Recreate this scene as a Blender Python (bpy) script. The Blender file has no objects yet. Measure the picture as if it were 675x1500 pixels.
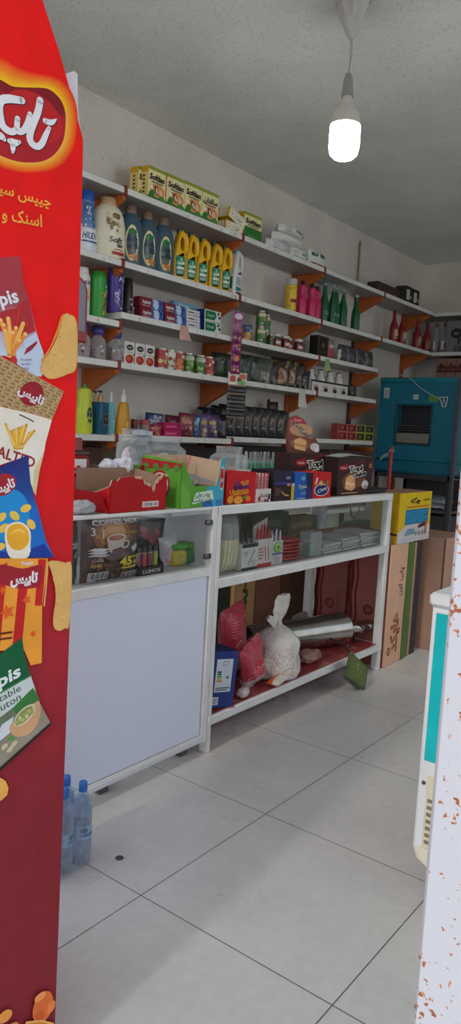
import bpy, math, random, unicodedata
from mathutils import Vector, Matrix, noise as mnoise
from mathutils.geometry import tessellate_polygon
random.seed(7)
scn = bpy.context.scene
COL = scn.collection
PI = math.pi
# ---------------------------------------------------------------- camera
H = 1.275
CR = Vector((0.79264063, 0.60731253, 0.05378021))
CU = Vector((-0.1071268, 0.0518929, 0.99289021))
CF = Vector((-0.60020386, 0.79276643, -0.10619187))
FPX = 1096.948
CAM = Vector((0, 0, H))
cd = bpy.data.cameras.new('camera'); cam = bpy.data.objects.new('camera', cd); COL.objects.link(cam)
cd.sensor_fit = 'VERTICAL'; cd.sensor_height = 36; cd.lens = FPX / 1500 * 36; cd.clip_start = .02
m = Matrix.Identity(4)
for i in range(3):
    m[i][0] = CR[i]; m[i][1] = CU[i]; m[i][2] = -CF[i]; m[i][3] = CAM[i]
cam.matrix_world = m
scn.camera = cam


def ray(px, py): return CF + CR * ((px - 337.5) / FPX) - CU * ((py - 750) / FPX)
def onx(px, py, X): d = ray(px, py); return CAM + d * (X / d.x)
def ony(px, py, Y): d = ray(px, py); return CAM + d * (Y / d.y)
def onz(px, py, z): d = ray(px, py); return CAM + d * ((z - H) / d.z)
def yat(px, X, z):
    k = CR - CF * ((px - 337.5) / FPX)
    return -(k.x * X + k.z * (z - H)) / k.y
def xat(px, Y, z):
    k = CR - CF * ((px - 337.5) / FPX)
    return -(k.y * Y + k.z * (z - H)) / k.x
def dep(X, Y, z): return CF.dot(Vector((X, Y, z)) - CAM)
def bx(xl, xr, yt, X, z):
    'box standing at height z with its front in the plane X: centre y, width, height'
    a, b = yat(xl, X, z), yat(xr, X, z)
    return (a + b) / 2, b - a, onx((xl + xr) / 2, yt, X).z - z
def bt(xl, xr, yt, X, z):
    'round thing: centre y, diameter, height'
    c = (xl + xr) / 2; y = yat(c, X, z)
    return y, (xr - xl) * dep(X, y, z) / FPX, onx(c, yt, X).z - z


# ---------------------------------------------------------------- colour, materials
def lin(c):
    o = []
    for v in c[:3]:
        v /= 255.0
        o.append(v / 12.92 if v <= .04045 else ((v + .055) / 1.055) ** 2.4)
    return tuple(o)
MATS = {}
def N(nt, t, **k):
    n = nt.nodes.new(t)
    for a, b in k.items(): setattr(n, a, b)
    return n
def newmat(name):
    m = bpy.data.materials.new(name); m.use_nodes = True
    nt = m.node_tree; nt.nodes.clear()
    out = N(nt, 'ShaderNodeOutputMaterial')
    MATS[name] = m
    return m, nt, out
def noisy(nt, scale, lo, hi, detail=3, coord='Object'):
    tc = N(nt, 'ShaderNodeTexCoord'); nz = N(nt, 'ShaderNodeTexNoise')
    nz.inputs['Scale'].default_value = scale; nz.inputs['Detail'].default_value = detail
    nt.links.new(tc.outputs[coord], nz.inputs['Vector'])
    r = N(nt, 'ShaderNodeMapRange'); r.inputs['To Min'].default_value = lo; r.inputs['To Max'].default_value = hi
    r.inputs['From Min'].default_value = .3; r.inputs['From Max'].default_value = .7
    nt.links.new(nz.outputs['Fac'], r.inputs['Value'])
    return r.outputs['Result'], nz
def printed(name, rough=.5, metal=0.0, spec=.5, lo=.9, hi=1.04, scale=18, bump=0, bscale=60, coat=0):
    m, nt, out = newmat(name)
    b = N(nt, 'ShaderNodeBsdfPrincipled')
    b.inputs['Roughness'].default_value = rough; b.inputs['Metallic'].default_value = metal
    b.inputs['Specular IOR Level'].default_value = spec; b.inputs['Coat Weight'].default_value = coat
    at = N(nt, 'ShaderNodeAttribute', attribute_name='Col')
    f, nz = noisy(nt, scale, lo, hi)
    mx = N(nt, 'ShaderNodeVectorMath', operation='SCALE')
    nt.links.new(at.outputs['Color'], mx.inputs[0]); nt.links.new(f, mx.inputs['Scale'])
    nt.links.new(mx.outputs[0], b.inputs['Base Color'])
    if bump:
        tc = N(nt, 'ShaderNodeTexCoord'); n2 = N(nt, 'ShaderNodeTexNoise'); n2.inputs['Scale'].default_value = bscale
        n2.inputs['Detail'].default_value = 4
        nt.links.new(tc.outputs['Object'], n2.inputs['Vector'])
        bp = N(nt, 'ShaderNodeBump'); bp.inputs['Strength'].default_value = bump; bp.inputs['Distance'].default_value = .01
        nt.links.new(n2.outputs['Fac'], bp.inputs['Height']); nt.links.new(bp.outputs['Normal'], b.inputs['Normal'])
    nt.links.new(b.outputs[0], out.inputs[0])
    return m
printed('card', .6, spec=.25)
printed('gloss_card', .3)
printed('plastic', .32, lo=.95)
printed('film', .28, bump=.35, bscale=28, spec=.6)
printed('foil', .3, metal=.35, bump=.4, bscale=30)
printed('metal', .28, metal=.9, lo=.8, scale=30)
printed('brushed_steel', .22, metal=1, lo=.75, hi=1.05, scale=9)
printed('paint', .38, lo=.9, scale=9)
printed('cloth', .9, bump=.5, bscale=90)
printed('paper', .8, bump=.1)
printed('bag', .35, bump=.8, bscale=45, lo=.85)
printed('panel', .3, lo=.985, hi=1.005, scale=4)
printed('carton', .75, lo=.9, hi=1.03, scale=7)
printed('wood', .6, lo=.8, scale=15)


def clear(name, gloss=.12, rough=.06, bump=0, edge=.55, pure=False, base=.5):
    'thin clear plastic or glass: mostly see-through, glossy at grazing angles'
    m, nt, out = newmat(name)
    at = N(nt, 'ShaderNodeAttribute', attribute_name='Col')
    tr = N(nt, 'ShaderNodeBsdfTransparent'); nt.links.new(at.outputs['Color'], tr.inputs['Color'])
    gl = N(nt, 'ShaderNodeBsdfGlossy' if pure else 'ShaderNodeBsdfPrincipled'); gl.inputs['Roughness'].default_value = rough
    if pure: gl.inputs['Color'].default_value = (1, 1, 1, 1)
    else: gl.inputs['Base Color'].default_value = (base, base * 1.03, base * 1.06, 1); gl.inputs['Specular IOR Level'].default_value = .8
    lw = N(nt, 'ShaderNodeLayerWeight'); lw.inputs['Blend'].default_value = .35
    r = N(nt, 'ShaderNodeMapRange'); r.inputs['To Min'].default_value = gloss; r.inputs['To Max'].default_value = edge
    nt.links.new(lw.outputs['Facing'], r.inputs['Value'])
    if bump:
        tc = N(nt, 'ShaderNodeTexCoord'); n2 = N(nt, 'ShaderNodeTexNoise'); n2.inputs['Scale'].default_value = 35
        nt.links.new(tc.outputs['Object'], n2.inputs['Vector'])
        bp = N(nt, 'ShaderNodeBump'); bp.inputs['Strength'].default_value = bump; bp.inputs['Distance'].default_value = .02
        nt.links.new(n2.outputs['Fac'], bp.inputs['Height']); nt.links.new(bp.outputs['Normal'], gl.inputs['Normal'])
        nt.links.new(bp.outputs['Normal'], lw.inputs['Normal'])
    mx = N(nt, 'ShaderNodeMixShader')
    nt.links.new(r.outputs[0], mx.inputs[0]); nt.links.new(tr.outputs[0], mx.inputs[1]); nt.links.new(gl.outputs[0], mx.inputs[2])
    nt.links.new(mx.outputs[0], out.inputs[0])
clear('clear_plastic', .17, .1, .6, .6, base=.8)
clear('clear_film', .12, .12, 1.0, .45, base=.75)
clear('water_plastic', .12, .08, .5, .55, base=.7)
clear('display_glass', .02, .0, 0, .16, True)

# ---------------------------------------------------------------- mesh builder
FONT = {}
def fa(s):
    'Persian text as joined letter forms in drawing order'
    if not hasattr(fa, 't'):
        fa.t = {}
        for c in range(0xFB50, 0xFEFF):
            d = unicodedata.decomposition(chr(c)).split()
            if len(d) == 2 and d[0] in ('<isolated>', '<initial>', '<medial>', '<final>'):
                fa.t.setdefault(chr(int(d[1], 16)), {}).setdefault(d[0][1:-1], chr(c))
    out = ''
    for i, c in enumerate(s):
        if c not in fa.t: out += c; continue
        jp = i > 0 and s[i - 1] in fa.t and 'initial' in fa.t[s[i - 1]]
        jn = i + 1 < len(s) and s[i + 1] in fa.t and 'initial' in fa.t[c]
        k = 'medial' if jp and jn else 'final' if jp else 'initial' if jn else 'isolated'
        out += fa.t[c].get(k, c)
    return out[::-1]
def glyphs(s, bold):
    k = (s, bold)
    if k in FONT: return FONT[k]
    cv = bpy.data.curves.new('lettering', 'FONT'); cv.body = s; cv.offset = bold; cv.resolution_u = 2
    o = bpy.data.objects.new('lettering', cv); COL.objects.link(o)
    me = o.evaluated_get(bpy.context.evaluated_depsgraph_get()).to_mesh()
    v = [(p.co.x, p.co.y) for p in me.vertices]; f = [tuple(p.vertices) for p in me.polygons]
    bpy.data.objects.remove(o); bpy.data.curves.remove(cv)
    xs = [p[0] for p in v] or [0]
    x0, x1 = min(xs), max(xs)
    v = [((x - (x0 + x1) / 2) / .71, y / .71 - .5) for x, y in v]
    FONT[k] = (v, f, (x1 - x0) / .71)
    return FONT[k]
SLAB = {}
def slab(key, outlines, depth, bevel, res=2, order=None):
    'rounded plate from 2-D outlines (first outer, rest holes), centred on z=0'
    if key in SLAB: return SLAB[key]
    cv = bpy.data.curves.new('outline', 'CURVE'); cv.dimensions = '2D'; cv.fill_mode = 'BOTH'
    cv.extrude = max(depth / 2 - bevel, 0); cv.bevel_depth = bevel; cv.bevel_resolution = res; cv.resolution_u = 4; cv.offset = -bevel
    for pts, smooth in outlines:
        sp = cv.splines.new('BEZIER' if smooth else 'POLY')
        if smooth:
            sp.bezier_points.add(len(pts) - 1)
            for b, p in zip(sp.bezier_points, pts):
                b.co = (p[0], p[1], 0); b.handle_left_type = b.handle_right_type = 'AUTO'
        else:
            sp.points.add(len(pts) - 1)
            for b, p in zip(sp.points, pts): b.co = (p[0], p[1], 0, 1)
        sp.use_cyclic_u = True
    o = bpy.data.objects.new('outline', cv); COL.objects.link(o)
    me = o.evaluated_get(bpy.context.evaluated_depsgraph_get()).to_mesh()
    r = ([tuple(p.co) for p in me.vertices], [tuple(p.vertices) for p in me.polygons])
    bpy.data.objects.remove(o); bpy.data.curves.remove(cv)
    SLAB[key] = r
    return r


class B:
    def __init__(s): s.v = []; s.f = []; s.c = []; s.sm = []; s.layer = 0
    def add(s, v, f, col, smooth=False, M=None):
        o = len(s.v)
        s.v += [tuple(M @ Vector(p)) for p in v] if M else [tuple(p) for p in v]
        for i, q in enumerate(f):
            s.f.append(tuple(a + o for a in q)); s.c.append(col[i] if isinstance(col, list) else col); s.sm.append(smooth)
        return s
    def box(s, x0, y0, z0, x1, y1, z1, col, ch=0, M=None):
        'col: one colour or dict of px nx py ny pz nz'
        g = (lambda k: col.get(k, col.get('*'))) if isinstance(col, dict) else (lambda k: col)
        ch = min(ch, (x1 - x0) * .45, (y1 - y0) * .45, (z1 - z0) * .45)
        if ch <= 0:
            v = [(x, y, z) for z in (z0, z1) for y in (y0, y1) for x in (x0, x1)]
            f = [(1, 3, 7, 5), (0, 4, 6, 2), (2, 6, 7, 3), (0, 1, 5, 4), (4, 5, 7, 6), (0, 2, 3, 1)]
            return s.add(v, f, [g(k) for k in ('px', 'nx', 'py', 'ny', 'pz', 'nz')], M=M)
        v = []; idx = {}
        lo = (x0, y0, z0); hi = (x1, y1, z1)
        for sx in (0, 1):
            for sy in (0, 1):
                for sz in (0, 1):
                    sg = (sx, sy, sz)
                    for ax in range(3):
                        p = [(hi if sg[a] else lo)[a] if a == ax else ((hi[a] - ch) if sg[a] else (lo[a] + ch)) for a in range(3)]
                        idx[(sg, ax)] = len(v); v.append(tuple(p))
        f = []; c = []
        nm = ('nx', 'px', 'ny', 'py', 'nz', 'pz')
        def key(ax, a, b, va, vb, vx):
            k = [0, 0, 0]; k[ax] = vx; k[a] = va; k[b] = vb; return tuple(k)
        for ax in range(3):
            a, b = (ax + 1) % 3, (ax + 2) % 3
            for vx in (0, 1):
                q = [idx[(key(ax, a, b, *t, vx), ax)] for t in ((0, 0), (1, 0), (1, 1), (0, 1))]
                f.append(q if vx else q[::-1]); c.append(g(nm[ax * 2 + vx]))
            for va in (0, 1):
                for vb in (0, 1):
                    k0, k1 = key(ax, a, b, va, vb, 0), key(ax, a, b, va, vb, 1)
                    q = [idx[(k0, a)], idx[(k1, a)], idx[(k1, b)], idx[(k0, b)]]
                    f.append(q if (va == vb) is False else q[::-1]); c.append(g(nm[a * 2 + va]))
        for sx in (0, 1):
            for sy in (0, 1):
                for sz in (0, 1):
                    k = (sx, sy, sz); q = [idx[(k, 0)], idx[(k, 1)], idx[(k, 2)]]
                    f.append(q if (sx + sy + sz) % 2 else q[::-1]); c.append(g(nm[4 + sz]))
        return s.add(v, f, c, M=M)
    def lathe(s, prof, col, seg=20, sx=1, sy=1, M=None, wob=0, smooth=True):
        'prof [(r,z)..]; col one colour or a function of (z, angle)'
        v = []; f = []; c = []
        n = len(prof)
        for r, z in prof:
            for k in range(seg):
                a = 2 * PI * k / seg; w = 1
                if wob: w = 1 + wob * mnoise.noise((math.cos(a) * 2.2, math.sin(a) * 2.2, z * 14))
                v.append((r * w * math.cos(a) * sx, r * w * math.sin(a) * sy, z))
        for i in range(n - 1):
            for k in range(seg):
                k2 = (k + 1) % seg
                f.append((i * seg + k, i * seg + k2, (i + 1) * seg + k2, (i + 1) * seg + k))
                c.append(col((prof[i][1] + prof[i + 1][1]) / 2, (k + .5) / seg * 2 * PI) if callable(col) else col)
        for i, e in ((0, -1), (n - 1, 1)):
            if prof[i][0] > 1e-5:
                q = tuple(range(i * seg, i * seg + seg)); f.append(q if e > 0 else q[::-1])
                c.append(col(prof[i][1], 0) if callable(col) else col)
        return s.add(v, f, c, smooth, M)
    def tube(s, pts, r, col, seg=8, M=None):
        P = [Vector(p) for p in pts]; v = []; f = []
        up = Vector((0, 0, 1)); n = len(P)
        rr = r if isinstance(r, (list, tuple)) else [r] * n
        for i, p in enumerate(P):
            t = (P[min(i + 1, n - 1)] - P[max(i - 1, 0)]).normalized()
            a = t.cross(up)
            if a.length < .05: a = t.cross(Vector((0, 1, 0)))
            a.normalize(); b = t.cross(a)
            for k in range(seg):
                w = 2 * PI * k / seg
                v.append(tuple(p + (a * math.cos(w) + b * math.sin(w)) * rr[i]))
        for i in range(n - 1):
            for k in range(seg):
                k2 = (k + 1) % seg
                f.append((i * seg + k, i * seg + k2, (i + 1) * seg + k2, (i + 1) * seg + k))
        f.append(tuple(range(seg))[::-1]); f.append(tuple(range((n - 1) * seg, n * seg)))
        return s.add(v, f, col, True, M)
    def plate(s, key, outlines, depth, bevel, col, M, res=2):
        v, f = slab(key, outlines, depth, bevel, res)
        return s.add(v, f, [col(sum(v[i][0] for i in q) / len(q), sum(v[i][1] for i in q) / len(q)) for q in f] if callable(col) else col, True, M)
    def grid(s, fn, nu, nv, col, wrap=False, smooth=True, flip=False, M=None):
        'fn(u,v) with u,v in 0..1'
        v = [fn(i / nu, j / nv) for j in range(nv + 1) for i in range(nu + 1)]
        f = []; c = []
        for j in range(nv):
            for i in range(nu):
                a = j * (nu + 1) + i; q = (a, a + 1, a + nu + 2, a + nu + 1)
                f.append(q[::-1] if flip else q); c.append(col((i + .5) / nu, (j + .5) / nv) if callable(col) else col)
        return s.add(v, f, c, smooth, M)
    def build(s, name, mat, parent=None):
        me = bpy.data.meshes.new(name); me.from_pydata(s.v, [], s.f); me.update()
        at = me.color_attributes.new('Col', 'FLOAT_COLOR', 'CORNER')
        buf = []
        for q, c in zip(s.f, s.c):
            if isinstance(c[0], (tuple, list)):
                for w in c: buf += list(lin(w)) + [1]
            else: buf += (list(lin(c)) + [1]) * len(q)
        at.data.foreach_set('color', buf)
        me.polygons.foreach_set('use_smooth', s.sm)
        me.set_sharp_from_angle(angle=math.radians(38))
        me.materials.append(MATS[mat])
        o = bpy.data.objects.new(name, me); COL.objects.link(o)
        if parent: o.parent = parent
        return o


def curvy(pts, k=4, closed=True):
    'the same outline with rounded corners'
    n = len(pts); out = []
    for i in range(n if closed else n - 1):
        p = [pts[(i + j) % n] if closed else pts[min(max(i + j, 0), n - 1)] for j in (-1, 0, 1, 2)]
        for q in range(k):
            t = q / k; c = (-.5 * t + t * t - .5 * t ** 3, 1 - 2.5 * t * t + 1.5 * t ** 3, .5 * t + 2 * t * t - 1.5 * t ** 3, -.5 * t * t + .5 * t ** 3)
            out.append(tuple(sum(w * v[a] for w, v in zip(c, p)) for a in range(len(pts[0]))))
    if not closed: out.append(tuple(pts[-1]))
    return out


class D:
    'prints flat artwork onto a surface: mp(u, v, lift) -> point'
    def __init__(s, b, mp, step=0): s.b = b; s.mp = mp; s.l = 1; s.step = step
    def tri(s, pts, faces, col):
        s.b.add([s.mp(u, v, s.l) for u, v in pts], faces, col); s.l += 1; return s
    def rect(s, u0, v0, u1, v1, col, col2=None):
        n = max(1, int(math.ceil((u1 - u0) / s.step))) if s.step else 1
        m = max(1, int(math.ceil((v1 - v0) / s.step / 1.5))) if s.step else 1
        pts = [(u0 + (u1 - u0) * i / n, v0 + (v1 - v0) * j / m) for j in range(m + 1) for i in range(n + 1)]
        f = []; c = []
        for j in range(m):
            for i in range(n):
                a = j * (n + 1) + i; f.append((a, a + 1, a + n + 2, a + n + 1))
                if col2:
                    mixc = lambda t: tuple(p + (q - p) * t for p, q in zip(col, col2))
                    c.append((mixc(j / m), mixc(j / m), mixc((j + 1) / m), mixc((j + 1) / m)))
                else: c.append(col)
        return s.tri(pts, f, c)
    def ell(s, cu, cv, ru, rv, col, n=20, rings=2, rot=0):
        pts = [(cu, cv)]; f = []
        ca, sa = math.cos(rot), math.sin(rot)
        for r in range(1, rings + 1):
            for k in range(n):
                a = 2 * PI * k / n; x = ru * r / rings * math.cos(a); y = rv * r / rings * math.sin(a)
                pts.append((cu + x * ca - y * sa, cv + x * sa + y * ca))
        for k in range(n):
            k2 = (k + 1) % n; f.append((0, 1 + k, 1 + k2))
            for r in range(1, rings):
                a = 1 + (r - 1) * n; b2 = 1 + r * n; f.append((a + k, b2 + k, b2 + k2, a + k2))
        return s.tri(pts, f, col)
    def poly(s, pts, col, vcol=None):
        t = [tuple(x) for x in tessellate_polygon([[Vector((p[0], p[1], 0)) for p in pts]])]
        area = sum(pts[i][0] * pts[(i + 1) % len(pts)][1] - pts[(i + 1) % len(pts)][0] * pts[i][1] for i in range(len(pts)))
        g = []
        for x in t:
            a, b, c = (pts[i] for i in x)
            cr = (b[0] - a[0]) * (c[1] - a[1]) - (b[1] - a[1]) * (c[0] - a[0])
            g.append(x if cr > 0 else x[::-1])
        return s.tri(pts, g, [tuple(vcol(*pts[i]) for i in x) for x in g] if vcol else col)
    def stroke(s, pts, w, col):
        'a brush stroke with round ends'
        ws = w if isinstance(w, (list, tuple)) else [w] * len(pts)
        if len(pts) > 2:
            q = curvy([(p[0], p[1], z) for p, z in zip(pts, ws)], 3, False); pts = [p[:2] for p in q]; ws = [p[2] for p in q]
        n = len(pts)
        out = []; f = []
        for i in range(n):
            p = Vector(pts[i]); t = (Vector(pts[min(i + 1, n - 1)]) - Vector(pts[max(i - 1, 0)]))
            t = t.normalized() if t.length else Vector((1, 0)); q = Vector((-t.y, t.x)) * ws[i] / 2
            out += [tuple(p - q), tuple(p + q)]
        f = [(2 * i + 1, 2 * i, 2 * i + 2, 2 * i + 3) for i in range(n - 1)]
        s.tri(out, f, col); s.l -= 1
        for i in (0, n - 1): s.ell(pts[i][0], pts[i][1], ws[i] / 2, ws[i] / 2, col, 10, 1); s.l -= 1
        s.l += 1
        return s
    def txt(s, t, cu, cv, h, col, w=None, rot=0, bold=.02, slant=0):
        v, f, wd = glyphs(t, bold)
        k = (w / wd) if w else h
        ca, sa = math.cos(rot), math.sin(rot)
        pts = []
        for x, y in v:
            x2 = x * k + slant * y * h; y2 = y * h
            pts.append((cu + x2 * ca - y2 * sa, cv + x2 * sa + y2 * ca))
        return s.tri(pts, f, col)
    def lines(s, u0, v0, u1, v1, n, col, fill=.5):
        'rows of small print'
        dv = (v1 - v0) / n
        for i in range(n):
            s.rect(u0, v0 + i * dv, u0 + (u1 - u0) * (1 if i % 3 else .8), v0 + (i + fill) * dv, col); s.l -= 1
        s.l += 1
        return s
    def speckle(s, u0, v0, u1, v1, n, size, cols, seed=1):
        rg = random.Random(seed)
        for i in range(n):
            z = size * rg.uniform(.5, 1.2)
            s.ell(rg.uniform(u0, u1), rg.uniform(v0, v1), z, z * rg.uniform(.5, 1), cols[i % len(cols)], 7, 1, rg.uniform(0, 3)); s.l -= .8
        s.l += 1
        return s
LIFT = .00028
def flat(o, U, V):
    o = Vector(o); U = Vector(U); V = Vector(V); n = U.cross(V).normalized()
    return lambda u, v, l: tuple(o + U * u + V * v + n * (LIFT * l))
def front(b, x, w=0, z=0): return D(b, flat((x, 0, z), (0, 1, 0), (0, 0, 1)))
def leftside(b, y, z=0): return D(b, flat((0, y, z), (1, 0, 0), (0, 0, 1)))
def wrapmap(prof, sx=1, sy=1, a0=0):
    R = max(r for r, z in prof)
    def rad(z):
        for (r0, z0), (r1, z1) in zip(prof, prof[1:]):
            if z0 <= z <= z1 and z1 > z0: return r0 + (r1 - r0) * (z - z0) / (z1 - z0)
        return prof[-1][0]
    def mp(u, v, l):
        a = a0 + u / R; r = rad(v) + LIFT * (l + 1)
        return (r * sx * math.cos(a) + (0 if sx == 1 else LIFT * l * .5 * math.cos(a)), r * sy * math.sin(a), v)
    return mp
def wrap(b, prof, sx=1, sy=1, a0=0): return D(b, wrapmap(prof, sx, sy, a0), max(r for r, z in prof) * .28)


class T:
    'one thing: an Empty with named parts, or a single mesh when it has one part'
    def __init__(s, name, label, cat, loc=(0, 0, 0), rz=0, group=None, rot=None, kind=None):
        s.name = name; s.label = label; s.cat = cat; s.loc = loc; s.rot = rot or (0, 0, rz); s.group = group; s.parts = []; s.kind = kind
    def p(s, name, mat='card', up=None, label=None):
        b = B(); b.rec = [name, b, mat, up, label, None]; s.parts.append(b.rec); return b
    def end(s):
        one = len(s.parts) == 1
        if one: r = s.parts[0][1].build(s.name, s.parts[0][2])
        else:
            r = bpy.data.objects.new(s.name, None); COL.objects.link(r); r.empty_display_size = .05
            for q in s.parts:
                q[5] = q[1].build(q[0], q[2], q[3].rec[5] if q[3] else r)
                if q[4]: q[5]['label'] = q[4]
        r.location = s.loc; r.rotation_euler = s.rot
        if s.label: r['label'] = s.label
        if s.cat: r['category'] = s.cat
        if s.group: r['group'] = s.group
        if s.kind: r['kind'] = s.kind
        return r
KIDS = {}
def dup(o, loc, rz=None, label=None, scale=None, rot=None):
    def cp(x, par):
        c = x.copy(); COL.objects.link(c)
        if par: c.parent = par
        for k in list(x.children): cp(k, c)
        return c
    r = cp(o, None); r.location = loc
    if rz is not None: r.rotation_euler = (0, 0, rz)
    if rot: r.rotation_euler = rot
    if label: r['label'] = label
    if scale: r.scale = scale
    return r
def setting(name, b, mat):
    o = b.build(name, mat); o['kind'] = 'structure'; return o
def lerp(a, b, t): return tuple(p + (q - p) * t for p, q in zip(a, b))
BULB, SKY, EXPO, SUN = 34.0, 1.68, -.19, 0.8
# ---------------------------------------------------------------- room shell
XW, YW, ZC = -3.12, 7.02, 2.98          # left wall, far wall, ceiling
XS = -2.85                              # front edge of the wall shelves
XC = -1.76                              # front of the counters
XR = .80
def plaster(name, col, speck=.75, rough=.85):
    m, nt, out = newmat(name)
    b = N(nt, 'ShaderNodeBsdfPrincipled'); b.inputs['Roughness'].default_value = rough; b.inputs['Specular IOR Level'].default_value = .25
    f1, _ = noisy(nt, 2.2, .88, 1.06, 4); f2, nz = noisy(nt, 70, speck, 1.0, 2)
    nz2 = nt.nodes[-1]
    for n in nt.nodes:
        if n.type == 'MAP_RANGE' and abs(n.inputs['To Min'].default_value - speck) < 1e-6:
            n.inputs['From Min'].default_value = .30; n.inputs['From Max'].default_value = .44
    mu = N(nt, 'ShaderNodeMath', operation='MULTIPLY'); nt.links.new(f1, mu.inputs[0]); nt.links.new(f2, mu.inputs[1])
    sc = N(nt, 'ShaderNodeVectorMath', operation='SCALE'); sc.inputs[0].default_value = lin(col)
    nt.links.new(mu.outputs[0], sc.inputs['Scale']); nt.links.new(sc.outputs[0], b.inputs['Base Color'])
    bp = N(nt, 'ShaderNodeBump'); bp.inputs['Strength'].default_value = .25; bp.inputs['Distance'].default_value = .01
    nt.links.new(nz.outputs['Fac'], bp.inputs['Height']); nt.links.new(bp.outputs['Normal'], b.inputs['Normal'])
    nt.links.new(b.outputs[0], out.inputs[0])
plaster('wall_plaster', (222, 215, 207), .86)
plaster('ceiling_plaster', (222, 222, 216), .82)

m, nt, out = newmat('floor_tile')
b = N(nt, 'ShaderNodeBsdfPrincipled'); b.inputs['Specular IOR Level'].default_value = .5
tc = N(nt, 'ShaderNodeTexCoord'); sx = N(nt, 'ShaderNodeSeparateXYZ'); nt.links.new(tc.outputs['Object'], sx.inputs[0])
msk = []
for ax, off in (('X', 1.3146), ('Y', -1.4245)):
    a = N(nt, 'ShaderNodeMath', operation='ADD'); a.inputs[1].default_value = off; nt.links.new(sx.outputs[ax], a.inputs[0])
    p = N(nt, 'ShaderNodeMath', operation='PINGPONG'); p.inputs[1].default_value = .3; nt.links.new(a.outputs[0], p.inputs[0])
    l = N(nt, 'ShaderNodeMath', operation='LESS_THAN'); l.inputs[1].default_value = .0017; nt.links.new(p.outputs[0], l.inputs[0]); msk.append(l)
mx = N(nt, 'ShaderNodeMath', operation='MAXIMUM'); nt.links.new(msk[0].outputs[0], mx.inputs[0]); nt.links.new(msk[1].outputs[0], mx.inputs[1])
f1, _ = noisy(nt, 3.5, .93, 1.03, 5); f2, _ = noisy(nt, 30, .94, 1.02, 3)
mu = N(nt, 'ShaderNodeMath', operation='MULTIPLY'); nt.links.new(f1, mu.inputs[0]); nt.links.new(f2, mu.inputs[1])
sc = N(nt, 'ShaderNodeVectorMath', operation='SCALE'); sc.inputs[0].default_value = lin((214, 210, 206)); nt.links.new(mu.outputs[0], sc.inputs['Scale'])
mc = N(nt, 'ShaderNodeMix', data_type='RGBA'); nt.links.new(mx.outputs[0], mc.inputs['Factor']); nt.links.new(sc.outputs[0], mc.inputs['A'])
mc.inputs['B'].default_value = (*lin((106, 102, 98)), 1)
nt.links.new(mc.outputs['Result'], b.inputs['Base Color'])
rr, _ = noisy(nt, 5, .24, .42, 5); nt.links.new(rr, b.inputs['Roughness'])
nt.links.new(b.outputs[0], out.inputs[0])

m, nt, out = newmat('rusty_white_steel')
b = N(nt, 'ShaderNodeBsdfPrincipled'); b.inputs['Roughness'].default_value = .5
tc = N(nt, 'ShaderNodeTexCoord'); n1 = N(nt, 'ShaderNodeTexNoise'); n1.inputs['Scale'].default_value = 105; n1.inputs['Detail'].default_value = 3
n1.inputs['Roughness'].default_value = .55
n2 = N(nt, 'ShaderNodeTexNoise'); n2.inputs['Scale'].default_value = 11; n2.inputs['Detail'].default_value = 3
for n in (n1, n2): nt.links.new(tc.outputs['Object'], n.inputs['Vector'])
ad = N(nt, 'ShaderNodeMath', operation='MULTIPLY_ADD'); ad.inputs[1].default_value = .45; nt.links.new(n2.outputs['Fac'], ad.inputs[0]); nt.links.new(n1.outputs['Fac'], ad.inputs[2])
cr = N(nt, 'ShaderNodeValToRGB'); nt.links.new(ad.outputs[0], cr.inputs[0])
e = cr.color_ramp.elements
e[0].position = .862; e[0].color = (*lin((206, 207, 214)), 1); e[1].position = .925; e[1].color = (*lin((156, 92, 60)), 1)
x = e.new(.877); x.color = (*lin((208, 150, 112)), 1)
nt.links.new(cr.outputs[0], b.inputs['Base Color']); nt.links.new(b.outputs[0], out.inputs[0])

b = B(); b.box(-3.3, .3, -.06, 3, YW + .1, 0, (200, 196, 190)); o = setting('floor', b, 'floor_tile'); o['label'] = 'large beige grey floor tiles with thin dark joints'
b = B(); b.box(-14, -14, -.16, 14, .3, -.1, (150, 148, 142)); o = setting('pavement_outside', b, 'carton'); o['label'] = 'grey pavement in front of the shop'
b = B(); b.box(-3.3, .6, ZC, XR + .1, YW + .1, ZC + .1, (200, 200, 200)); o = setting('ceiling', b, 'ceiling_plaster'); o['label'] = 'flat grey white plaster ceiling'
b = B(); b.box(XW - .12, .6, 0, XW, YW + .1, ZC, (200, 200, 200)); o = setting('wall_left', b, 'wall_plaster'); o['label'] = 'long plastered wall behind the wall shelves'
b = B(); b.box(XW, YW, 0, XR, YW + .12, ZC, (200, 200, 200)); o = setting('wall_back', b, 'wall_plaster'); o['label'] = 'plastered end wall behind the teal cooler'
WY0, WY1, WZ0, WZ1 = 1.6, 6.0, .45, 2.75
b = B(); b.box(XR, .96, 0, XR + .12, YW + .1, WZ0, (200, 200, 200)); b.box(XR, .96, WZ1, XR + .12, YW + .1, ZC, (200, 200, 200)); b.box(XR, .96, WZ0, XR + .12, WY0, WZ1, (200, 200, 200)); b.box(XR, WY1, WZ0, XR + .12, YW + .1, WZ1, (200, 200, 200))
o = setting('wall_right', b, 'wall_plaster'); o['label'] = 'plastered side wall around the wide added daylight window'
def window(name, lab, M, w, h, n):
    t = T(name, lab, None, kind='structure'); b = t.p('frame', 'paint')
    for i in range(n + 1):
        y = w * i / n; b.box(-.03, max(0, y - .025), 0, .03, min(w, y + .025), h, (206, 206, 204), .003)
    for z in (0, h - .05): b.box(-.03, 0, z, .03, w, z + .05, (206, 206, 204), .003)
    for i in range(n): g = t.p('pane', 'display_glass'); g.box(-.003, w * i / n + .026, .051, .003, w * (i + 1) / n - .026, h - .051, (245, 248, 248))
    for q in t.parts: q[1].v = [tuple(M @ Vector(v)) for v in q[1].v]
    return t.end()
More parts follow.
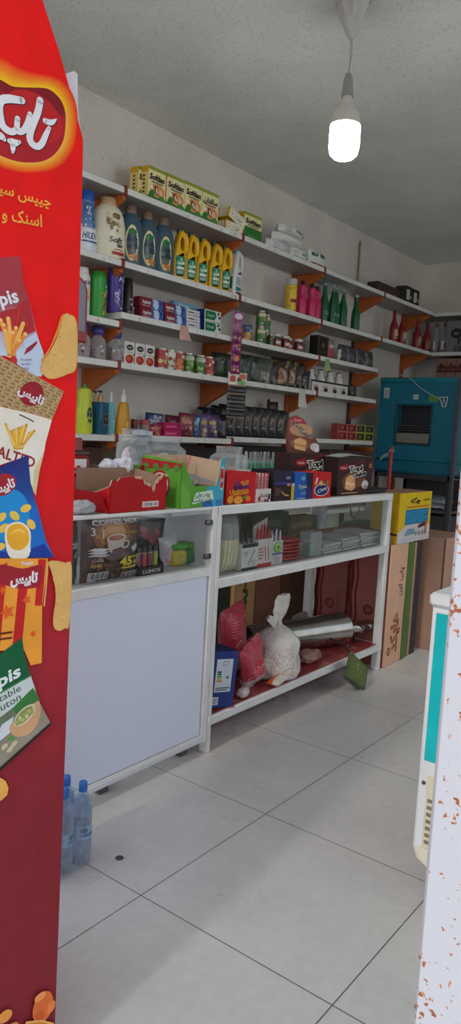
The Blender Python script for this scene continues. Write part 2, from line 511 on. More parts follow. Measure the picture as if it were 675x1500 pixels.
window('added_window_1', 'wide unseen window added in the right side wall for daylight', Matrix.Translation((XR + .06, WY0, WZ0)), WY1 - WY0, WZ1 - WZ0, 4)  # unseen opening, added so that daylight brightens the room
b = B(); b.box(-.02, .84, 0, XR + .12, .96, .35, (200, 200, 200)); b.box(XW, .84, 2.78, XR + .12, .96, ZC, (200, 200, 200)); b.box(XR - .06, .84, .35, XR + .12, .96, 2.78, (200, 200, 200))
o = setting('wall_front', b, 'wall_plaster'); o['label'] = 'shop front wall around the wide doorway'
window('added_window_2', 'unseen front window added right of the rusty door post for daylight', Matrix.Translation((-.02, .90, .35)) @ Matrix.Rotation(-PI / 2, 4, 'Z'), XR - .04, 2.43, 1)  # also added out of view, lets more daylight in from the front
b = B(); b.box(-.327, .88, 0, -.02, .935, 2.72, (255, 255, 255), .006); o = setting('door_1', b, 'rusty_white_steel')
o['label'] = 'white painted steel door post with orange rust spots'; o['category'] = 'door frame'

# ---------------------------------------------------------------- wall shelving
WHITE = (222, 221, 217)
ZL = [2.469, 2.111, 1.856, 1.603, 1.245]         # shelf tops
YJ = [1.77, 2.752, 3.745, 4.725, 5.685, 6.645]   # joints between the boards
names = ['top', 'second', 'third', 'fourth', 'lowest']
boards = {}
def board(y0, y1, z, label, grp='white boards of the wall shelving', clip=True):
    t = T('shelf_board', label, 'shelf', (0, 0, 0), group=grp)
    b = t.p('board', 'paint')
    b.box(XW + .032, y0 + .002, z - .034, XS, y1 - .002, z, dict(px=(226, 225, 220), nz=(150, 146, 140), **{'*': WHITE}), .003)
    d = front(b, XS)
    rg = random.Random(int(y0 * 100 + z * 1000))
    for i in range(6):
        u = rg.uniform(y0 + .05, y1 - .08); d.rect(u, z - rg.uniform(.012, .03), u + rg.uniform(.006, .02), z - rg.uniform(.010, .013), (196, 190, 182)); d.l = 1
    if clip:
        c = t.p('edge_clip', 'plastic'); c.box(XS - .01, y1 - .014, z - .042, XS + .006, y1 + .008, z + .008, (128, 44, 36), .003)
    return t.end()
for k, z in enumerate(ZL):
    n = 5 if k < 2 else 4
    for j in range(n):
        zz = z
        if k == 2 and j == 0: zz = z - .048
        if k == 4: zz = [1.226, 1.232, 1.246, 1.262][j]
        boards[k, j] = zz
        where = ['nearest the doorway, above the left cabinet', 'second from the doorway', 'in the middle of the wall', 'fourth from the doorway', 'running into the far corner'][j]
        board(YJ[j], (YW - .004 if j == 4 else YJ[j + 1] - (.02 if k >= 2 and j == 3 else 0)), zz, 'white shelf board of the %s level, %s' % (names[k], where), clip=not (k >= 2 and j == n - 1))
def zs(k, y):
    for j in range(5):
        if (k, j) in boards and y < YJ[j + 1]: return boards[k, j]
    return ZL[k]
ORANGE = (176, 92, 38)
for j, y in enumerate(YJ):
    if j == 0: continue
    dark = j == 4
    t = T('shelf_upright', '%s slotted steel upright with brackets, %s' % ('dark brown' if dark else 'orange', ['', 'first from the doorway, behind the dark softener bottles', 'second from the doorway, left of the hanging strip', 'third from the doorway, right of the pink bottles', 'left of the teal cooler', 'hidden in the far corner above the cooler'][j]), 'shelf upright', (0, 0, 0), group='uprights of the wall shelving')
    b = t.p('post', 'paint'); pc = (74, 60, 52) if dark else ORANGE
    b.box(XW + .001, y - .02, 0, XW + .03, y + .02, 2.47, pc, .003)
    if dark: b.box(XW + .001, y - .009, 2.46, XW + .016, y + .009, 2.90, (150, 132, 118), .002)
    d = front(b, XW + .03)
    for q in range(48):
        d.rect(y - .012, .1 + q * .05, y - .006, .13 + q * .05, (52, 34, 24)); d.l = 1
        d.rect(y + .006, .1 + q * .05, y + .012, .13 + q * .05, (52, 34, 24)); d.l = 1
    for k in range(5):
        if k > 1 and j == 5: continue
        z = min(zs(k, y - .1), zs(k, y + .1)) - .036
        c = t.p('bracket', 'paint')
        c.add([(XW + .03, y - .012, z), (XS - .015, y - .012, z), (XS - .015, y - .012, z - .022), (XW + .03, y - .012, z - .135),
               (XW + .03, y + .012, z), (XS - .015, y + .012, z), (XS - .015, y + .012, z - .022), (XW + .03, y + .012, z - .135)],
              [(0, 1, 2, 3), (7, 6, 5, 4), (1, 5, 6, 2), (2, 6, 7, 3), (0, 3, 7, 4), (0, 4, 5, 1)], (190, 98, 40))
    t.end()
# far wall shelves
for z, lab in ((2.462, 'short white shelf board high on the end wall'), (2.105, 'lower white shelf board on the end wall, under the clear bottles')):
    t = T('shelf_board', lab, 'shelf', group='white boards on the end wall')
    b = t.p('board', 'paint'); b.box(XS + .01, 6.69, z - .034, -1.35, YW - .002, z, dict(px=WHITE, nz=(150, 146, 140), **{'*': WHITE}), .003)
    c = t.p('bracket', 'paint'); c.add([(-2.2, 6.75, z - .034), (-2.2, YW, z - .034), (-2.2, YW, z - .16), (-2.17, 6.75, z - .034), (-2.17, YW, z - .034), (-2.17, YW, z - .16)],
        [(0, 1, 2), (5, 4, 3), (0, 3, 4, 1), (1, 4, 5, 2), (2, 5, 3, 0)], ORANGE)
    t.end()

# ---------------------------------------------------------------- hanging bulb
bx0, by0 = -1.603, 2.74
t = T('hanging_bulb', 'lit white LED bulb hanging on a cord from the ceiling', 'light bulb', (bx0, by0, ZC))
b = t.p('ceiling_rose', 'cloth', label='torn white plaster and cloth rose at the ceiling hole')
b.lathe([(.0, -.002), (.066, -.004), (.06, -.02), (.05, -.05), (.035, -.09), (.02, -.12), (.008, -.135), (0, -.136)], (206, 204, 198), 18, wob=.35)
b.add([(.01, -.05, -.006), (.06, -.03, -.010), (.065, .02, -.008), (.02, .015, -.012)], [(3, 2, 1, 0)], (60, 40, 32))
b = t.p('cord', 'plastic'); b.tube([(0, 0, -.12), (.003, .002, -.2), (-.002, 0, -.27), (-.006, -.004, -.33)], .0055, (176, 176, 170))
b = t.p('socket', 'plastic'); b.lathe([(0, -.265), (.012, -.266), (.019, -.29), (.024, -.34), (.024, -.352), (0, -.352)], (150, 148, 142), 20)
bu = t.p('bulb_housing', 'plastic'); bu.lathe([(0, -.35), (.019, -.35), (.02, -.375), (.032, -.392), (.052, -.415), (.0605, -.45), (.0605, -.462), (0, -.462)], (206, 202, 190), 28)
m, nt, out = newmat('lit_diffuser'); e = N(nt, 'ShaderNodeEmission'); e.inputs['Color'].default_value = (.9, .97, 1, 1); e.inputs['Strength'].default_value = BULB
nt.links.new(e.outputs[0], out.inputs[0])
b = t.p('diffuser', 'lit_diffuser', bu, 'glowing white diffuser'); b.lathe([(.0605, -.462), (.0615, -.48), (.0615, -.545), (.055, -.572), (.04, -.586), (.02, -.591), (0, -.592)], (255, 255, 255), 28)
t.end()

# ---------------------------------------------------------------- counters
YC0, YC1, YC2 = 1.30, 2.247, 3.785
ZT = .99
FR = (228, 228, 226)
t = T('display_cabinet', 'white framed cabinet with blank white front and glazed upper case', 'cabinet')
b = t.p('frame', 'paint')
for y in (YC0, YC1 - .03):
    for x in (XC - .50, XC - .035): b.box(x, y, .05, x + .035, y + .03, ZT, FR, .003)
for z0, z1 in ((.055, .085), (.722, .757), (ZT - .012, ZT)):
    b.box(XC - .034, YC0 + .03, z0, XC - .001, YC1 - .03, z1, FR, .002); b.box(XC - .5, YC0 + .03, z0, XC - .47, YC1 - .03, z1, FR, .002)
    b.box(XC - .49, YC1 - .033, z0, XC - .01, YC1 - .003, z1, FR, .002); b.box(XC - .49, YC0 + .003, z0, XC - .01, YC0 + .03, z1, FR, .002)
b = t.p('front_panel', 'panel'); b.box(XC - .022, YC0 + .03, .088, XC - .006, YC1 - .04, .722, (226, 232, 250), .002)
b.box(XC - .03, YC0 + .03, .06, XC + .004, YC1 - .03, .078, (220, 222, 228), .002)
b = t.p('case_floor', 'paint'); b.box(XC - .49, YC0 + .03, .735, XC - .034, YC1 - .034, .752, (214, 214, 212))
b = t.p('back_panel', 'paint'); b.box(XC - .47, YC0 + .03, .09, XC - .462, YC1 - .03, ZT - .012, (200, 204, 210))
b = t.p('side_panel', 'paint'); b.box(XC - .47, YC1 - .022, .09, XC - .034, YC1 - .014, ZT - .012, (214, 216, 220))
b = t.p('glass_top', 'display_glass', label='glass top of the glazed case'); b.box(XC - .47, YC0 + .03, ZT - .010, XC - .034, YC1 - .034, ZT - .002, (250, 252, 252))
b = t.p('glass_pane', 'display_glass'); b.box(XC - .012, YC0 + .035, .757, XC - .007, YC1 - .035, ZT - .012, (250, 252, 253))
for z in (.80, .93):
    b = t.p('hinge', 'metal'); b.lathe([(0, 0), (.011, 0), (.011, .01), (0, .011)], (120, 120, 122), 14, M=Matrix.Translation((XC - .006, YC1 - .06, z)) @ Matrix.Rotation(PI / 2, 4, 'Y'))
    b.box(XC - .006, YC1 - .05, z - .01, XC + .002, YC1 - .03, z + .01, (96, 96, 98), .002)
for y in (YC1 - .075, 1.75):
    b = t.p('foot', 'metal'); b.box(XC - .09, y - .02, 0, XC - .05, y + .025, .056, (120, 118, 116), .004)
t.end()

t = T('display_counter', 'white framed shop counter with glass front and open bottom shelf', 'counter')
b = t.p('frame', 'paint')
Y0 = YC1 + .003; Y1 = YC2
for y, wy in ((Y0, .026), (Y1 - .04, .04)):
    for x in (XC - .50, XC - .04): b.box(x, y, 0, x + .04, y + wy, ZT - .03, FR, .004)
for z0, z1 in ((ZT - .035, ZT), (.665, .703), (.112, .148)):
    b.box(XC - .037, Y0 + .002, z0, XC + .002, Y1 - .002, z1, FR, .003); b.box(XC - .498, Y0 + .002, z0, XC - .462, Y1 - .002, z1, FR, .003)
    for y in (Y0 + .003, Y1 - .037): b.box(XC - .47, y, z0, XC - .03, y + .034, z1, FR, .003)
b = t.p('worktop', 'display_glass', label='glass top pane'); b.box(XC - .465, Y0 + .03, ZT - .010, XC - .034, Y1 - .034, ZT - .002, (250, 252, 252))
b = t.p('case_shelf', 'paint'); b.box(XC - .47, Y0 + .03, .68, XC - .035, Y1 - .03, .70, (170, 168, 165))
b = t.p('base_board', 'paint', label='dusty red bottom board'); b.box(XC - .47, Y0 + .03, .132, XC - .012, Y1 - .03, .150, (150, 58, 56))
rg = random.Random(4); d = D(b, flat((0, 0, .150), (1, 0, 0), (0, 1, 0)))
for i in range(40):
    d.ell(rg.uniform(XC - .2, XC - .015), rg.uniform(Y0 + .05, Y1 - .06), .02 * rg.random() + .004, .03 * rg.random() + .004, (176, 110, 104), 7, 1, rg.uniform(0, 3)); d.l = 1
b = t.p('glass_pane', 'display_glass'); b.box(XC - .02, Y0 + .024, .703, XC - .015, Y1 - .038, ZT - .034, (250, 252, 251))
b = t.p('glass_pane', 'display_glass'); b.box(XC - .4, Y1 - .018, .703, XC - .035, Y1 - .013, ZT - .034, (248, 252, 250))
t.end()
# ---------------------------------------------------------------- makers for shop goods
MYZ = Matrix(((0, 0, 1, 0), (1, 0, 0, 0), (0, 1, 0, 0), (0, 0, 0, 1)))   # outline (x, y) -> (Y, Z), thickness along X
XF = XS - .03
def view(X, y): return math.atan2(y, -X)
def pack(name, label, cat, X, z, y, w, h, dp, cols, deco=None, left=None, top=None, group=None, mat='card', rz=0, ch=.0018, rot=None, extra=None, end=True):
    t = T(name, label, cat, (X, y, z), rz, group, rot)
    b = t.p('carton_body', mat); b.box(-dp, -w / 2, 0, 0, w / 2, h, cols, ch)
    if deco: deco(front(b, 0), w, h)
    if left: left(leftside(b, -w / 2), dp, h)
    if top: top(D(b, flat((0, 0, h), (0, 1, 0), (-1, 0, 0))), w, dp)
    if extra: extra(t, w, h, dp)
    return t.end() if end else t
def flask(name, label, cat, X, z, y, D_, h, prof, col, caps=(), sx=1, deco=None, mat='plastic', rz=0, group=None, seg=22, a0=0, extra=None):
    R = D_ / 2
    if sx != 1:
        th = view(X, y) - rz; R /= math.sqrt(math.cos(th) ** 2 + (sx * math.sin(th)) ** 2)
    pf = [(r * R, v * h) for r, v in prof]
    t = T(name, label, cat, (X, y, z), rz, group)
    b = t.p('bottle_body', mat); b.lathe(pf, (lambda zz, a: col(zz / h, a)) if callable(col) else col, seg, sx)
    for nm, cp, cc, cm in caps:
        c = t.p(nm, cm); c.lathe([(r * R, v * h) for r, v in cp], cc, 16, max(sx, .75))
    if deco:
        lb = t.p('label', 'gloss_card'); deco(wrap(lb, pf, sx, 1, a0), R, h)
    if extra: extra(t, R, h)
    return t.end()
OVAL = [(0, 0), (.9, 0), (1, .03), (1, .42), (.95, .58), (.8, .74), (.6, .84), (.46, .88), (.44, .9), (0, .9)]
def capped(r0, z0, r1, z1): return [(0, z0), (r0, z0), (r0 * 1.02, z0 + .01), (r1 * 1.02, z1 - .015), (r1 * .9, z1), (0, z1)]

# ================================================================ TOP LEVEL
YEL, GRN, CREAM, PEACH = (232, 178, 40), (52, 124, 52), (238, 226, 170), (226, 150, 90)
def softbox(word, persian=False):
    def f(d, w, h):
        d.rect(-w / 2, 0, w / 2, h, CREAM); d.rect(-w / 2, h * .9, w / 2, h, (150, 160, 50)); d.rect(-w / 2, 0, w / 2, h * .14, GRN)
        d.ell(.05 * w, h * .32, w * .42, h * .2, PEACH); d.ell(-w * .28, h * .2, w * .18, h * .1, GRN, rot=.5); d.ell(w * .3, h * .15, w * .2, h * .08, (70, 140, 60), rot=-.4)
        d.ell(-.02 * w, h * .33, w * .1, h * .15, (96, 50, 34), rot=.5); d.ell(.0, h * .32, w * .05, h * .1, (236, 226, 200), rot=.5)
        d.ell(w * .22, h * .3, w * .12, h * .1, (240, 190, 150)); d.ell(-w * .3, h * .38, w * .08, h * .06, (250, 246, 230))
        d.txt(word, 0, h * .70, h * .17, (34, 34, 30), w=w * .86, slant=.12, bold=.035)
        d.rect(-w * .3, h * .53, w * .34, h * .57, (120, 110, 80))
    return f
def softside(d, dp, h):
    d.rect(-dp, 0, 0, h, (240, 214, 130)); d.rect(-dp, h * .82, 0, h, YEL); d.rect(-dp, 0, 0, h * .1, GRN)
    for i in range(5): d.rect(-dp * .6, h * (.2 + i * .12), -dp * .35, h * (.26 + i * .12), (104, 70, 30)); d.l -= 1
    d.l += 1; d.rect(-dp * .95, h * .1, -dp * .8, h * .8, (250, 236, 190))
SC = dict(px=CREAM, ny=(240, 214, 130), pz=(120, 140, 50), **{'*': YEL})
z1 = ZL[0]
G = 'yellow powder boxes on the top shelf'
def sbx(xl, xr, yt, lab, word, dp=.07, X=XF, left=softside):
    y, w, h = bx(xl, xr, yt, X, z1); return pack('powder_box', lab, 'box', X, z1, y, w, min(h, .175), dp, SC, softbox(word), left, group=G)
y, w, h = bx(201, 226, 246, XF - .05, z1)
pack('powder_box', 'yellow powder box first of the row on the top shelf, mostly behind the second', 'box', XF - .05, z1, y, w, .165, .06, SC, softbox('Softlan'), softside, group=G)
sbx(216, 241, 246, 'yellow and cream powder box second in the top shelf row, its front partly hidden', 'Softlan', dp=.065)
sbx(243, 269, 258, 'yellow and cream powder box with a wide yellow side, third in the top shelf row', 'Softlan', dp=.08)
sbx(269.6, 294, 267, 'yellow and cream powder box fourth in the top shelf row', 'Softlan', dp=.07)
sbx(294.6, 318, 277, 'yellow and cream powder box with Persian lettering, right end of the upright row', fa('سافتلن'), dp=.07)
y = yat(340, XF - .02, z1)
def dots(d, dp, h):
    d.rect(-dp, 0, 0, h, (236, 228, 200)); d.speckle(-dp * .9, h * .1, -dp * .1, h * .9, 14, h * .05, [(90, 70, 40), GRN], 5); d.rect(-dp * .14, 0, 0, h, YEL)
def lying(lab, y, z, rot=None):
    return pack('powder_box', lab, 'box', XF - .005, z, y, .165, .062, .12, dict(px=(236, 228, 200), pz=GRN, **{'*': YEL}),
         lambda d, w, h: (d.rect(-w / 2, 0, w * .36, h, (238, 230, 205)), d.speckle(-w * .45, h * .1, w * .3, h * .9, 20, .0045, [(96, 76, 44), GRN], 2)),
         dots, lambda d, w, dp: (d.rect(-w / 2, 0, w / 2, dp, GRN), d.rect(-w * .3, dp * .3, w * .1, dp * .6, CREAM)), group=G, rot=rot)
lying('yellow powder box lying flat on the top shelf under a tilted one', y, z1)
lying('yellow powder box tilted on top of a flat one on the top shelf', y + .015, z1 + .066, rot=(-.30, .02, .0))
y, w, h = bx(356, 384, 304, XF, z1)
pack('powder_box', 'yellow powder box standing behind a green strip, beside the two lying ones', 'box', XF - .02, z1, y + .02, w * .9, .165, .07, SC,
     lambda d, w, h: (softbox('Softlan')(d, w, h), d.rect(-w / 2, 0, w / 2, h * .48, GRN), d.rect(-w * .3, h * .1, w * .2, h * .2, (90, 150, 80))), softside, group=G)

# soft white packs of paper goods
def pouch(name, label, cat, loc, w, h, dp, col, deco=None, group=None, rot=None, mat='film', nu=10, nv=12, seed=1, crimp=True, end=True, wr=.006, mp_only=False):
    'a filled bag standing in the plane x=0, front towards +x'
    def th(u, v):
        e = max(0, 1 - abs(2 * u - 1) ** 2.6) ** .6 * max(0, 1 - abs(2 * v - 1) ** 3.2) ** .7
        return dp / 2 * e
    def pt(u, v, sg, l=0):
        n = mnoise.noise((u * 3.1 + seed * 7.3, v * 3.7, seed * 1.9)) * wr * (1 - abs(2 * u - 1) ** 4)
        n += mnoise.noise((u * 8 + seed, v * 7, seed)) * wr * .4
        pin = 1 - .05 * math.sin(PI * v) * (1 if crimp else 0)
        return (sg * (th(u, v) + LIFT * l) + n, (u - .5) * w * pin, v * h)
    t = T(name, label, cat, loc, 0, group, rot)
    b = t.p('pouch_body', mat)
    b.grid(lambda u, v: pt(u, v, 1), nu, nv, col); b.grid(lambda u, v: pt(u, v, -1), nu, nv, col, flip=True)
    if deco:
        d = D(b, lambda u, v, l: pt(u / w + .5, v / h, 1, l + 2), min(w, h) * .14)
        deco(d, w, h)
    return t.end() if end else t
GW = 'white paper packs on the top shelf'
def softpack(lab, cy, cz, w, h, dp, rot, deco, seed, X=XF - .05):
    return pouch('paper_pack', lab, 'pack', (X, cy, cz), w, h, dp, (222, 222, 218), deco, GW, rot, 'film', seed=seed, crimp=False)
def whitedeco(d, w, h):
    d.rect(-w * .1, h * .35, w * .2, h * .55, (90, 96, 100)); d.rect(w * .28, h * .2, w * .42, h * .7, (150, 156, 160)); d.lines(-w * .4, h * .2, -w * .2, h * .7, 4, (170, 172, 174))
ya = yat(425, XF, z1)
softpack('white paper pack lying at the bottom left of the soft pile', ya - .10, z1 + .0, .26, .075, .13, (0, 0, .05), whitedeco, 1)
softpack('white paper pack lying at the bottom right of the soft pile', ya + .15, z1 + .0, .2, .085, .12, (0, 0, -.05), whitedeco, 2)
softpack('white paper pack in the middle layer of the soft pile', ya + .02, z1 + .073, .36, .065, .14, (0, 0, 0), None, 3)
softpack('white paper pack on the very top of the soft pile, dark print on it', ya + .05, z1 + .136, .3, .065, .13, (-.03, 0, .05), whitedeco, 4)
y, w, h = bx(457, 480, 366, XF, z1)
pouch('paper_pack', 'white paper pack with green print and a red corner beside the soft pile', 'pack', (XF - .04, y, z1), w * 1.05, h, .06, (226, 226, 222),
      lambda d, w, h: (d.rect(-w * .4, h * .6, -w * .1, h * .8, (40, 110, 60)), d.rect(.05 * w, h * .62, w * .38, h * .84, (50, 116, 66)), d.rect(-w * .42, h * .04, w * .3, h * .22, (176, 44, 50))), GW, seed=5)
# dark boxes at the end of the top shelf
y, w, h = bx(553, 592, 419, XF, z1)
pack('long_carton', 'long dark brown carton lying at the far end of the top shelf', 'box', XF, z1, y, w, h, .1, (66, 50, 46), lambda d, w, h: (d.rect(-w * .45, h * .1, w * .2, h * .3, (96, 76, 70)), d.rect(w * .3, h * .2, w * .46, h * .8, (40, 30, 30))), ch=.004)
for i, (a, c, yt) in enumerate(((593, 603, 419), (603.5, 613, 424))):
    y, w, h = bx(a, c, yt, XF, z1)
    pack('small_carton', ['black and white carton right beside the long brown one on the top shelf', 'black and white carton last on the top shelf, nearest the corner'][i], 'box', XF, z1, y, w * .96, h, .1, dict(px=(40, 38, 38), **{'*': (52, 50, 50)}),
         lambda d, w, h: d.rect(-w * .38, h * .2, w * .1, h * .8, (196, 196, 190)).rect(w * .15, h * .3, w * .4, h * .5, (150, 150, 146)), group='black and white cartons')

# ================================================================ SECOND LEVEL
X2 = XS - .08
def z2(px): return zs(1, yat(px, X2, ZL[1]))
# blue and white detergent bottle
y, D_, h = bt(112, 141, 270, X2, z2(126))
SH = [(0, 0), (.96, 0), (1, .02), (1, .2), (.86, .45), (.7, .62), (.66, .8), (.66, .84), (0, .84)]
flask('detergent_bottle', 'white and blue detergent bottle with a blue cap beside the red display stand', 'bottle', X2, z2(126), y, D_, min(h, .3), SH,
      lambda v, a: (216, 222, 230) if v < .36 else (96, 128, 176), [('cap', capped(.62, .83, .56, 1), (34, 84, 176), 'plastic')], .7,
      lambda d, R, h: (d.rect(-R * .9, h * .40, R * .9, h * .8, (110, 140, 186), (56, 92, 150)), d.speckle(-R * .7, h * .42, R * .7, h * .78, 22, R * .16, [(206, 216, 230), (40, 70, 120), (150, 176, 210)], 3),
                       d.rect(-R * .9, h * .2, R * .95, h * .36, (226, 232, 240)), d.txt('HILEX', R * .05, h * .28, h * .1, (24, 40, 84), slant=.25, w=R * 1.5), d.rect(-R * .8, h * .17, R * .9, h * .19, (30, 60, 120))), a0=-.25)
# cream softener
SOFT = [(0, 0), (.92, 0), (1, .025), (1, .4), (.97, .56), (.86, .72), (.66, .83), (.46, .875), (.42, .89), (0, .89)]
def softdeco(green):
    def f(d, R, h):
        if green:
            d.poly([(R * (-.05 + .55 * math.cos(a)), h * (.37 + .30 * math.sin(a))) for a in [i * PI / 10 for i in range(20)]], (226, 206, 130))
            d.poly([(R * (-.05 + .5 * math.cos(a)), h * (.37 + .28 * math.sin(a))) for a in [i * PI / 10 for i in range(20)]], (234, 224, 176))
            d.ell(R * .0, h * .55, R * .32, h * .055, (36, 130, 62)); d.ell(R * .1, h * .535, R * .2, h * .03, (24, 100, 50))
            d.txt('Soft', -R * .0, h * .435, h * .085, (30, 40, 40), w=R * .85); d.txt('lan', R * .18, h * .36, h * .07, (30, 40, 40))
            d.rect(-R * .4, h * .28, R * .42, h * .32, (36, 60, 50)); d.lines(-R * .35, h * .2, R * .3, h * .27, 3, (120, 110, 70))
            d.speckle(-R * .25, h * .1, R * .3, h * .2, 12, R * .16, [(226, 150, 50), (236, 180, 90), (200, 110, 40)], 2)
        else:
            d.speckle(-R * .3, h * .52, R * .5, h * .72, 16, R * .2, [(150, 128, 92), (196, 180, 150), (120, 100, 70), (220, 206, 176)], 8)
            d.ell(-R * .0, h * .5, R * .1, h * .05, (140, 118, 84)); d.ell(R * .35, h * .46, R * .07, h * .03, (160, 140, 106))
            d.txt('Soft', R * .3, h * .31, h * .09, (40, 36, 32), w=R * .8); d.txt('lan', R * .55, h * .235, h * .075, (40, 36, 32))
            d.rect(R * .05, h * .07, R * .95, h * .12, (176, 36, 44)); d.stroke([(R * .2, h * .15), (R * .5, h * .16), (R * .8, h * .14)], h * .012, (190, 60, 60))
    return f
y, D_, h = bt(137, 175, 272, X2, z2(150))
flask('softener_bottle', 'cream fabric softener bottle with a beige cap on the second shelf', 'bottle', X2, z2(150), y, D_, .305, SOFT, (226, 218, 192), [('cap', capped(.44, .87, .4, 1), (190, 160, 120), 'plastic')], .62, softdeco(False), rz=-.4)
first = None
for i, (a, c) in enumerate(((174, 204), (200, 226), (223, 250))):
    px = (a + c) / 2; y = yat(px, X2, z2(px)); lab = 'slate blue fabric softener bottle with oval label, ' + ['beside the cream bottle', 'middle one of the three', 'beside the yellow bleach jugs'][i]
    if not first:
        first = flask('softener_bottle', lab, 'bottle', X2, z2(px), y, .094, .308, SOFT, (62, 88, 104), [('cap', capped(.44, .87, .4, 1), (132, 104, 84), 'plastic')], .62, softdeco(True), rz=-.45, group='slate blue softener bottles')
    else: dup(first, (X2, y, z2(px)), -.45 + .08 * i, lab)
# yellow bleach jugs
def jug(name, label, loc, W, h, dp, col, group, rz, deco, cap, capname='cap'):
    t = T(name, label, 'bottle', loc, rz, group)
    out = [(-.46, 0), (.46, 0), (.5, .03), (.5, .42), (.49, .6), (.47, .78), (.38, .92), (.16, .97), (-.02, .95), (-.16, .86), (-.34, .66), (-.46, .46), (-.5, .36), (-.5, .03)]
    hole = [(.12, .62), (.24, .59), (.31, .67), (.29, .78), (.20, .84), (.11, .79), (.07, .70)]
    b = t.p('jug_body', 'plastic')
    b.plate(('jug', W, h), [([(x * W, y * h) for x, y in out], False), ([(x * W, y * h) for x, y in hole][::-1], True)], dp, dp * .32, col, MYZ, 3)
    c = t.p(capname, 'plastic'); c.lathe([(0, .9 * h), (W * .17, .9 * h), (W * .18, h * .985), (W * .14, h), (0, h)], cap, 14, M=Matrix.Translation((0, W * .02, 0)))
    l = t.p('label', 'gloss_card'); l.box(-dp / 2 - .001, -W * .5 - .001, h * .09, dp / 2 + .001, W * .5 + .001, h * .46, (36, 120, 96), dp * .33)
    deco(front(l, dp / 2 + .0012), W, h)
    return t.end()
def bleach(d, W, h):
    w = W * .33
    d.rect(-w, h * .1, w, h * .45, (40, 130, 100)); d.ell(-.0, h * .32, w * .8, h * .08, (90, 180, 130)); d.speckle(-w * .8, h * .26, w * .8, h * .42, 9, w * .3, [(226, 236, 226), (24, 80, 70), (60, 150, 120)], 3)
    d.rect(-w * .8, h * .2, w * .8, h * .25, (226, 234, 226)); d.txt(fa('سفید'), 0, h * .34, h * .07, (240, 244, 236), w=w * 1.4); d.lines(-w * .7, h * .12, w * .7, h * .18, 3, (200, 220, 200))
first = None
YL = (234, 180, 14)
for i, px in enumerate((259, 275, 292, 310, 325)):
    y = yat(px, X2, z2(px)); lab = 'yellow bleach jug with green label, ' + ['leftmost of five, beside the slate blue bottles', 'second of five from the left', 'third of five, in the middle', 'fourth of five with its handle hole facing out', 'rightmost of five, beside the white jug'][i]
    rz = [-.34, -.28, -.32, -.24, -.22][i]
    if not first: first = jug('bleach_jug', lab, (X2, y, z2(px)), .086, .285, .062, YL, 'yellow bleach jugs', rz, bleach, (40, 70, 50))
    else: dup(first, (X2, y, z2(px)), rz, lab)
y = yat(342, X2, z2(342))
jug('bleach_jug', 'white bleach jug with a light blue cap at the end of the yellow jugs', (X2, y, z2(342)), .088, .29, .06, (222, 224, 222), None, .1,
    lambda d, W, h: (d.rect(-W * .33, h * .1, W * .33, h * .46, (220, 224, 224)), d.rect(-W * .33, h * .12, W * .33, h * .2, (40, 130, 130)), d.lines(-W * .28, h * .24, W * .28, h * .42, 4, (110, 120, 140))), (70, 150, 176))
y, w, h = bx(350, 356.5, 405, XF, z2(350))
pack('small_carton', 'small white and navy carton squeezed beside the white bleach jug', 'box', XF - .06, ZL[1], y + .03, .045, .1, .05, (200, 204, 208), lambda d, w, h: d.rect(-w / 2, h * .3, w / 2, h * .9, (40, 44, 66)).rect(-w * .4, h * .1, w * .3, h * .2, (60, 120, 130)))
# yellow can, pink and green bottles
z = ZL[1]
y, D_, h = bt(416, 433, 408, X2, z)
flask('spray_can', 'yellow can with red pattern and white cap on the second shelf', 'can', X2, z, y, D_, h, [(0, 0), (.95, 0), (1, .02), (1, .8), (.85, .83), (0, .83)], (226, 190, 34),
      [('cap', [(0, .82), (.9, .82), (1, .84), (1, .95), (.9, 1), (0, 1)], (196, 192, 186), 'plastic')], 1,
      lambda d, R, h: (d.speckle(-R * 1.3, h * .05, R * 1.5, h * .76, 26, R * .2, [(170, 50, 30), (120, 40, 24), (240, 214, 80)], 4), d.rect(-R, h * .3, R, h * .4, (150, 30, 26))))
PINK = (206, 38, 96)
PB = [(0, 0), (.95, 0), (1, .03), (1, .46), (.94, .52), (.8, .56), (.78, .62), (.8, .84), (.6, .88), (0, .88)]
first = None
for i, (px, D_) in enumerate(((440, .078), (452.5, .08), (463, .078))):
    y = yat(px, X2, z); lab = 'pink bottle with dark emblem, ' + ['left of three, beside the yellow can', 'middle of three', 'right of three, beside the green bottles'][i]
    if not first: first = flask('cleaner_bottle', lab, 'bottle', X2, z, y, D_, .245, PB, PINK, [('cap', capped(.5, .87, .36, 1), (48, 30, 36), 'plastic')], 1,
        lambda d, R, h: (d.ell(R * .5, h * .3, R * .34, h * .1, (60, 20, 40)), d.ell(R * .5, h * .3, R * .2, h * .06, (170, 40, 90)), d.rect(R * .3, h * .12, R * .7, h * .17, (60, 20, 40))), group='pink cleaner bottles')
    else: dup(first, (X2 + (.01 if i == 1 else -.01), y, z), .0, lab)
GB = [(0, 0), (.95, 0), (1, .02), (1, .42), (.9, .54), (.6, .68), (.42, .78), (.38, .92), (.42, .93), (.42, .95), (0, .95)]
first = None
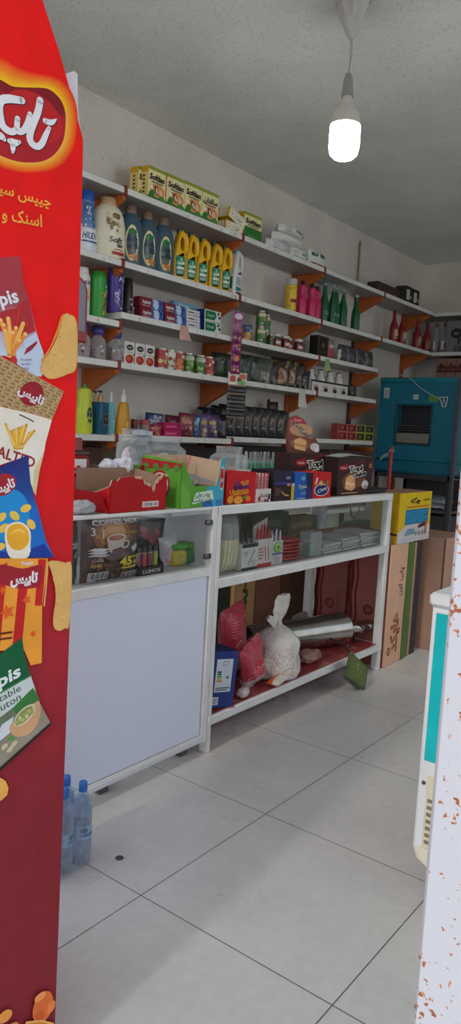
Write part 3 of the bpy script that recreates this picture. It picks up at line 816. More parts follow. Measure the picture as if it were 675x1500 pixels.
for i, px in enumerate((473, 482, 489.5, 497)):
    y = yat(px, X2, z); lab = 'dark green soda bottle under clear wrap, ' + ['first of four, beside the pink bottles', 'second of four', 'third of four', 'fourth of four, right end of the wrapped row'][i]
    if not first: first = flask('soda_bottle', lab, 'bottle', X2, z, y, .07, .285, GB, (22, 92, 54), [('cap', capped(.44, .94, .42, 1), (186, 196, 190), 'plastic')], 1,
        lambda d, R, h: (d.rect(-R * 1.2, h * .16, R * 1.4, h * .36, (26, 84, 70)), d.stroke([(-R * .4, h * .3), (-R * .6, h * .26), (-R * .2, h * .22), (R * .2, h * .28)], R * .12, (170, 206, 200)), d.txt('Co', R * .4, h * .26, h * .06, (190, 214, 206))), group='green soda bottles')
    else: dup(first, (X2 + (.02 if i % 2 else 0), y, z), .1 * i, lab)
ys = [yat(p, X2, z) for p in (468, 502)]
t = T('shrink_wrap', 'clear film over the tops of the green soda bottles', 'plastic wrap', (X2, (ys[0] + ys[1]) / 2, z + .235), kind='thing')
b = t.p('film', 'clear_film'); L = (ys[1] - ys[0])
b.grid(lambda u, v: (.05 * math.cos(PI * v) + .012 * mnoise.noise((u * 9, v * 3, 1)), (u - .5) * L, .075 * math.sin(PI * v) + .016 * mnoise.noise((u * 7, v * 4, 3))), 16, 8, (216, 222, 220)); t.end()
y = yat(519, X2, z); dup(first, (X2, y, z), .4, 'single dark green soda bottle standing alone under the orange bracket')
RB = [(0, 0), (.94, 0), (1, .02), (1, .46), (.9, .54), (.55, .68), (.42, .76), (.38, .9), (0, .9)]
first = None
for i, (px, dx) in enumerate(((575, 0), (587, 0), (609, .0), (623, .0))):
    y = yat(px, X2, z); lab = 'red sauce bottle with pale label, ' + ['first of four from the left', 'second of four, right of the first pair', 'third of four, under the last orange bracket', 'fourth of four, at the far corner'][i]
    if not first: first = flask('sauce_bottle', lab, 'bottle', X2, z, y, .076, .275, RB, (138, 26, 30), [('cap', capped(.42, .89, .4, 1), (120, 30, 30), 'plastic')], 1,
        lambda d, R, h: (d.rect(-R * .9, h * .14, R * .9, h * .42, (186, 160, 130)), d.ell(0, h * .28, R * .5, h * .09, (214, 196, 160)), d.rect(-R * .6, h * .17, R * .6, h * .21, (120, 40, 34))), group='red sauce bottles', mat='gloss_card')
    else: dup(first, (X2 + dx, y, z), .15 * i, lab)
# end wall: clear bottles, grey carton, brown cartons
def yend(px): return xat(px, 6.76, 2.105)
first = None
for i, px in enumerate((635.5, 647.5)):
    lab = 'clear bottle with red liquid, ' + ['nearer the corner', 'beside the grey carton'][i]
    if not first:
        t = T('cordial_bottle', lab + ' on the end wall shelf', 'bottle', (yend(px), 6.78, 2.105), -PI / 2, 'clear cordial bottles')
        b = t.p('bottle_glass', 'clear_plastic'); b.lathe([(r * .036, v * .27) for r, v in RB], (220, 220, 220), 18)
        b = t.p('liquid', 'gloss_card'); b.lathe([(0, .004), (.033, .004), (.0335, .09), (0, .09)], (120, 30, 40), 18)
        b = t.p('cap', 'plastic'); b.lathe([(0, .24), (.016, .24), (.015, .272), (0, .272)], (90, 80, 80), 14)
        b = t.p('label', 'gloss_card'); wrap(b, [(.034, 0), (.036, .05), (.036, .1), (.03, .14)]).rect(-.012, .03, .012, .11, (206, 200, 196))
        first = t.end()
    else: dup(first, (yend(px), 6.78, 2.105), -PI / 2, lab + ' on the end wall shelf')
MXZ = Matrix.Rotation(-PI / 2, 4, 'Z')
x0 = yend(654)
t = T('paper_carton', 'grey carton with large dark lettering on the end wall shelf', 'box', (x0 + .17, 6.72, 2.105), -PI / 2)
b = t.p('carton_body', 'card'); b.box(-.25, -.17, 0, 0, .17, .285, (120, 120, 122), .003)
d = front(b, 0); d.ell(-.075, .17, .055, .045, (44, 44, 48)); d.rect(-.1, .155, -.05, .18, (110, 110, 112)); d.txt('VIP', .035, .22, .075, (52, 52, 58), bold=.05); d.txt('PAP', .03, .11, .075, (60, 60, 66), bold=.05); d.txt('ER', -.05, .03, .05, (60, 60, 66))
t.end()
first = None
for r in range(2):
    for i in range(4):
        x = xat(637, 6.74, 1.8) + .045 + i * .092; lab = 'brown picture carton on the end wall, ' + ['lower', 'upper'][r] + ' row, ' + ['in the corner', 'second from the corner', 'third from the corner', 'fourth from the corner'][i]
        if not first:
            first = pack('cake_carton', lab, 'box', x, 0, 6.74, .088, .125, .2, (112, 70, 60), lambda d, w, h: (d.rect(-w / 2, h * .5, w / 2, h, (146, 118, 100)), d.speckle(-w * .4, h * .15, w * .4, h * .6, 10, .014, [(70, 34, 34), (160, 96, 90), (96, 48, 44)], 3), d.rect(-w / 2, 0, w / 2, h * .1, (84, 46, 42))), group='brown picture cartons')
        dup(first, (x, 6.74, 1.80 + r * .127), -PI / 2, lab) if not (r == 0 and i == 0) else None
        if r == 0 and i == 0: first.location = (x, 6.74, 1.80); first.rotation_euler = (0, 0, -PI / 2)
t = T('shelf_board', 'white shelf board low on the end wall under the brown picture cartons', 'shelf', group='white boards on the end wall')
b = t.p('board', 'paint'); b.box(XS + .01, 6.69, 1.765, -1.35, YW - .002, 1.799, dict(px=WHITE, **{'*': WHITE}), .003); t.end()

# ================================================================ THIRD LEVEL
def z3(px): return zs(2, yat(px, X2, ZL[2]))
SHMP = [(0, 0), (.95, 0), (1, .02), (1, .8), (.97, .87), (.85, .92), (.5, .93), (0, .93)]
y, D_, h = bt(110, 130, 388, X2, z3(120))
flask('shampoo_bottle', 'white shampoo bottle with peach drawing, half behind the red display stand', 'bottle', X2, z3(120), y, D_, .235, [(0, 0), (.95, 0), (1, .02), (1, .8), (.8, .88), (.7, .9), (0, .9)], (220, 218, 212),
      [('cap', capped(.72, .89, .7, 1), (214, 214, 210), 'plastic')], .7, lambda d, R, h: (d.ell(R * .3, h * .45, R * .5, h * .14, (230, 170, 140)), d.ell(R * .3, h * .5, R * .3, h * .07, (236, 200, 176)), d.txt('AVE', R * .3, h * .69, h * .085, (40, 50, 90))), rz=-.1)
y, D_, h = bt(130, 154.5, 391, X2, z3(142))
flask('shampoo_bottle', 'bright green shampoo bottle with seeds and grains pictured on it', 'bottle', X2, z3(142), y, D_, .235, SHMP, (44, 150, 52), [('cap', [(0, .92), (.9, .92), (.86, .97), (.7, 1), (0, 1)], (40, 130, 48), 'plastic')], .8,
      lambda d, R, h: (d.speckle(R * .0, h * .1, R * .7, h * .62, 50, R * .16, [(196, 130, 60), (222, 190, 110), (150, 80, 40), (120, 160, 60)], 7), d.txt(fa('شامپو'), R * .6, h * .72, h * .08, (190, 214, 170), w=R * .8), d.lines(R * .35, h * .55, R * .9, h * .66, 3, (150, 200, 140))))
y, D_, h = bt(155.5, 178, 395, X2, z3(166))
flask('shampoo_bottle', 'purple shampoo bottle with lilac flowers beside the green one', 'bottle', X2, z3(166), y, D_, .235, SHMP, (62, 46, 136), [('cap', [(0, .92), (.9, .92), (.86, .97), (.7, 1), (0, 1)], (54, 40, 110), 'plastic')], .8,
      lambda d, R, h: (d.speckle(-R * .5, h * .12, R * .7, h * .5, 30, R * .26, [(150, 130, 190), (96, 80, 150), (190, 176, 214), (80, 60, 130)], 9), d.txt('AVE', R * .5, h * .73, h * .1, (226, 226, 240)), d.lines(R * .1, h * .52, R * .8, h * .63, 3, (150, 140, 200)), d.rect(R * .1, h * .08, R * .8, h * .12, (200, 190, 220))))
y, D_, h = bt(179, 193, 394, X2 - .02, z3(190))
flask('spray_can', 'black body spray can with a white floral figure next to the purple bottle', 'can', X2 - .02, z3(190), y, D_, .2, [(0, 0), (1, 0), (1, .84), (.8, .88), (.8, .98), (.7, 1), (0, 1)], (46, 40, 42), (), 1,
      lambda d, R, h: (d.speckle(-R * .2, h * .22, R * .9, h * .66, 16, R * .35, [(196, 190, 184), (150, 144, 140), (60, 50, 50)], 2), d.rect(-R * .6, h * .1, R, h * .14, (120, 110, 106))))
# toothpaste
def paste(red):
    def f(d, w, h):
        d.rect(-w / 2, 0, 0 + w * .02, h, (122, 30, 44)); d.rect(0, 0, w / 2, h, (76, 116, 176), (40, 80, 150)); d.ell(w * .2, h * .5, w * .12, h * .5, (190, 206, 226)); d.rect(w * .34, 0, w / 2, h, (60, 96, 170))
        d.txt('Aquafresh', -w * .22, h * .58, h * .36, (230, 226, 230), w=w * .36); d.rect(-w * .4, h * .16, -w * .06, h * .24, (190, 150, 150)); d.speckle(w * .04, h * .1, w * .44, h * .9, 8, h * .16, [(180, 206, 236), (30, 60, 120)], 4)
    return f
TP = dict(px=(90, 50, 90), ny=(96, 22, 36), pz=(120, 40, 56), **{'*': (90, 30, 50)})
first = None
for i, (a, c, r) in enumerate(((205, 239, 0), (240, 272, 0), (204.5, 238, 1), (239, 271, 1))):
    z = ZL[2]; ya, yb = yat(a, XF, z), yat(c, XF, z); lab = 'red and blue toothpaste box, ' + ['lower left of the stacked four', 'lower right of the stacked four', 'upper left of the stacked four', 'upper right of the stacked four'][i]
    if not first: first = pack('toothpaste_box', lab, 'box', XF, z, (ya + yb) / 2, yb - ya - .004, .054, .05, TP, paste(1), None, group='red and blue toothpaste boxes')
    else: dup(first, (XF - .004 * r, (ya + yb) / 2, z + .0555 * r), 0, lab)
ya, yb = yat(250, XF - .09, ZL[2]), yat(284, XF - .09, ZL[2])
z = ZL[2]
for k in range(3):
    pack('toothpaste_box', ['pale blue toothpaste box stacked behind, bottom one', 'pale blue toothpaste box stacked behind, middle one', 'pale blue toothpaste box lying on top behind the red and blue ones'][k], 'box', XF - .07, z + .05 * k, (ya + yb) / 2, yb - ya, .048, .045, (120, 166, 190),
        lambda d, w, h: (d.rect(-w / 2, 0, w / 2, h * .3, (70, 130, 160)), d.txt('Crest', -w * .1, h * .6, h * .4, (226, 232, 236), w=w * .4), d.rect(w * .2, h * .3, w * .45, h * .6, (50, 100, 150))), group='pale blue toothpaste boxes')
ya, yb = yat(273, XF, z), yat(294, XF, z)
for k in range(3):
    for j in range(1):
        pack('cream_box', 'white cream tube box with blue end, ' + ['bottom', 'middle', 'top'][k] + ' of a stack of three', 'box', XF - .003 * k, z + .036 * k, (ya + yb) / 2, yb - ya - .004, .034, .05, (214, 214, 214),
             lambda d, w, h: (d.rect(-w * .4, h * .4, w * .05, h * .62, (90, 90, 100)), d.ell(w * .2, h * .5, w * .12, h * .3, (186, 190, 196)), d.rect(w * .42, 0, w / 2, h, (50, 70, 130)), d.rect(-w * .4, h * .1, w * .3, h * .16, (160, 160, 166))), group='white cream boxes')
ya, yb = yat(299, XF, z), yat(323, XF, z)
for k in range(2):
    pack('cream_box', 'white and green toothpaste box with a dark blue end, ' + ['lower', 'upper'][k] + ' of two', 'box', XF - .003 * k, z + .066 * k, (ya + yb) / 2, yb - ya - .003, .064, .07, dict(px=(214, 216, 212), ny=(40, 54, 110), **{'*': (206, 208, 204)}),
         lambda d, w, h: (d.poly([(-w * .46, h * .12), (w * .1, h * .12), (w * .22, h * .5), (w * .14, h * .9), (-w * .46, h * .9)], (28, 112, 66)), d.txt('fresh', -w * .14, h * .52, h * .26, (170, 200, 176), w=w * .42), d.speckle(w * .26, h * .15, w * .44, h * .9, 7, .009, [(60, 60, 50), (150, 150, 140), (40, 90, 60)], 3)), group='green and white toothpaste boxes')
# tins behind the hanging strip
def can(name, label, X, z, y, D_, h, base, deco, group=None, rim=(168, 164, 156), lid=None):
    t = T(name, label, 'can', (X, y, z), 0, group)
    R = D_ / 2; b = t.p('can_body', 'metal'); b.lathe([(0, 0), (R * .96, 0), (R, .003), (R, .006), (R * .98, .008), (R * .98, h - .008), (R, h - .006), (R, h - .001), (R * .95, h), (R * .93, h - .004), (0, h - .004)], rim, 20)
    l = t.p('label', 'gloss_card'); pf = [(R * .985, .008), (R * .985, h - .008)]; l.lathe([(R * .985, .009), (R * .985, h - .009)], base, 20); l.f = l.f[:-2]; l.c = l.c[:-2]; l.sm = l.sm[:-2]
    deco(wrap(l, pf), R, h)
    if lid: c = t.p('lid', 'plastic'); c.lathe([(0, h - .002), (R * 1.02, h - .012), (R * 1.02, h + .002), (R * .9, h + .005), (0, h + .005)], lid, 20)
    return t.end()
def fruit(cols, bg=None, n=14, seed=1):
    def f(d, R, h):
        if bg: d.rect(-R * 1.5, h * .62, R * 1.5, h * .86, bg)
        d.speckle(-R * 1.2, h * .12, R * 1.4, h * .58, n, R * .32, cols, seed)
        d.rect(-R * .2, h * .66, R * 1.1, h * .8, (226, 220, 206))
    return f
y, D_, h = bt(358, 373, 471, X2 - .03, ZL[2])
can('food_tin', 'orange food tin with a blue top behind the hanging strip', X2 - .05, ZL[2], y - .012, .066, .11, (206, 140, 66), fruit([(226, 180, 80), (190, 90, 40), (236, 206, 150)], (40, 84, 150)), lid=(44, 86, 150))
first = None
for k in range(2):
    for j in range(2):
        y = yat(380 + j * 7, X2 + .02 - .06 * j, ZL[2]) ; lab = 'green fruit tin, ' + ['lower', 'upper'][k] + ' ' + ['left', 'right'][j] + ' in a tower of four beside the hanging strip'
        if not first: first = can('food_tin', lab, X2 + .02, ZL[2], y, .066, .105, (58, 112, 56), fruit([(200, 170, 90), (176, 60, 40), (220, 206, 160), (90, 140, 60)], (210, 200, 160)), 'green fruit tins')
        else: dup(first, (X2 + .02 - .06 * j, y, ZL[2] + k * .106), .9 * j, lab)
y = yat(396, X2 + .02, ZL[2]); can('food_tin', 'small dark green tin at the foot of the tin tower', X2 + .02, ZL[2], y, .04, .08, (60, 84, 46), fruit([(170, 150, 90), (60, 40, 30)], None, 8, 4))
first = None
for i, px in enumerate((404, 417, 427.5, 436)):
    y = yat(px, X2, ZL[2]); lab = 'brown spread jar with a white lid, ' + ['first of four, beside the tins', 'second of four, largest looking', 'third of four, set back', 'fourth of four, right end'][i]
    if not first: first = flask('spread_jar', lab, 'jar', X2, ZL[2], y, .064, .095, [(0, 0), (.95, 0), (1, .05), (1, .7), (.85, .82), (0, .82)], (74, 36, 26), [('lid', [(0, .8), (.95, .8), (.97, .98), (.9, 1), (0, 1)], (210, 200, 190), 'plastic')], 1,
        lambda d, R, h: (d.rect(-R * 1.3, h * .16, R * 1.5, h * .66, (150, 48, 44)), d.rect(-R, h * .3, R * 1.2, h * .5, (222, 206, 196)), d.ell(R * .3, h * .25, R * .5, h * .12, (210, 150, 96)), d.ell(-R * .5, h * .56, R * .3, h * .08, (96, 50, 36))), group='brown spread jars')
    else: dup(first, (X2 - (.04 if i == 2 else 0), y, ZL[2]), .1, lab)
z = ZL[2]
y, w, h = bx(464, 480, 492, XF, z)
pack('tea_box', 'black box with a thin gold frame on the third shelf', 'box', XF, z, y, w, h, .07, (30, 28, 30), lambda d, w, h: (d.rect(-w * .42, h * .06, w * .42, h * .94, (104, 92, 64)), d.rect(-w * .38, h * .08, w * .38, h * .92, (30, 28, 30)), d.ell(0, h * .55, w * .14, h * .14, (110, 96, 66)), d.rect(-w * .2, h * .2, w * .2, h * .26, (100, 88, 60))))
y, w, h = bx(481, 490.5, 496, XF, z)
pouch('sachet_pack', 'pink and grey pouch standing between the black box and the small white bottle', 'pouch', (XF - .02, y, z), w * 1.15, h, .04, lambda u, v: (170, 70, 74) if v < .5 else (140, 122, 118), lambda d, w, h: d.rect(-w * .3, h * .55, w * .3, h * .7, (206, 196, 190)), seed=3)
y, D_, h = bt(492, 499.5, 507, X2 + .03, z)
flask('dropper_bottle', 'small white bottle with black spade marks on the third shelf', 'bottle', X2 + .03, z, y, D_, h, [(0, 0), (1, 0), (1, .72), (.6, .8), (0, .8)], (206, 204, 198), [('cap', capped(.5, .78, .45, 1), (60, 56, 54), 'plastic')], 1,
      lambda d, R, h: (d.ell(0, h * .55, R * .4, h * .07, (30, 30, 30)), d.ell(0, h * .4, R * .3, h * .05, (30, 30, 30)), d.ell(0, h * .14, R * .7, h * .09, (40, 40, 40)), d.rect(-R * .5, h * .24, R * .5, h * .3, (150, 60, 60))))
first = None
for i, (a, c) in enumerate(((501, 511.5), (512.5, 523), (525, 537), (538, 551))):
    y, w, h = bx(a, c, 511, XF, z); lab = 'dark grey foil packet, ' + ['first of four, next to the small white bottle', 'second of four', 'third of four', 'fourth of four, at the shelf end'][i]
    if not first: first = pouch('foil_packet', lab, 'packet', (XF - .03, y, z), .13, .135, .05, (92, 88, 94), lambda d, w, h: (d.rect(-w * .4, h * .55, w * .1, h * .75, (66, 62, 84)), d.speckle(w * .0, h * .1, w * .4, h * .6, 9, .013, [(130, 120, 112), (60, 56, 60), (150, 144, 140)], 5), d.stroke([(-w * .35, h * .3), (-w * .1, h * .4), (w * .1, h * .3)], .007, (140, 136, 140))), 'dark grey foil packets', (0, -.08, 0), 'foil', seed=2)
    else: dup(first, (XF - .03, y, z), None, lab)

# ================================================================ FOURTH LEVEL
z = ZL[3]
first = None
for i, (px, dz) in enumerate(((119, 0), (142, 0), (168, 0))):
    y = yat(px, X2, z); lab = 'clear sweet jar with round purple lid, ' + ['half behind the red display stand', 'middle of three', 'beside the white cartons'][i]
    if not first:
        t = T('sweet_jar', lab, 'jar', (X2, y, z), 0, 'clear sweet jars'); R = .042; h = .15
        b = t.p('jar_body', 'clear_plastic'); b.lathe([(0, 0), (R, 0), (R, .09), (R * .9, .105), (R * .6, .118), (R * .55, .128), (0, .128)], (238, 238, 238), 20)
        b = t.p('sweets', 'plastic'); rg = random.Random(3)
        b.lathe([(0, .003), (R * .9, .003), (R * .9, .07), (0, .074)], (150, 120, 116), 14)
        dd = wrap(b, [(R * .9, 0), (R * .9, .1)]); dd.speckle(-R * 2.6, .004, R * 2.6, .072, 70, .0075, [(150, 40, 56), (206, 196, 190), (176, 150, 140), (96, 30, 50)], 4)
        b = t.p('lid', 'plastic'); b.lathe([(0, .124), (R * .55, .124), (R * .74, .133), (R * .8, .148), (R * .7, .165), (R * .4, .176), (0, .178)], (72, 62, 140), 18)
        first = t.end()
    else: dup(first, (X2, y, z), .5 * i, lab)
# tomato paste cartons
def tomato(d, w, h):
    d.ell(0, h * .74, w * .36, h * .13, (40, 36, 38)); d.txt('1001', 0, h * .74, h * .09, (190, 186, 180), w=w * .5); d.rect(-w * .25, h * .5, w * .3, h * .53, (150, 140, 136)); d.ell(0, h * .22, w * .42, h * .2, (176, 56, 40)); d.ell(-w * .1, h * .25, w * .2, h * .1, (206, 96, 66)); d.rect(w * .32, h * .4, w * .44, h * .48, (60, 50, 50))
first = None
for i, (a, c) in enumerate(((182, 196.5), (197.5, 211.5), (212, 226))):
    y, w, h = bx(a, c, 505, XF, z); lab = 'white carton with a red tomato and black oval, ' + ['left of three, beside the sweet jars', 'middle of three', 'right of three, beside the tins'][i]
    if not first: first = pack('tomato_paste_carton', lab, 'box', XF, z, y, w * .98, .115, .06, dict(px=(222, 218, 212), ny=(206, 202, 196), **{'*': (214, 210, 204)}), tomato, lambda d, dp, h: (d.ell(-dp * .5, h * .74, dp * .3, h * .12, (50, 46, 48)), d.ell(-dp * .5, h * .2, dp * .36, h * .16, (160, 60, 46))), group='white tomato cartons')
    else: dup(first, (XF, y, z), 0, lab)
cans = [(235, (176, 60, 46), [(206, 170, 110), (150, 40, 34), (222, 200, 150)], 'red and tan food tin first in the row on the fourth shelf', None),
        (247, (206, 196, 180), [(180, 170, 150), (150, 60, 50)], 'white food tin between the red and orange ones', None),
        (259.5, (196, 110, 56), [(216, 130, 50), (230, 190, 120), (150, 60, 36)], 'orange food tin third in the row on the fourth shelf', None),
        (274, (70, 112, 52), [(110, 160, 66), (60, 96, 44), (150, 186, 96)], 'green pea tin left of the pale stripe tin', None),
        (283, (170, 176, 168), [(120, 150, 110), (70, 90, 80)], 'pale grey green tin set between two pea tins', None),
        (291, (74, 118, 54), [(110, 160, 66), (60, 96, 44), (150, 186, 96)], 'green pea tin right of the pale stripe tin', None),
        (303.5, (190, 70, 50), [(226, 206, 176), (150, 40, 34)], 'red and white food tin last in the row, by the orange bracket', None)]
for i, (px, bc, cc, lab, _) in enumerate(cans):
    X = X2 + .02 if i not in (4,) else X2 - .04
    y = yat(px, X, z); can('food_tin', lab, X, z, y, .075 if i != 4 else .055, .112, bc, fruit(cc, lerp(bc, (240, 236, 220), .6) if i % 2 else (176, 40, 40), 16, i), 'food tins on the fourth shelf', (186, 180, 168))
# bags of nuts, greens and pasta
def blobs(cols, n, s, seed): return lambda d, w, h: d.speckle(-w * .38, h * .06, w * .38, h * .8, n, s, cols, seed)
DG = (52, 56, 48)
bags = [(318, (44, 54, 42), .13, .15, [(60, 84, 50), (34, 44, 34)], 'dark green bag first beside the row of tins'),
        (331, (96, 78, 72), .11, .075, [(150, 120, 110), (70, 46, 44), (180, 160, 150)], 'low mottled pink brown bag lying behind the hanging strip'),
        (349, (48, 60, 50), .12, .17, [(66, 84, 60), (40, 50, 40)], 'dark green bag standing behind the hanging strip'),
        (364, (60, 74, 62), .11, .16, [(90, 104, 84), (52, 60, 50)], 'grey green bag just right of the hanging strip'),
        (378, (78, 84, 72), .13, .17, None, 'grey green bag with a pale lower half'),
        (391, (66, 54, 46), .11, .15, [(96, 80, 66), (40, 32, 28)], 'narrow brown bag leaning beside the pale one'),
        (404, (52, 40, 32), .14, .19, 1, 'brown bag with a large round spaghetti picture, left of two'),
        (416, (60, 46, 34), .14, .19, 1, 'brown bag with a large round spaghetti picture, right of two'),
        (427, (40, 34, 32), .12, .18, [(70, 60, 54), (120, 100, 80)], 'almost black bag leaning right of the spaghetti bags'),
        (437, (38, 36, 36), .11, .14, 2, 'black bag with a pale leaf shape beside the white jug pack')]
def plate_pic(d, w, h):
    d.ell(w * .02, h * .36, w * .36, h * .28, (150, 120, 92)); d.ell(w * .02, h * .36, w * .29, h * .22, (196, 160, 120)); d.ell(w * .02, h * .36, w * .2, h * .15, (140, 84, 60))
    for i in range(6): d.stroke([(w * .02 + w * .22 * math.cos(i + a * .5), h * .36 + h * .17 * math.sin(i + a * .5)) for a in range(4)], .006, [(226, 206, 150), (170, 100, 70)][i % 2])
    d.speckle(-w * .35, h * .68, w * .35, h * .9, 14, .012, [(90, 74, 40), (150, 120, 50), (70, 44, 34)], 3)
for i, (px, c, w, h, kind, lab) in enumerate(bags):
    y = yat(px, XF - .07, z)
    if kind == 1: dec = plate_pic
    elif kind == 2: dec = lambda d, w, h: (d.poly([(w * .0, h * .9), (w * .3, h * .95), (w * .42, h * .5), (w * .25, h * .1), (w * .08, h * .4)], (168, 166, 160)), d.stroke([(w * .1, h * .3), (w * .35, h * .1)], .01, (150, 148, 142)))
    elif kind is None: dec = lambda d, w, h: (d.rect(-w * .4, h * .06, w * .4, h * .46, (150, 140, 122)), d.speckle(-w * .35, h * .08, w * .35, h * .42, 24, .009, [(176, 166, 146), (120, 110, 96)], 2))
    else: dec = blobs(kind, 30, .016, i)
    pouch('food_bag', lab, 'bag', (XF - .055, y, z), w * 1.06, h * 1.04, .05, c, dec, 'bags on the fourth shelf', (-.10, -.10, -.78 + .02 * (i % 2)), 'film', seed=i + 3)
# four white jugs in a carton sleeve
y, w, h = bx(459, 512, 545, XF, z)
ym = y
first = None
MJ = [(0, 0), (.96, 0), (1, .03), (1, .5), (.92, .62), (.6, .78), (.44, .86), (.5, .9), (.5, .95), (0, .95)]
for i in range(4):
    yy = ym - w * .37 + w * .25 * i; lab = 'white bottle in the four bottle sleeve, ' + ['first from the left', 'second from the left', 'third from the left', 'last on the right'][i]
    if not first: first = flask('malt_bottle', lab, 'bottle', XF - .075, z + .002, yy, .084, .172, MJ, (222, 220, 214), [('cap', capped(.46, .93, .4, 1), (70, 54, 52), 'plastic')], 1,
        lambda d, R, h: (d.ell(R * .1, h * .68, R * .3, h * .06, (60, 50, 48)), d.lines(-R * .2, h * .52, R * .4, h * .6, 3, (110, 100, 96))), group='white bottles in the sleeve')
    else: dup(first, (XF - .075, yy, z + .002), .1 * i, lab)
def sleeve(d, w, h):
    d.rect(-w / 2, h * .84, w / 2, h, (66, 44, 46))
    for i in range(4):
        u = -w * .375 + w * .25 * i; d.txt(fa('مالت'), u - w * .02, h * .56, h * .2, (70, 50, 50), w=w * .14); d.ell(u, h * .26, w * .06, h * .18, (96, 60, 52)); d.ell(u + w * .02, h * .22, w * .035, h * .12, (66, 40, 38)); d.l -= 3
t = T('bottle_sleeve', 'white card sleeve with a dark band around four white bottles', 'carton', (XF - .02, ym, z))
b = t.p('sleeve_body', 'card')
for a0, b0, c0, d0 in ((-.004, -w / 2, 0, w / 2), (-.118, -w / 2, -.114, w / 2), (-.118, -w / 2, 0, -w / 2 + .004), (-.118, w / 2 - .004, 0, w / 2)): b.box(a0, b0, 0, c0, d0, .085, (220, 216, 212))
sleeve(front(b, 0), w, .085); t.end()
y = yat(519, XF - .03, z)
pouch('food_bag', 'small dark bag beside the white bottle sleeve', 'bag', (XF - .05, y, z), .08, .1, .06, (52, 48, 50), blobs([(76, 70, 70), (36, 34, 36)], 14, .012, 4), None, (0, -.1, -.2), seed=31)

# paper tags and hanging strips on the shelf edges
def tag(lab, px, py0, py1, wpx, col, curl=.02):
    X = XS + .002; p0 = onx(px, py0, X); p1 = onx(px, py1, X); w = wpx / FPX * dep(X, p0.y, p0.z) / math.cos(view(X, p0.y))
    t = T('hanging_tag', lab, 'paper tag', (X, p0.y, p1.z)); b = t.p('slip', 'paper'); h = p0.z - p1.z
    for o, fl in ((0, False), (-.0012, True)): b.grid(lambda u, v: (curl * (1 - v) ** 2 * math.sin(u * 2 + .3) + o, (u - .5) * w * (1.15 - .3 * v), v * h), 4, 6, col, flip=fl)
    return t.end()
tag('pink paper slip hanging from the third shelf edge', 270, 477, 499, 13, (200, 160, 144), .03)
tag('pale green paper slip hanging from the third shelf edge', 479.5, 526, 544, 7, (150, 176, 118), .02)
tag('white flared paper slip hanging from the fourth shelf edge', 443, 571, 597, 10, (206, 204, 196), .02)
# purple sachet strip
X = XS + .03
p0 = onx(349, 456, X); p1 = onx(349.5, 549, X); h = p0.z - p1.z
t = T('hanging_sachet_strip', 'long purple hanging strip of shiny sweet sachets', 'sachet strip', (X, p0.y, p1.z), -.55)
b = t.p('hanger', 'plastic'); b.tube([(0, 0, h - .004), (-.004, 0, h + .03), (-.026, -.016, ZL[1] - p1.z - .01)], .0022, (120, 110, 110), 6)
for k in range(6):
    b = t.p('sachet', 'film'); zz = h * (5 - k) / 6 + .001; hh = h / 6 - .002; w = .064 if k else .08
    cc = (120, 40, 96) if k > 1 else (150, 92, 130)
    ff = lambda u, v, sg, l=0: (sg * (.012 * max(0, (1 - abs(2 * u - 1) ** 3) * (1 - abs(2 * v - 1) ** 3)) + LIFT * l), (u - .5) * w * (1 if k or v < .6 else 1 - (v - .6) * .9), zz + v * hh)
    b.grid(lambda u, v: ff(u, v, 1), 6, 6, cc); b.grid(lambda u, v: ff(u, v, -1), 6, 6, cc, flip=True)
    d = D(b, lambda u, v, l: ff(u / w + .5, v / hh, 1, l + 2), .012)
    d.speckle(-w * .3, hh * .1, w * .3, hh * .9, 12, .007, [(210, 120, 180), (90, 20, 90), (226, 150, 60), (190, 60, 120)], k)
    if k == 0: d.ell(0, hh * .5, w * .3, hh * .3, (220, 196, 216))
    if k == 4: d.ell(0, hh * .5, w * .25, hh * .3, (214, 120, 50))
t.end()
X = XS + .035
p0 = onx(348, 546, X); p1 = onx(344, 612, X); h = p0.z - p1.z
t = T('hanging_sachet_card', 'hanging card with fruit picture and rows of dark sachets', 'display card', (X, p0.y, p1.z), -.5)
w = .125
b = t.p('card_header', 'gloss_card'); b.box(-.002, -w / 2, h * .7, .002, w / 2, h, (206, 196, 180)); d = front(b, .002)
d.ell(-w * .25, h * .86, w * .16, h * .08, (176, 50, 40)); d.ell(w * .1, h * .84, w * .12, h * .06, (60, 40, 30)); d.ell(w * .28, h * .92, w * .2, h * .06, (196, 90, 40)); d.ell(w * .25, h * .78, w * .22, h * .05, (110, 150, 80)); d.ell(-w * .28, h * .76, w * .16, h * .03, (236, 230, 220)); d.rect(-w / 2, h * .7, w / 2, h * .73, (120, 84, 60))
b = t.p('hanger', 'plastic'); b.tube([(0, 0, h - .004), (-.01, -.006, h + .004), (-.031, -.017, max(h, ZL[3] - p1.z) - .006)], .0022, (120, 110, 110), 6)
for k in range(4):
    b = t.p('sachet', 'film'); zz = h * .175 * (3 - k); hh = h * .165
    b.grid(lambda u, v: (.012 * math.sin(PI * u) ** .5 * math.sin(PI * v) ** .6, (u - .5) * w, zz + v * hh), 8, 6, lambda u, v: (150, 140, 130) if v < .18 else (40, 34, 34)); b.grid(lambda u, v: (-.004, (u - .5) * w, zz + v * hh), 1, 1, (50, 44, 44), flip=True)
t.end()

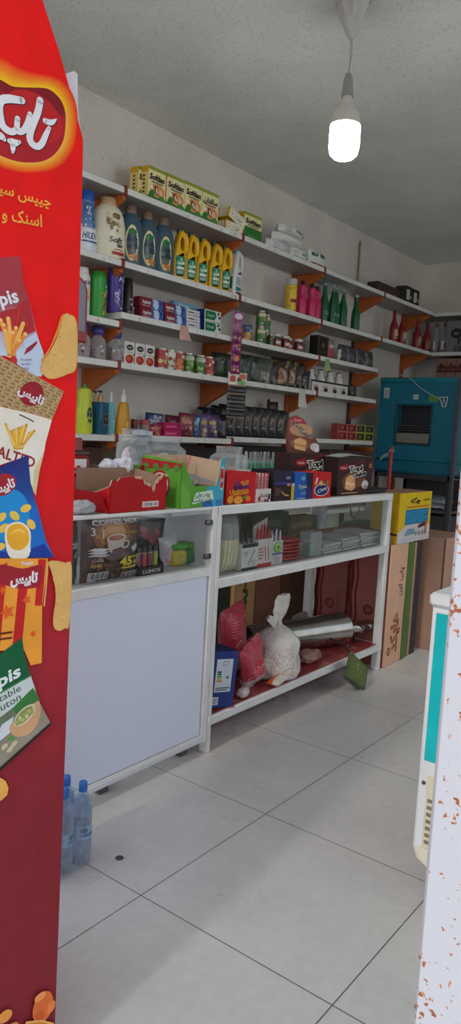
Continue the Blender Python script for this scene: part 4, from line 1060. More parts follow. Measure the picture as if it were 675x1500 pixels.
# ================================================================ LOWEST LEVEL
def z5(px): return zs(4, yat(px, X2, 1.24))
y, D_, h = bt(110, 134, 563, X2, z5(122))
flask('dish_soap_bottle', 'lime yellow dish soap bottle with a green cap and dark label', 'bottle', X2, z5(122), y, D_, .25, [(0, 0), (.95, 0), (1, .03), (1, .3), (.94, .5), (.8, .64), (.84, .74), (.86, .82), (.7, .9), (.3, .93), (0, .93)], (196, 206, 50), [('cap', capped(.32, .92, .22, 1.0), (60, 130, 50), 'plastic')], .7,
      lambda d, R, h: (d.poly([(-R * .3, h * .1), (R * .8, h * .1), (R * .8, h * .22), (-R * .3, h * .2)], (130, 186, 176)), d.ell(R * .3, h * .38, R * .42, h * .16, (30, 66, 54)), d.txt(fa('جام'), R * .3, h * .34, h * .09, (206, 220, 60), w=R * .8), d.lines(R * .1, h * .42, R * .5, h * .48, 2, (150, 180, 160))), rz=-.1)
def pump(t, R, h, body_top, col, gold=None):
    b = t.p('pump', 'metal' if gold else 'plastic'); r = R * .34
    b.lathe([(0, body_top), (r, body_top), (r, body_top + .1 * h), (r * .9, body_top + .14 * h), (r * .3, body_top + .15 * h), (r * .3, body_top + .22 * h), (0, body_top + .22 * h)], gold or col, 14)
    b = t.p('pump_nozzle', 'plastic'); b.box(-R * .2, -R * .25, body_top + .21 * h, R * .25, R * .25, body_top + .26 * h, col, .003); b.box(-R * .1, -R * .7, body_top + .22 * h, R * .1, 0, body_top + .255 * h, col, .002)
for i, (a, c, X) in enumerate(((132, 144, X2 - .075), (136, 154, X2 + .01))):
    z = z5(145); ya, yb = yat(a, X, z), yat(c, X, z); w = (yb - ya) * .8; h = .23
    t = T('hand_soap_bottle', ['dark blue square soap bottle behind its twin, gold pump', 'dark blue square soap bottle with gold and black pump in front'][i], 'bottle', (X, (ya + yb) / 2, z), .15, 'dark blue square soap bottles')
    b = t.p('bottle_body', 'plastic'); b.box(-.035, -w / 2, 0, .035, w / 2, h * .72, (24, 84, 112), .008)
    l = t.p('label', 'gloss_card'); d = front(l, .0352); d.rect(-w * .14, h * .22, w * .36, h * .46, (150, 120, 60)); d.rect(-w * .12, h * .235, w * .34, h * .445, (26, 28, 32)); d.ell(w * .1, h * .35, w * .12, h * .05, (110, 100, 90))
    pump(t, w * .5, h, h * .72, (36, 30, 28), (176, 140, 80)); t.end()
z = z5(160); y, D_, h = bt(154, 168, 583, X2, z)
flask('hand_soap_bottle', 'pale turquoise soap bottle with a small white nozzle', 'bottle', X2, z, y, D_, .22, [(0, 0), (.95, 0), (1, .03), (1, .5), (.8, .68), (.4, .76), (0, .76)], (110, 180, 186), [('nozzle', [(0, .74), (.34, .74), (.34, .84), (.28, .86), (.26, .98), (.1, 1), (0, 1)], (206, 214, 214), 'plastic')], .7,
      lambda d, R, h: (d.ell(R * .5, h * .3, R * .5, h * .13, (180, 214, 216)), d.speckle(R * .1, h * .1, R * .9, h * .45, 10, R * .18, [(60, 140, 160), (226, 236, 236)], 3)))
z = z5(179); y, D_, h = bt(168, 190, 577, X2 + .02, z)
flask('hand_soap_bottle', 'amber yellow liquid soap bottle with a white pump', 'bottle', X2 + .02, z, y, D_, .235, [(0, 0), (.9, 0), (1, .03), (.96, .3), (.72, .62), (.55, .7), (.3, .73), (0, .73)], (206, 150, 30), [('pump', [(0, .72), (.38, .72), (.4, .84), (.3, .88), (.16, .9), (.16, .98), (.1, 1), (0, 1)], (220, 216, 210), 'plastic')], .75,
      lambda d, R, h: (d.rect(-R * .4, h * .08, R * .5, h * .35, (190, 130, 26)), d.ell(R * .1, h * .22, R * .3, h * .08, (226, 186, 80))), mat='gloss_card')
z = z5(205)
for i, (a, c, yt, bc, lab) in enumerate(((191, 201, 614, (92, 50, 46), 'small dark red tub beside the amber soap'), (203, 219, 615, (150, 130, 126), 'low tub with a pink red lid behind the clear jars'))):
    y, D_, h = bt(a, c, yt, X2, z)
    flask('tub', lab, 'tub', X2, z, y, D_, h, [(0, 0), (.9, 0), (1, .7), (0, .7)], bc, [('lid', [(0, .68), (1.04, .68), (1.04, .95), (.9, 1), (0, 1)], (176, 70, 80) if i else (120, 40, 40), 'plastic')], 1)
# lower row of pouches
def snack(cols, seed): return lambda d, w, h: (d.speckle(-w * .36, h * .1, w * .36, h * .85, 16, w * .12, cols, seed), d.rect(-w * .3, h * .55, w * .3, h * .7, cols[0]))
items5 = [(227, .10, .105, (44, 70, 120), [(170, 180, 200), (30, 44, 84), (90, 130, 180)], 'blue pouch standing at the left of the lowest shelf snacks', .12),
          (229, .07, .05, (170, 60, 66), [(206, 130, 120), (110, 30, 44)], 'low red pouch in front of the blue one', .0),
          (258, .12, .10, (110, 34, 50), [(170, 90, 90), (70, 24, 36)], 'dark red pouch leaning behind the magenta packs', .10),
          (274, .09, .115, (120, 40, 50), [(196, 120, 100), (80, 24, 30), (180, 60, 70)], 'red patterned pouch right of the magenta packs', .02),
          (284, .09, .11, (46, 76, 112), [(120, 170, 200), (60, 120, 90), (190, 206, 216)], 'blue and green pouch next to the red patterned one', .02),
          (295, .10, .115, (96, 74, 120), [(190, 160, 90), (60, 40, 90), (150, 130, 170)], 'purple and yellow pouch, first of two', .03),
          (309, .10, .12, (84, 60, 100), [(200, 170, 80), (50, 36, 76), (140, 116, 160)], 'purple and yellow pouch, second of two, tilted', .03),
          (322, .10, .125, (40, 38, 42), [(86, 80, 84), (56, 50, 60)], 'charcoal pouch beside the purple ones', .03)]
for i, (px, w, h, c, cc, lab, back) in enumerate(items5):
    z = z5(px); y = yat(px, XF - back, z)
    pouch('snack_pouch', lab, 'pouch', (XF - back - .02, y, z), w * 1.1, h * 1.22, .04, c, snack(cc, i), 'snack pouches on the lowest shelf', (-.08, -.1, -.7), 'film', seed=i + 11)
z = z5(252)
for k in range(2):
    ya, yb = yat(240, XF, z), yat(265, XF, z)
    pack('sweet_box', 'magenta sweet box, ' + ['lower', 'upper'][k] + ' of two stacked on the lowest shelf', 'box', XF, z + .039 * k, (ya + yb) / 2, (yb - ya) * .98, .038, .06, dict(px=(190, 40, 100), **{'*': (170, 40, 90)}), lambda d, w, h: d.rect(-w * .4, h * .3, w * .2, h * .5, (226, 120, 160)).rect(w * .3, h * .2, w * .42, h * .8, (150, 24, 74)), group='magenta sweet boxes')
first = None
for i in range(7):
    px = 333 + i * 12.2; z = z5(px); y = yat(px, XF - .03, z); lab = 'black coffee pouch with a golden window, ' + ['first', 'second', 'third', 'fourth', 'fifth', 'sixth', 'last'][i] + ' of seven from the left'
    if not first: first = pouch('coffee_pouch', lab, 'pouch', (XF - .05, y, z), .135, .20, .045, (34, 32, 36), lambda d, w, h: (d.poly([(-w * .02, h * .1), (w * .26, h * .1), (w * .24, h * .66), (w * .08, h * .7), (-w * .06, h * .5)], (140, 104, 62)), d.speckle(0, h * .15, w * .2, h * .6, 10, .007, [(176, 140, 90), (100, 70, 44)], 3), d.rect(-w * .4, h * .2, -w * .15, h * .5, (56, 54, 60)), d.rect(-w * .4, h * .04, w * .4, h * .1, (30, 36, 62))), 'black coffee pouches on the lowest shelf', (-.10, -.10, -.82), 'film', seed=5)
    else: dup(first, (XF - .05, y, z), None, lab, rot=(-.10, -.10, -.82 + .02 * (i % 2)))
for i, (px, w, h, lab) in enumerate(((303, .13, .19, 'navy blue bag slumped behind the purple pouches'), (322, .13, .21, 'navy blue bag slumped behind the sachet card'), (352, .13, .19, 'navy blue bag behind the first black coffee pouches'), (384, .13, .18, 'navy blue bag behind the last black coffee pouches'))):
    z = z5(px); y = yat(px, XF - .14, z)
    pouch('navy_bag', lab, 'bag', (XF - .165, y, z), w, h, .06, (26, 28, 44), None, 'navy blue bags behind the pouches', (0, -.05, 0), 'film', seed=i + 50, wr=.02)
z = z5(413)
p0 = onx(413, 585, XF - .02)
t = T('card_stand', 'black framed upright card stand on the lowest shelf', 'stand', (XF - .13, p0.y + .05, z), -.2); h = p0.z - z
b = t.p('frame', 'plastic'); w = .1
for a0, c0, a1, c1 in ((-w / 2, 0, -w / 2 + .02, h), (w / 2 - .014, 0, w / 2, h * .95), (-w / 2, h - .04, w / 2, h - .015), (-w / 2, 0, w / 2, .02)): b.box(-.006, a0, c0, .006, a1, c1, (30, 26, 26), .002)
b = t.p('panel', 'card'); b.box(-.004, -w / 2 + .015, .01, -.001, w / 2 - .01, h - .03, (120, 84, 66)); t.end()
z = boards[4, 3]
ya, yb = yat(493.5, XF, z), yat(546, XF, z); cw = (yb - ya) / 4; k = 0
for r in range(2):
    for i in range(4):
        red = i < 2; c = (140, 44, 46) if red else (56, 64, 40); lab = ('red' if red else 'dark green') + ' small box with a pale frame, ' + ['lower', 'upper'][r] + ' row, ' + ['left end', 'second from left', 'third from left', 'right end'][i]
        pack('matchbox_pack', lab, 'box', XF, z + r * .063, ya + cw * (i + .5), cw * .97, .061, .06, lerp(c, (210, 190, 90) if not red else (200, 120, 110), .3), lambda d, w, h: (d.rect(-w * .5, 0, w * .5, h, (186, 110, 100) if red else (176, 172, 60)), d.rect(-w * .43, h * .1, w * .43, h * .9, c), d.ell(-w * .05, h * .5, w * .2, h * .24, lerp(c, (220, 200, 180), .35)), d.rect(w * .2, h * .2, w * .3, h * .8, lerp(c, (0, 0, 0), .4))), group='small framed boxes on the lowest shelf')
# ================================================================ ON THE LEFT CABINET
ZC1 = ZT
# red electronic scale with a pole display
X = -1.955
y0 = 1.60; z0 = ZC1
pa = onx(133, 718, X)
ys_ = pa.y
t = T('shop_scale', 'red electronic scale with white front labels and a raised display', 'scale', (X, ys_ - .15, z0), 0)
hs = onx(120, 667, X).z - z0
b = t.p('housing', 'plastic'); b.box(-.2, -.16, hs * .30, 0, .15, hs, (150, 26, 34), .014); b.box(-.19, -.15, hs * .12, -.006, .142, hs * .30, (66, 70, 68), .006)
for yy in (-.12, .10):
    b = t.p('foot', 'plastic'); b.lathe([(0, 0), (.016, 0), (.014, hs * .13), (0, hs * .13)], (40, 40, 42), 12, M=Matrix.Translation((-.03, yy, 0)))
b = t.p('name_label', 'gloss_card'); d = front(b, .001); d.rect(-.13, hs * .66, .125, hs * .93, (226, 222, 222)); d.txt(fa('محک'), .045, hs * .8, hs * .14, (176, 34, 44), w=.11, bold=.05); d.rect(.08, hs * .7, .12, hs * .72, (120, 130, 150))
b = t.p('data_label', 'gloss_card'); d = front(b, .001); d.rect(-.13, hs * .36, .12, hs * .58, (206, 212, 220)); d.lines(-.12, hs * .38, .09, hs * .56, 6, (120, 136, 160)); d.rect(.09, hs * .48, .115, hs * .56, (120, 110, 130))
b = t.p('pole', 'metal'); b.tube([(-.1, -.04, hs - .01), (-.1, -.04, .52)], .012, (150, 30, 36))
zt0 = onx(121, 497, X).z - z0; zt1 = onx(121, 432, X).z - z0
b = t.p('display_head', 'plastic', label='red framed display head with a blank grey face'); yd = onx(128, 470, X).y - (ys_ - .15)
b.plate('dispo', [([(-.12, 0), (.0, 0), (.0, .17), (-.012, .2), (-.04, .215), (-.12, .215)], False)], .04, .006, (150, 30, 40), Matrix.Translation((-.02, yd, zt0 - .01)) @ MYZ)
d = D(b, flat((.001, yd, zt0), (0, 1, 0), (0, 0, 1))); d.poly([(-.11, .025), (-.012, .025), (-.012, .155), (-.02, .178), (-.04, .19), (-.11, .19)], (120, 126, 142))
b = t.p('tray', 'plastic', label='red upright tray back'); zt = onx(122, 642, X).z - z0; b.box(-.05, -.10, hs + .012, -.035, yd + .03, zt, (146, 34, 40), .004)
b.box(-.2, -.1, hs - .002, -.02, yd + .05, hs + .014, (70, 40, 40), .004)
b.tube([(-.1, -.04, zt - .02), (-.1, -.04, zt0 + .01)], .01, (130, 30, 36))
t.end()
# crumpled film at the scale foot
def crumple(name, label, cat, loc, sx, sy, sz, col, mat, seed, group=None, amp=.35, rz=0, freq=1.7):
    t = T(name, label, cat, loc, rz, group); b = t.p('body', mat)
    def f(u, v):
        a = 2 * PI * u; p = PI * v - PI / 2
        q = Vector((math.cos(p) * math.cos(a), math.cos(p) * math.sin(a), math.sin(p)))
        k = 1 + amp * mnoise.noise(q * freq + Vector((seed * 5.1, 0, seed))) + amp * .6 * abs(mnoise.noise(q * freq * 2.6 + Vector((seed, seed * 3.3, 0))))
        return (q.x * sx * k, q.y * sy * k, max(0, sz + q.z * sz * k))
    b.grid(f, 26, 16, col, smooth=False); return t.end()
p = onx(118, 738, -1.80); crumple('crumpled_bag', 'crumpled silver grey plastic at the foot of the red scale', 'plastic bag', (-1.80, p.y, ZC1), .03, .055, .022, (170, 172, 178), 'film', 3)
# open trays
def tray(t, w, dp, hf, hb, outer, inner, notch=None, th=.004, hs_=None, lw=None):
    'open carton: front at x=0, height hf in front and hb behind'
    b = t.p('tray_body', 'card')
    b.box(-dp, -w / 2, 0, 0, w / 2, th, inner)
    b.box(-dp, -w / 2, 0, -dp + th, w / 2, hb, dict(px=inner, **{'*': outer}))
    for sy in (-1, 1):
        y0 = sy * (w / 2) - (th if sy > 0 else 0)
        hl, hr = lw if (lw and sy < 0) else (hs_ or hf, hb)
        v = [(-dp, y0, 0), (0, y0, 0), (0, y0, hl), (-dp, y0, hr)]; v += [(x, y + th, z) for x, y, z in v]
        b.add(v, [(0, 1, 2, 3), (7, 6, 5, 4), (2, 6, 7, 3), (1, 5, 6, 2), (0, 3, 7, 4)], [outer if sy < 0 else inner, outer if sy > 0 else inner, inner, outer, outer])
    top = notch or [(-w / 2, hf), (w / 2, hf)]
    n = len(top); v = [(0, y, 0) for y, z in top] + [(0, y, z) for y, z in top]; v += [(-th, y, z) for x, y, z in v]
    f = []; c = []
    for i in range(n - 1):
        f += [(i, i + 1, n + i + 1, n + i), (2 * n + i + 1, 2 * n + i, 3 * n + i, 3 * n + i + 1), (n + i, n + i + 1, 3 * n + i + 1, 3 * n + i)]; c += [outer, inner, (206, 186, 160)]
    b.add(v, f, c); return b
X = -1.77
ya, yb = yat(158, X, ZC1), yat(244, X, ZC1)
w = yb - ya; hf = onx(160, 703, X).z - ZC1
t = T('open_tray', 'torn open red carton tray with brown inside, on the left cabinet', 'carton tray', (X, (ya + yb) / 2, ZC1), .04)
rg = random.Random(5); nt_ = [(-w / 2, hf * .82), (-w * .47, hf), (-w * .38, hf * .96), (-w * .34, hf * 1.06), (-w * .1, hf * 1.1), (w * .04, hf * 1.08), (w * .1, hf * .9), (w * .2, hf * .84), (w * .26, hf * .66), (w * .3, hf * .9), (w * .36, hf * 1.02), (w * .44, hf * 1.16), (w / 2, hf * 1.14)]
b = tray(t, w, .16, hf, hf * 1.25, (186, 18, 26), (166, 134, 112), nt_, lw=(hf * .8, hf * .25))
d = front(b, 0); d.rect(w * .06, hf * .12, w * .36, hf * .3, (222, 214, 210)); d.txt('1250 80 124', w * .21, hf * .21, hf * .1, (60, 60, 64), w=w * .24)
for i in range(len(nt_) - 4):
    (u0, v0), (u1, v1) = nt_[i + 4], nt_[i + 4 + 1] if i + 5 < len(nt_) else nt_[-1]
    d.poly([(u0, v0), (u1, v1), (u1 - .004, v1 - hf * .09), (u0 + .004, v0 - hf * .07)], (214, 190, 160)); d.l -= 1
fl = t.p('carton_flap', 'card'); fl.add([(-.15, -w / 2 - .001, 0.002), (.0, -w / 2 - .001, 0.002), (-.015, -w / 2 - .03, hf * .62), (-.14, -w / 2 - .035, hf * .66)], [(0, 1, 2, 3), (3, 2, 1, 0)], [(170, 20, 28), (170, 20, 28)])
fl = t.p('torn_flap', 'card', label='ribbed brown cardboard flap folded in')
for k, fp in ((0, False), (-.002, True)): fl.grid(lambda u, v: (-.15 + .135 * u, -w / 2 + .008 + .075 * v, hf * (.30 + .45 * u) + k + .02 * math.sin(PI * v) - .012 * v), 3, 36, lambda u, v: [(186, 154, 130), (140, 112, 92)][int(v * 36) % 2], flip=fp)
t.end()
xw = X; cy = (ya + yb) / 2
t = T('green_wrapper', 'pale green leafy wrapper behind the torn red tray', 'wrapper', (X - .24, cy - .09, ZC1 + .002)); b = t.p('body', 'film')
b.grid(lambda u, v: (-.03 * math.sin(3 * v) + .02 * mnoise.noise((u * 4, v * 4, 2)), (u - .5) * .3, .10 + .07 * math.sin(PI * u) * v + .02 * mnoise.noise((u * 5, v * 3, 9)) - .1 * (1 - v)), 14, 10, lambda u, v: (176, 182, 146) if v < .55 else (120, 134, 90)); t.end()
p = onx(163, 692, -1.95); crumple('paper_scrap', 'crumpled white paper leaning left behind the torn red tray', 'paper', (-1.955, p.y - .012, ZC1 + .112), .026, .034, .026, (214, 216, 226), 'paper', 8, amp=.5)
p = onx(178, 692, -1.95); crumple('paper_scrap', 'larger crumpled white paper beside the dark strip packs', 'paper', (-1.955, p.y + .016, ZC1 + .108), .028, .036, .034, (218, 220, 230), 'paper', 14, amp=.5)
p = onx(196, 690, -1.97)
t = T('sachet_box', 'dark purple sachet strip box with a yellow label behind the red tray', 'box', (-2.0, p.y + .02, ZC1), 0); b = t.p('carton_body', 'card'); b.box(-.05, -.10, 0, 0, .10, .135, (44, 28, 48), .003)
d = front(b, 0); d.rect(-.09, .085, -.01, .115, (206, 192, 110)); d.rect(-.06, .095, -.03, .105, (90, 80, 50)); d.speckle(.02, .07, .09, .12, 8, .007, [(120, 60, 110), (150, 120, 150)], 2); t.end()

# green and blue open tray
X = -1.765
ya, yb = yat(262, X, ZC1), yat(327, X, ZC1); w = yb - ya; hf = onx(265, 700, X).z - ZC1
t = T('open_tray', 'open green and light blue carton tray with Persian lettering', 'carton tray', (X, (ya + yb) / 2, ZC1), .02)
GRE = (96, 164, 56); BLU = (70, 170, 200)
hb = hf * 1.65
nt2 = [(-w / 2, hf * 1.5), (-w * .42, hf * 1.45), (-w * .30, hf * .98), (-w * .2, hf * .72), (w * .3, hf * .7), (w * .36, hf * 1.0), (w * .4, hf * 1.6), (w / 2, hf * 1.7)]
b = tray(t, w, .19, hf, hb, GRE, (206, 178, 148), nt2, hs_=hf * 1.5)
d = front(b, 0)
d.poly([(-.02 * w, .0), (w / 2, 0), (w / 2, hf * 1.68), (w * .405, hf * 1.58), (w * .37, hf * .98), (w * .3, hf * .68), (w * .1, hf * .68)], BLU); d.poly([(0, 0), (w * .28, 0), (w * .12, hf * .3), (w * .04, hf * .3)], (50, 110, 180)); d.rect(w * .32, 0, w * .46, hf * .22, (60, 130, 190))
d.poly([(-w * .24, hf * .12), (-w * .16, hf * .5), (w * .22, hf * .56), (w * .26, hf * .24)], (214, 232, 214)); d.txt(fa('پودر یخی'), -w * .0, hf * .45, hf * .16, (30, 110, 70), w=w * .34); d.txt(fa('یخ در بهشت'), 0, hf * .26, hf * .14, (30, 70, 90), w=w * .44)
d.poly([(-w / 2, 0), (-w * .26, 0), (-w * .3, hf * .5), (-w / 2, hf * .9)], (110, 180, 70)); d.ell(w * .43, hf * .95, w * .055, hf * .42, (214, 226, 220)); d.ell(w * .43, hf * .95, w * .048, hf * .36, (186, 36, 40)); d.txt(fa('مینو'), w * .43, hf * .95, hf * .2, (236, 230, 226), w=w * .07)
d = D(b, flat((0, -w / 2, 0), (1, 0, 0), (0, 0, 1))); d.rect(-.19, 0, 0, hf * 1.2, GRE); d.ell(-.10, hf * .7, .05, hf * .5, (176, 30, 40)); d.ell(-.10, hf * .7, .042, hf * .42, (214, 206, 200)); d.ell(-.10, hf * .7, .036, hf * .36, (180, 34, 42)); d.poly([(-.19, hf * 1.2), (-.19, hf * 1.55), (0, hf * 1.45), (0, hf * 1.3)], (176, 40, 40))
for i in range(4): d.ell(-.17 + i * .05, hf * 1.3, .014, hf * .1, (84, 140, 60))
c = t.p('inner_divider', 'card'); c.box(-.18, -w * .1, .004, -.02, -w * .1 + .004, hf * .9, (196, 168, 140))
t.end()
t = T('foil_sachet', 'grey plastic sachets lying inside the green and blue tray', 'sachet', (X - .095, (ya + yb) / 2 + .01, ZC1 + .005)); b = t.p('body', 'film')
b.grid(lambda u, v: ((v - .5) * .16, (u - .5) * .18, hf * .75 + .03 * math.sin(PI * u) * math.sin(PI * v) + .012 * mnoise.noise((u * 6, v * 6, 5))), 14, 10, (134, 140, 140)); b.grid(lambda u, v: ((v - .5) * .16, (u - .5) * .18, 0), 1, 1, (134, 140, 140), flip=True); t.end()
# tomato print box behind (left of the green tray)
ya, yb = yat(206, -1.93, ZC1), yat(256, -1.93, ZC1)
t = T('sachet_box', 'green and red sachet box lying behind the torn red tray', 'box', (-1.94, (ya + yb) / 2, ZC1), 0); w = yb - ya; b = t.p('carton_body', 'card'); hh = onx(215, 682, -1.93).z - ZC1
b.box(-.045, -w / 2, 0, 0, w / 2, hh, (94, 150, 60), .002); d = front(b, 0); d.rect(-w / 2, hh * .82, w / 2, hh, (176, 44, 36)); d.speckle(-w * .45, hh * .3, w * .4, hh * .8, 14, .02, [(70, 120, 40), (180, 50, 40), (130, 180, 80)], 6); t.end()
# clear jars
JARP = [(0, 0), (.96, 0), (1, .03), (1, .70), (.95, .79), (.66, .87), (.62, .88), (.67, .885), (.67, .905), (.63, .91), (.67, .925), (.67, .94), (.63, .95), (.67, .96), (.67, 1), (0, 1)]
def bigjar(lab, px, wpx, ytop, X, oval=True, col=(240, 242, 242), grp='large clear plastic jars', content=None):
    y = yat(px, X, 1.1); R = wpx / FPX * dep(X, y, 1.1) / 2; h = onx(px, ytop, X).z - ZC1
    t = T('clear_jar', lab, 'jar', (X, y, ZC1), 0, grp)
    b = t.p('jar_body', 'clear_plastic'); b.lathe([(r * R, v * h) for r, v in JARP], col, 28)
    b = t.p('contents', 'film', label='pale crumpled wrappers inside the jar'); b.lathe([(0, .01), (R * .8, .01), (R * .86, h * .2), (R * .75, h * (content or .45)), (R * .4, h * (content or .45) + .02), (0, h * (content or .45) + .01)], (196, 192, 195), 22, wob=.25)
    if oval:
        l = t.p('label', 'gloss_card'); d = wrap(l, [(R * 1.01, 0), (R * 1.01, h)], a0=-.95); d.ell(0, h * .56, R * .55, h * .19, (222, 216, 218)); d.ell(0, h * .56, R * .48, h * .16, (224, 214, 218))
    return t.end()
bigjar('clear jar with pale oval label, behind the white paper scraps', 193, 48, 628, -2.14)
bigjar('larger clear jar with pale oval label, beside the lying jar', 242, 60, 640, -2.10)
bigjar('clear wide jar standing behind the orange juice box', 334, 58, 654, -2.02, False, content=.3)
# bag on top of jars
p = onx(213, 650, -2.0)
t = T('plastic_bag', 'crumpled clear plastic bag stuffed between the two labelled jars', 'plastic bag', (-2.02, p.y, ZC1 + .155)); b = t.p('body', 'clear_film')
b.grid(lambda u, v: (.03 * math.cos(2 * PI * u) * (1 - .3 * v) + .012 * mnoise.noise((u * 9, v * 6, 1)), .062 * math.sin(2 * PI * u) * (1 - .3 * v) + .014 * mnoise.noise((u * 9, v * 6, 4)), .10 * v), 24, 10, (226, 230, 236)); b.v = b.v
k = t.p('knotted_top', 'film'); k.lathe([(.01, .09), (.035, .10), (.04, .115), (0, .12)], (190, 198, 210), 14, wob=.6); t.end()
# lying jar with silver cap
pa_ = onx(262, 676, -2.02); pb_ = onx(290, 666, -2.02)
t = T('clear_jar', 'clear jar lying on its side with a silver cap facing right', 'jar', (-2.02, pa_.y - .02, ZC1 + .15)); Mx = Matrix.Rotation(-PI / 2 - .12, 4, 'X')
b = t.p('jar_body', 'clear_plastic'); b.lathe([(0, 0), (.036, 0), (.038, .01), (.038, .10), (.03, .115), (0, .115)], (222, 224, 226), 22, M=Mx)
b = t.p('cap', 'metal'); b.lathe([(0, .113), (.036, .113), (.037, .14), (.032, .145), (.028, .142), (.012, .142), (.01, .145), (0, .145)], (150, 146, 146), 22, M=Mx)
b = t.p('contents', 'film'); b.lathe([(0, .008), (.03, .008), (.03, .09), (0, .09)], (196, 190, 190), 14, M=Mx, wob=.3); t.end()
crumple('plastic_bag', 'pile of crumpled clear wrappers under the lying jar', 'plastic bag', (-2.02, pa_.y + .055, ZC1 + .001), .045, .075, .048, (206, 208, 210), 'clear_film', 4, amp=.3)
for i, (px, py) in enumerate(((216, 690), (256, 672), (276, 672))):
    p = onx(px, py, -1.9); t = T('drinking_straw', 'thin pink straw, ' + ['leftmost of three behind the trays', 'middle one leaning right, below the lying jar', 'right one leaning right, in front of the lying jar'][i], 'straw', (-1.9, p.y, p.z - .02), 0, 'thin pink straws'); b = t.p('body', 'plastic'); b.tube([(-.02, -.02, -.08), (0, (-.01 if i == 0 else .0), 0), (.0, (-.012 if i == 0 else .012), .03)], .003, (206, 90, 110)); t.end()

# ================================================================ ON THE RIGHT COUNTER
X = -1.775
def cb(name, lab, xl, xr, yt, dp, cols, deco, X=X, **k):
    y, w, h = bx(xl, xr, yt, X, ZT); return pack(name, lab, 'box', X, ZT, y, w, h, dp, cols, deco, **k)
def juicy(d, w, h):
    d.txt('Bubble', 0, h * .56, h * .16, (70, 60, 130), w=w * .52, bold=.05, rot=.12); d.l -= 1; d.txt('Bubble', -.002, h * .565, h * .16, (230, 200, 214), w=w * .5, bold=.0, rot=.12)
    d.txt('Juicee', -w * .04, h * .4, h * .17, (226, 180, 40), w=w * .6, bold=.06, rot=.06); d.txt('Juicee', -w * .04, h * .4, h * .15, (176, 60, 30), w=w * .56, bold=0, rot=.06); d.speckle(-w * .2, h * .6, w * .2, h * .74, 8, .012, [(80, 60, 130), (220, 120, 60)], 2)
    d.poly([(-w * .5, 0), (w * .14, 0), (w * .1, h * .08), (-w * .5, h * .04)], (120, 40, 30)); d.ell(-w * .1, h * .14, w * .17, h * .13, (230, 140, 30)); d.ell(-w * .1, h * .13, w * .12, h * .09, (240, 180, 70))
    for i in range(6): d.stroke([(-w * .1, h * .13), (-w * .1 + w * .1 * math.cos(i * PI / 3), h * .13 + h * .075 * math.sin(i * PI / 3))], .0025, (226, 130, 30)); d.l -= 1
    d.l += 1
    d.ell(-w * .38, h * .16, w * .1, h * .12, (224, 150, 50)); d.ell(w * .1, h * .22, w * .1, h * .05, (90, 130, 50), rot=.4); d.ell(w * .22, h * .16, w * .09, h * .09, (220, 120, 40)); d.stroke([(-w * .38, h * .3), (-w * .42, h * .44)], .008, (226, 150, 40))
cb('gum_box', 'red sweet box with an orange slice picture, leftmost on the counter', 330.5, 373, 692, .13, (200, 24, 30), juicy)
y, w, h = bx(374, 398, 690, X, ZT)
t = T('gum_display', 'white display box with red and white striped sweet sticks', 'box', (X, y, ZT), .1, None)
b = t.p('carton_body', 'card'); b.box(-.11, -w / 2, 0, 0, w / 2, h * .42, (214, 206, 204), .002); b.box(-.115, -w / 2, 0, -.105, w / 2, h * .98, (214, 206, 204), .002)
b.add([(-.11, -w / 2, h * .42), (0, -w / 2, h * .42), (-.11, -w / 2, h * .98)], [(0, 1, 2), (2, 1, 0)], (206, 198, 196))
d = front(b, 0); d.txt('Kolip', w * .05, h * .22, h * .11, (96, 40, 50), w=w * .6); d.rect(w * .3, h * .08, w * .44, h * .26, (50, 30, 40)); d.ell(-w * .34, h * .12, w * .1, h * .09, (176, 60, 70)); d.speckle(-w * .2, h * .02, w * .3, h * .1, 6, .008, [(190, 150, 140), (120, 50, 50)], 2)
for i in range(4):
    s = t.p('sweet_stick', 'gloss_card'); uu = -w * .36 + i * w * .24; s.box(-.07, uu - w * .08, h * .38, -.012, uu + w * .08, h * .9, (220, 206, 204), .003)
    dd = D(s, flat((-.012, uu, h * .40), (0, 1, 0), (0, 0, 1)))
    for q in range(5): dd.poly([(-w * .08, h * .1 * q), (w * .08, h * .1 * q + .01), (w * .08, h * .1 * q + .02), (-w * .08, h * .1 * q + .012)], (190, 50, 56)); dd.l -= 1
t.end()
cb('chocolate_box', 'black and dark violet chocolate box beside the striped stick display', 399, 427, 689, .12, dict(px=(44, 36, 62), pz=(34, 28, 46), **{'*': (32, 26, 30)}), lambda d, w, h: (d.rect(-w / 2, 0, w / 2, h * .5, (42, 28, 28)), d.rect(-w * .44, h * .56, w * .4, h * .6, (70, 70, 140)), d.rect(w * .14, h * .7, w * .36, h * .8, (110, 130, 190)), d.txt(fa('شکلات'), -w * .08, h * .6, h * .12, (76, 66, 150), w=w * .6), d.rect(w * .2, h * .48, w * .36, h * .56, (190, 150, 100)), d.stroke([(-w * .05, h * .3), (w * .08, h * .2), (w * .3, h * .16)], .006, (206, 160, 100)), d.lines(-w * .4, h * .2, -w * .1, h * .45, 4, (116, 84, 60))), X=X - .005)
cb('sweet_box', 'narrow yellow side box squeezed left of the blue box', 425.5, 430.5, 708, .1, (206, 170, 50), lambda d, w, h: d.rect(-w / 2, h * .85, w / 2, h, (190, 190, 200)), X=X - .004)
def topblue(d, w, h):
    d.rect(w * .12, 0, w / 2, h, (38, 52, 104)); d.poly([(w * .1, h), (w / 2, h), (w / 2, h * .3), (w * .25, h * .6)], (36, 32, 50)); d.ell(-w * .06, h * .8, w * .1, h * .07, (170, 200, 226)); d.ell(-w * .06, h * .8, w * .06, h * .04, (60, 120, 190)); d.txt('Type', -w * .1, h * .5, h * .14, (206, 214, 190), w=w * .5, slant=.3); d.txt('10', -w * .02, h * .24, h * .14, (130, 170, 210), w=w * .26); d.rect(-w * .4, h * .04, w * .1, h * .07, (160, 190, 220))
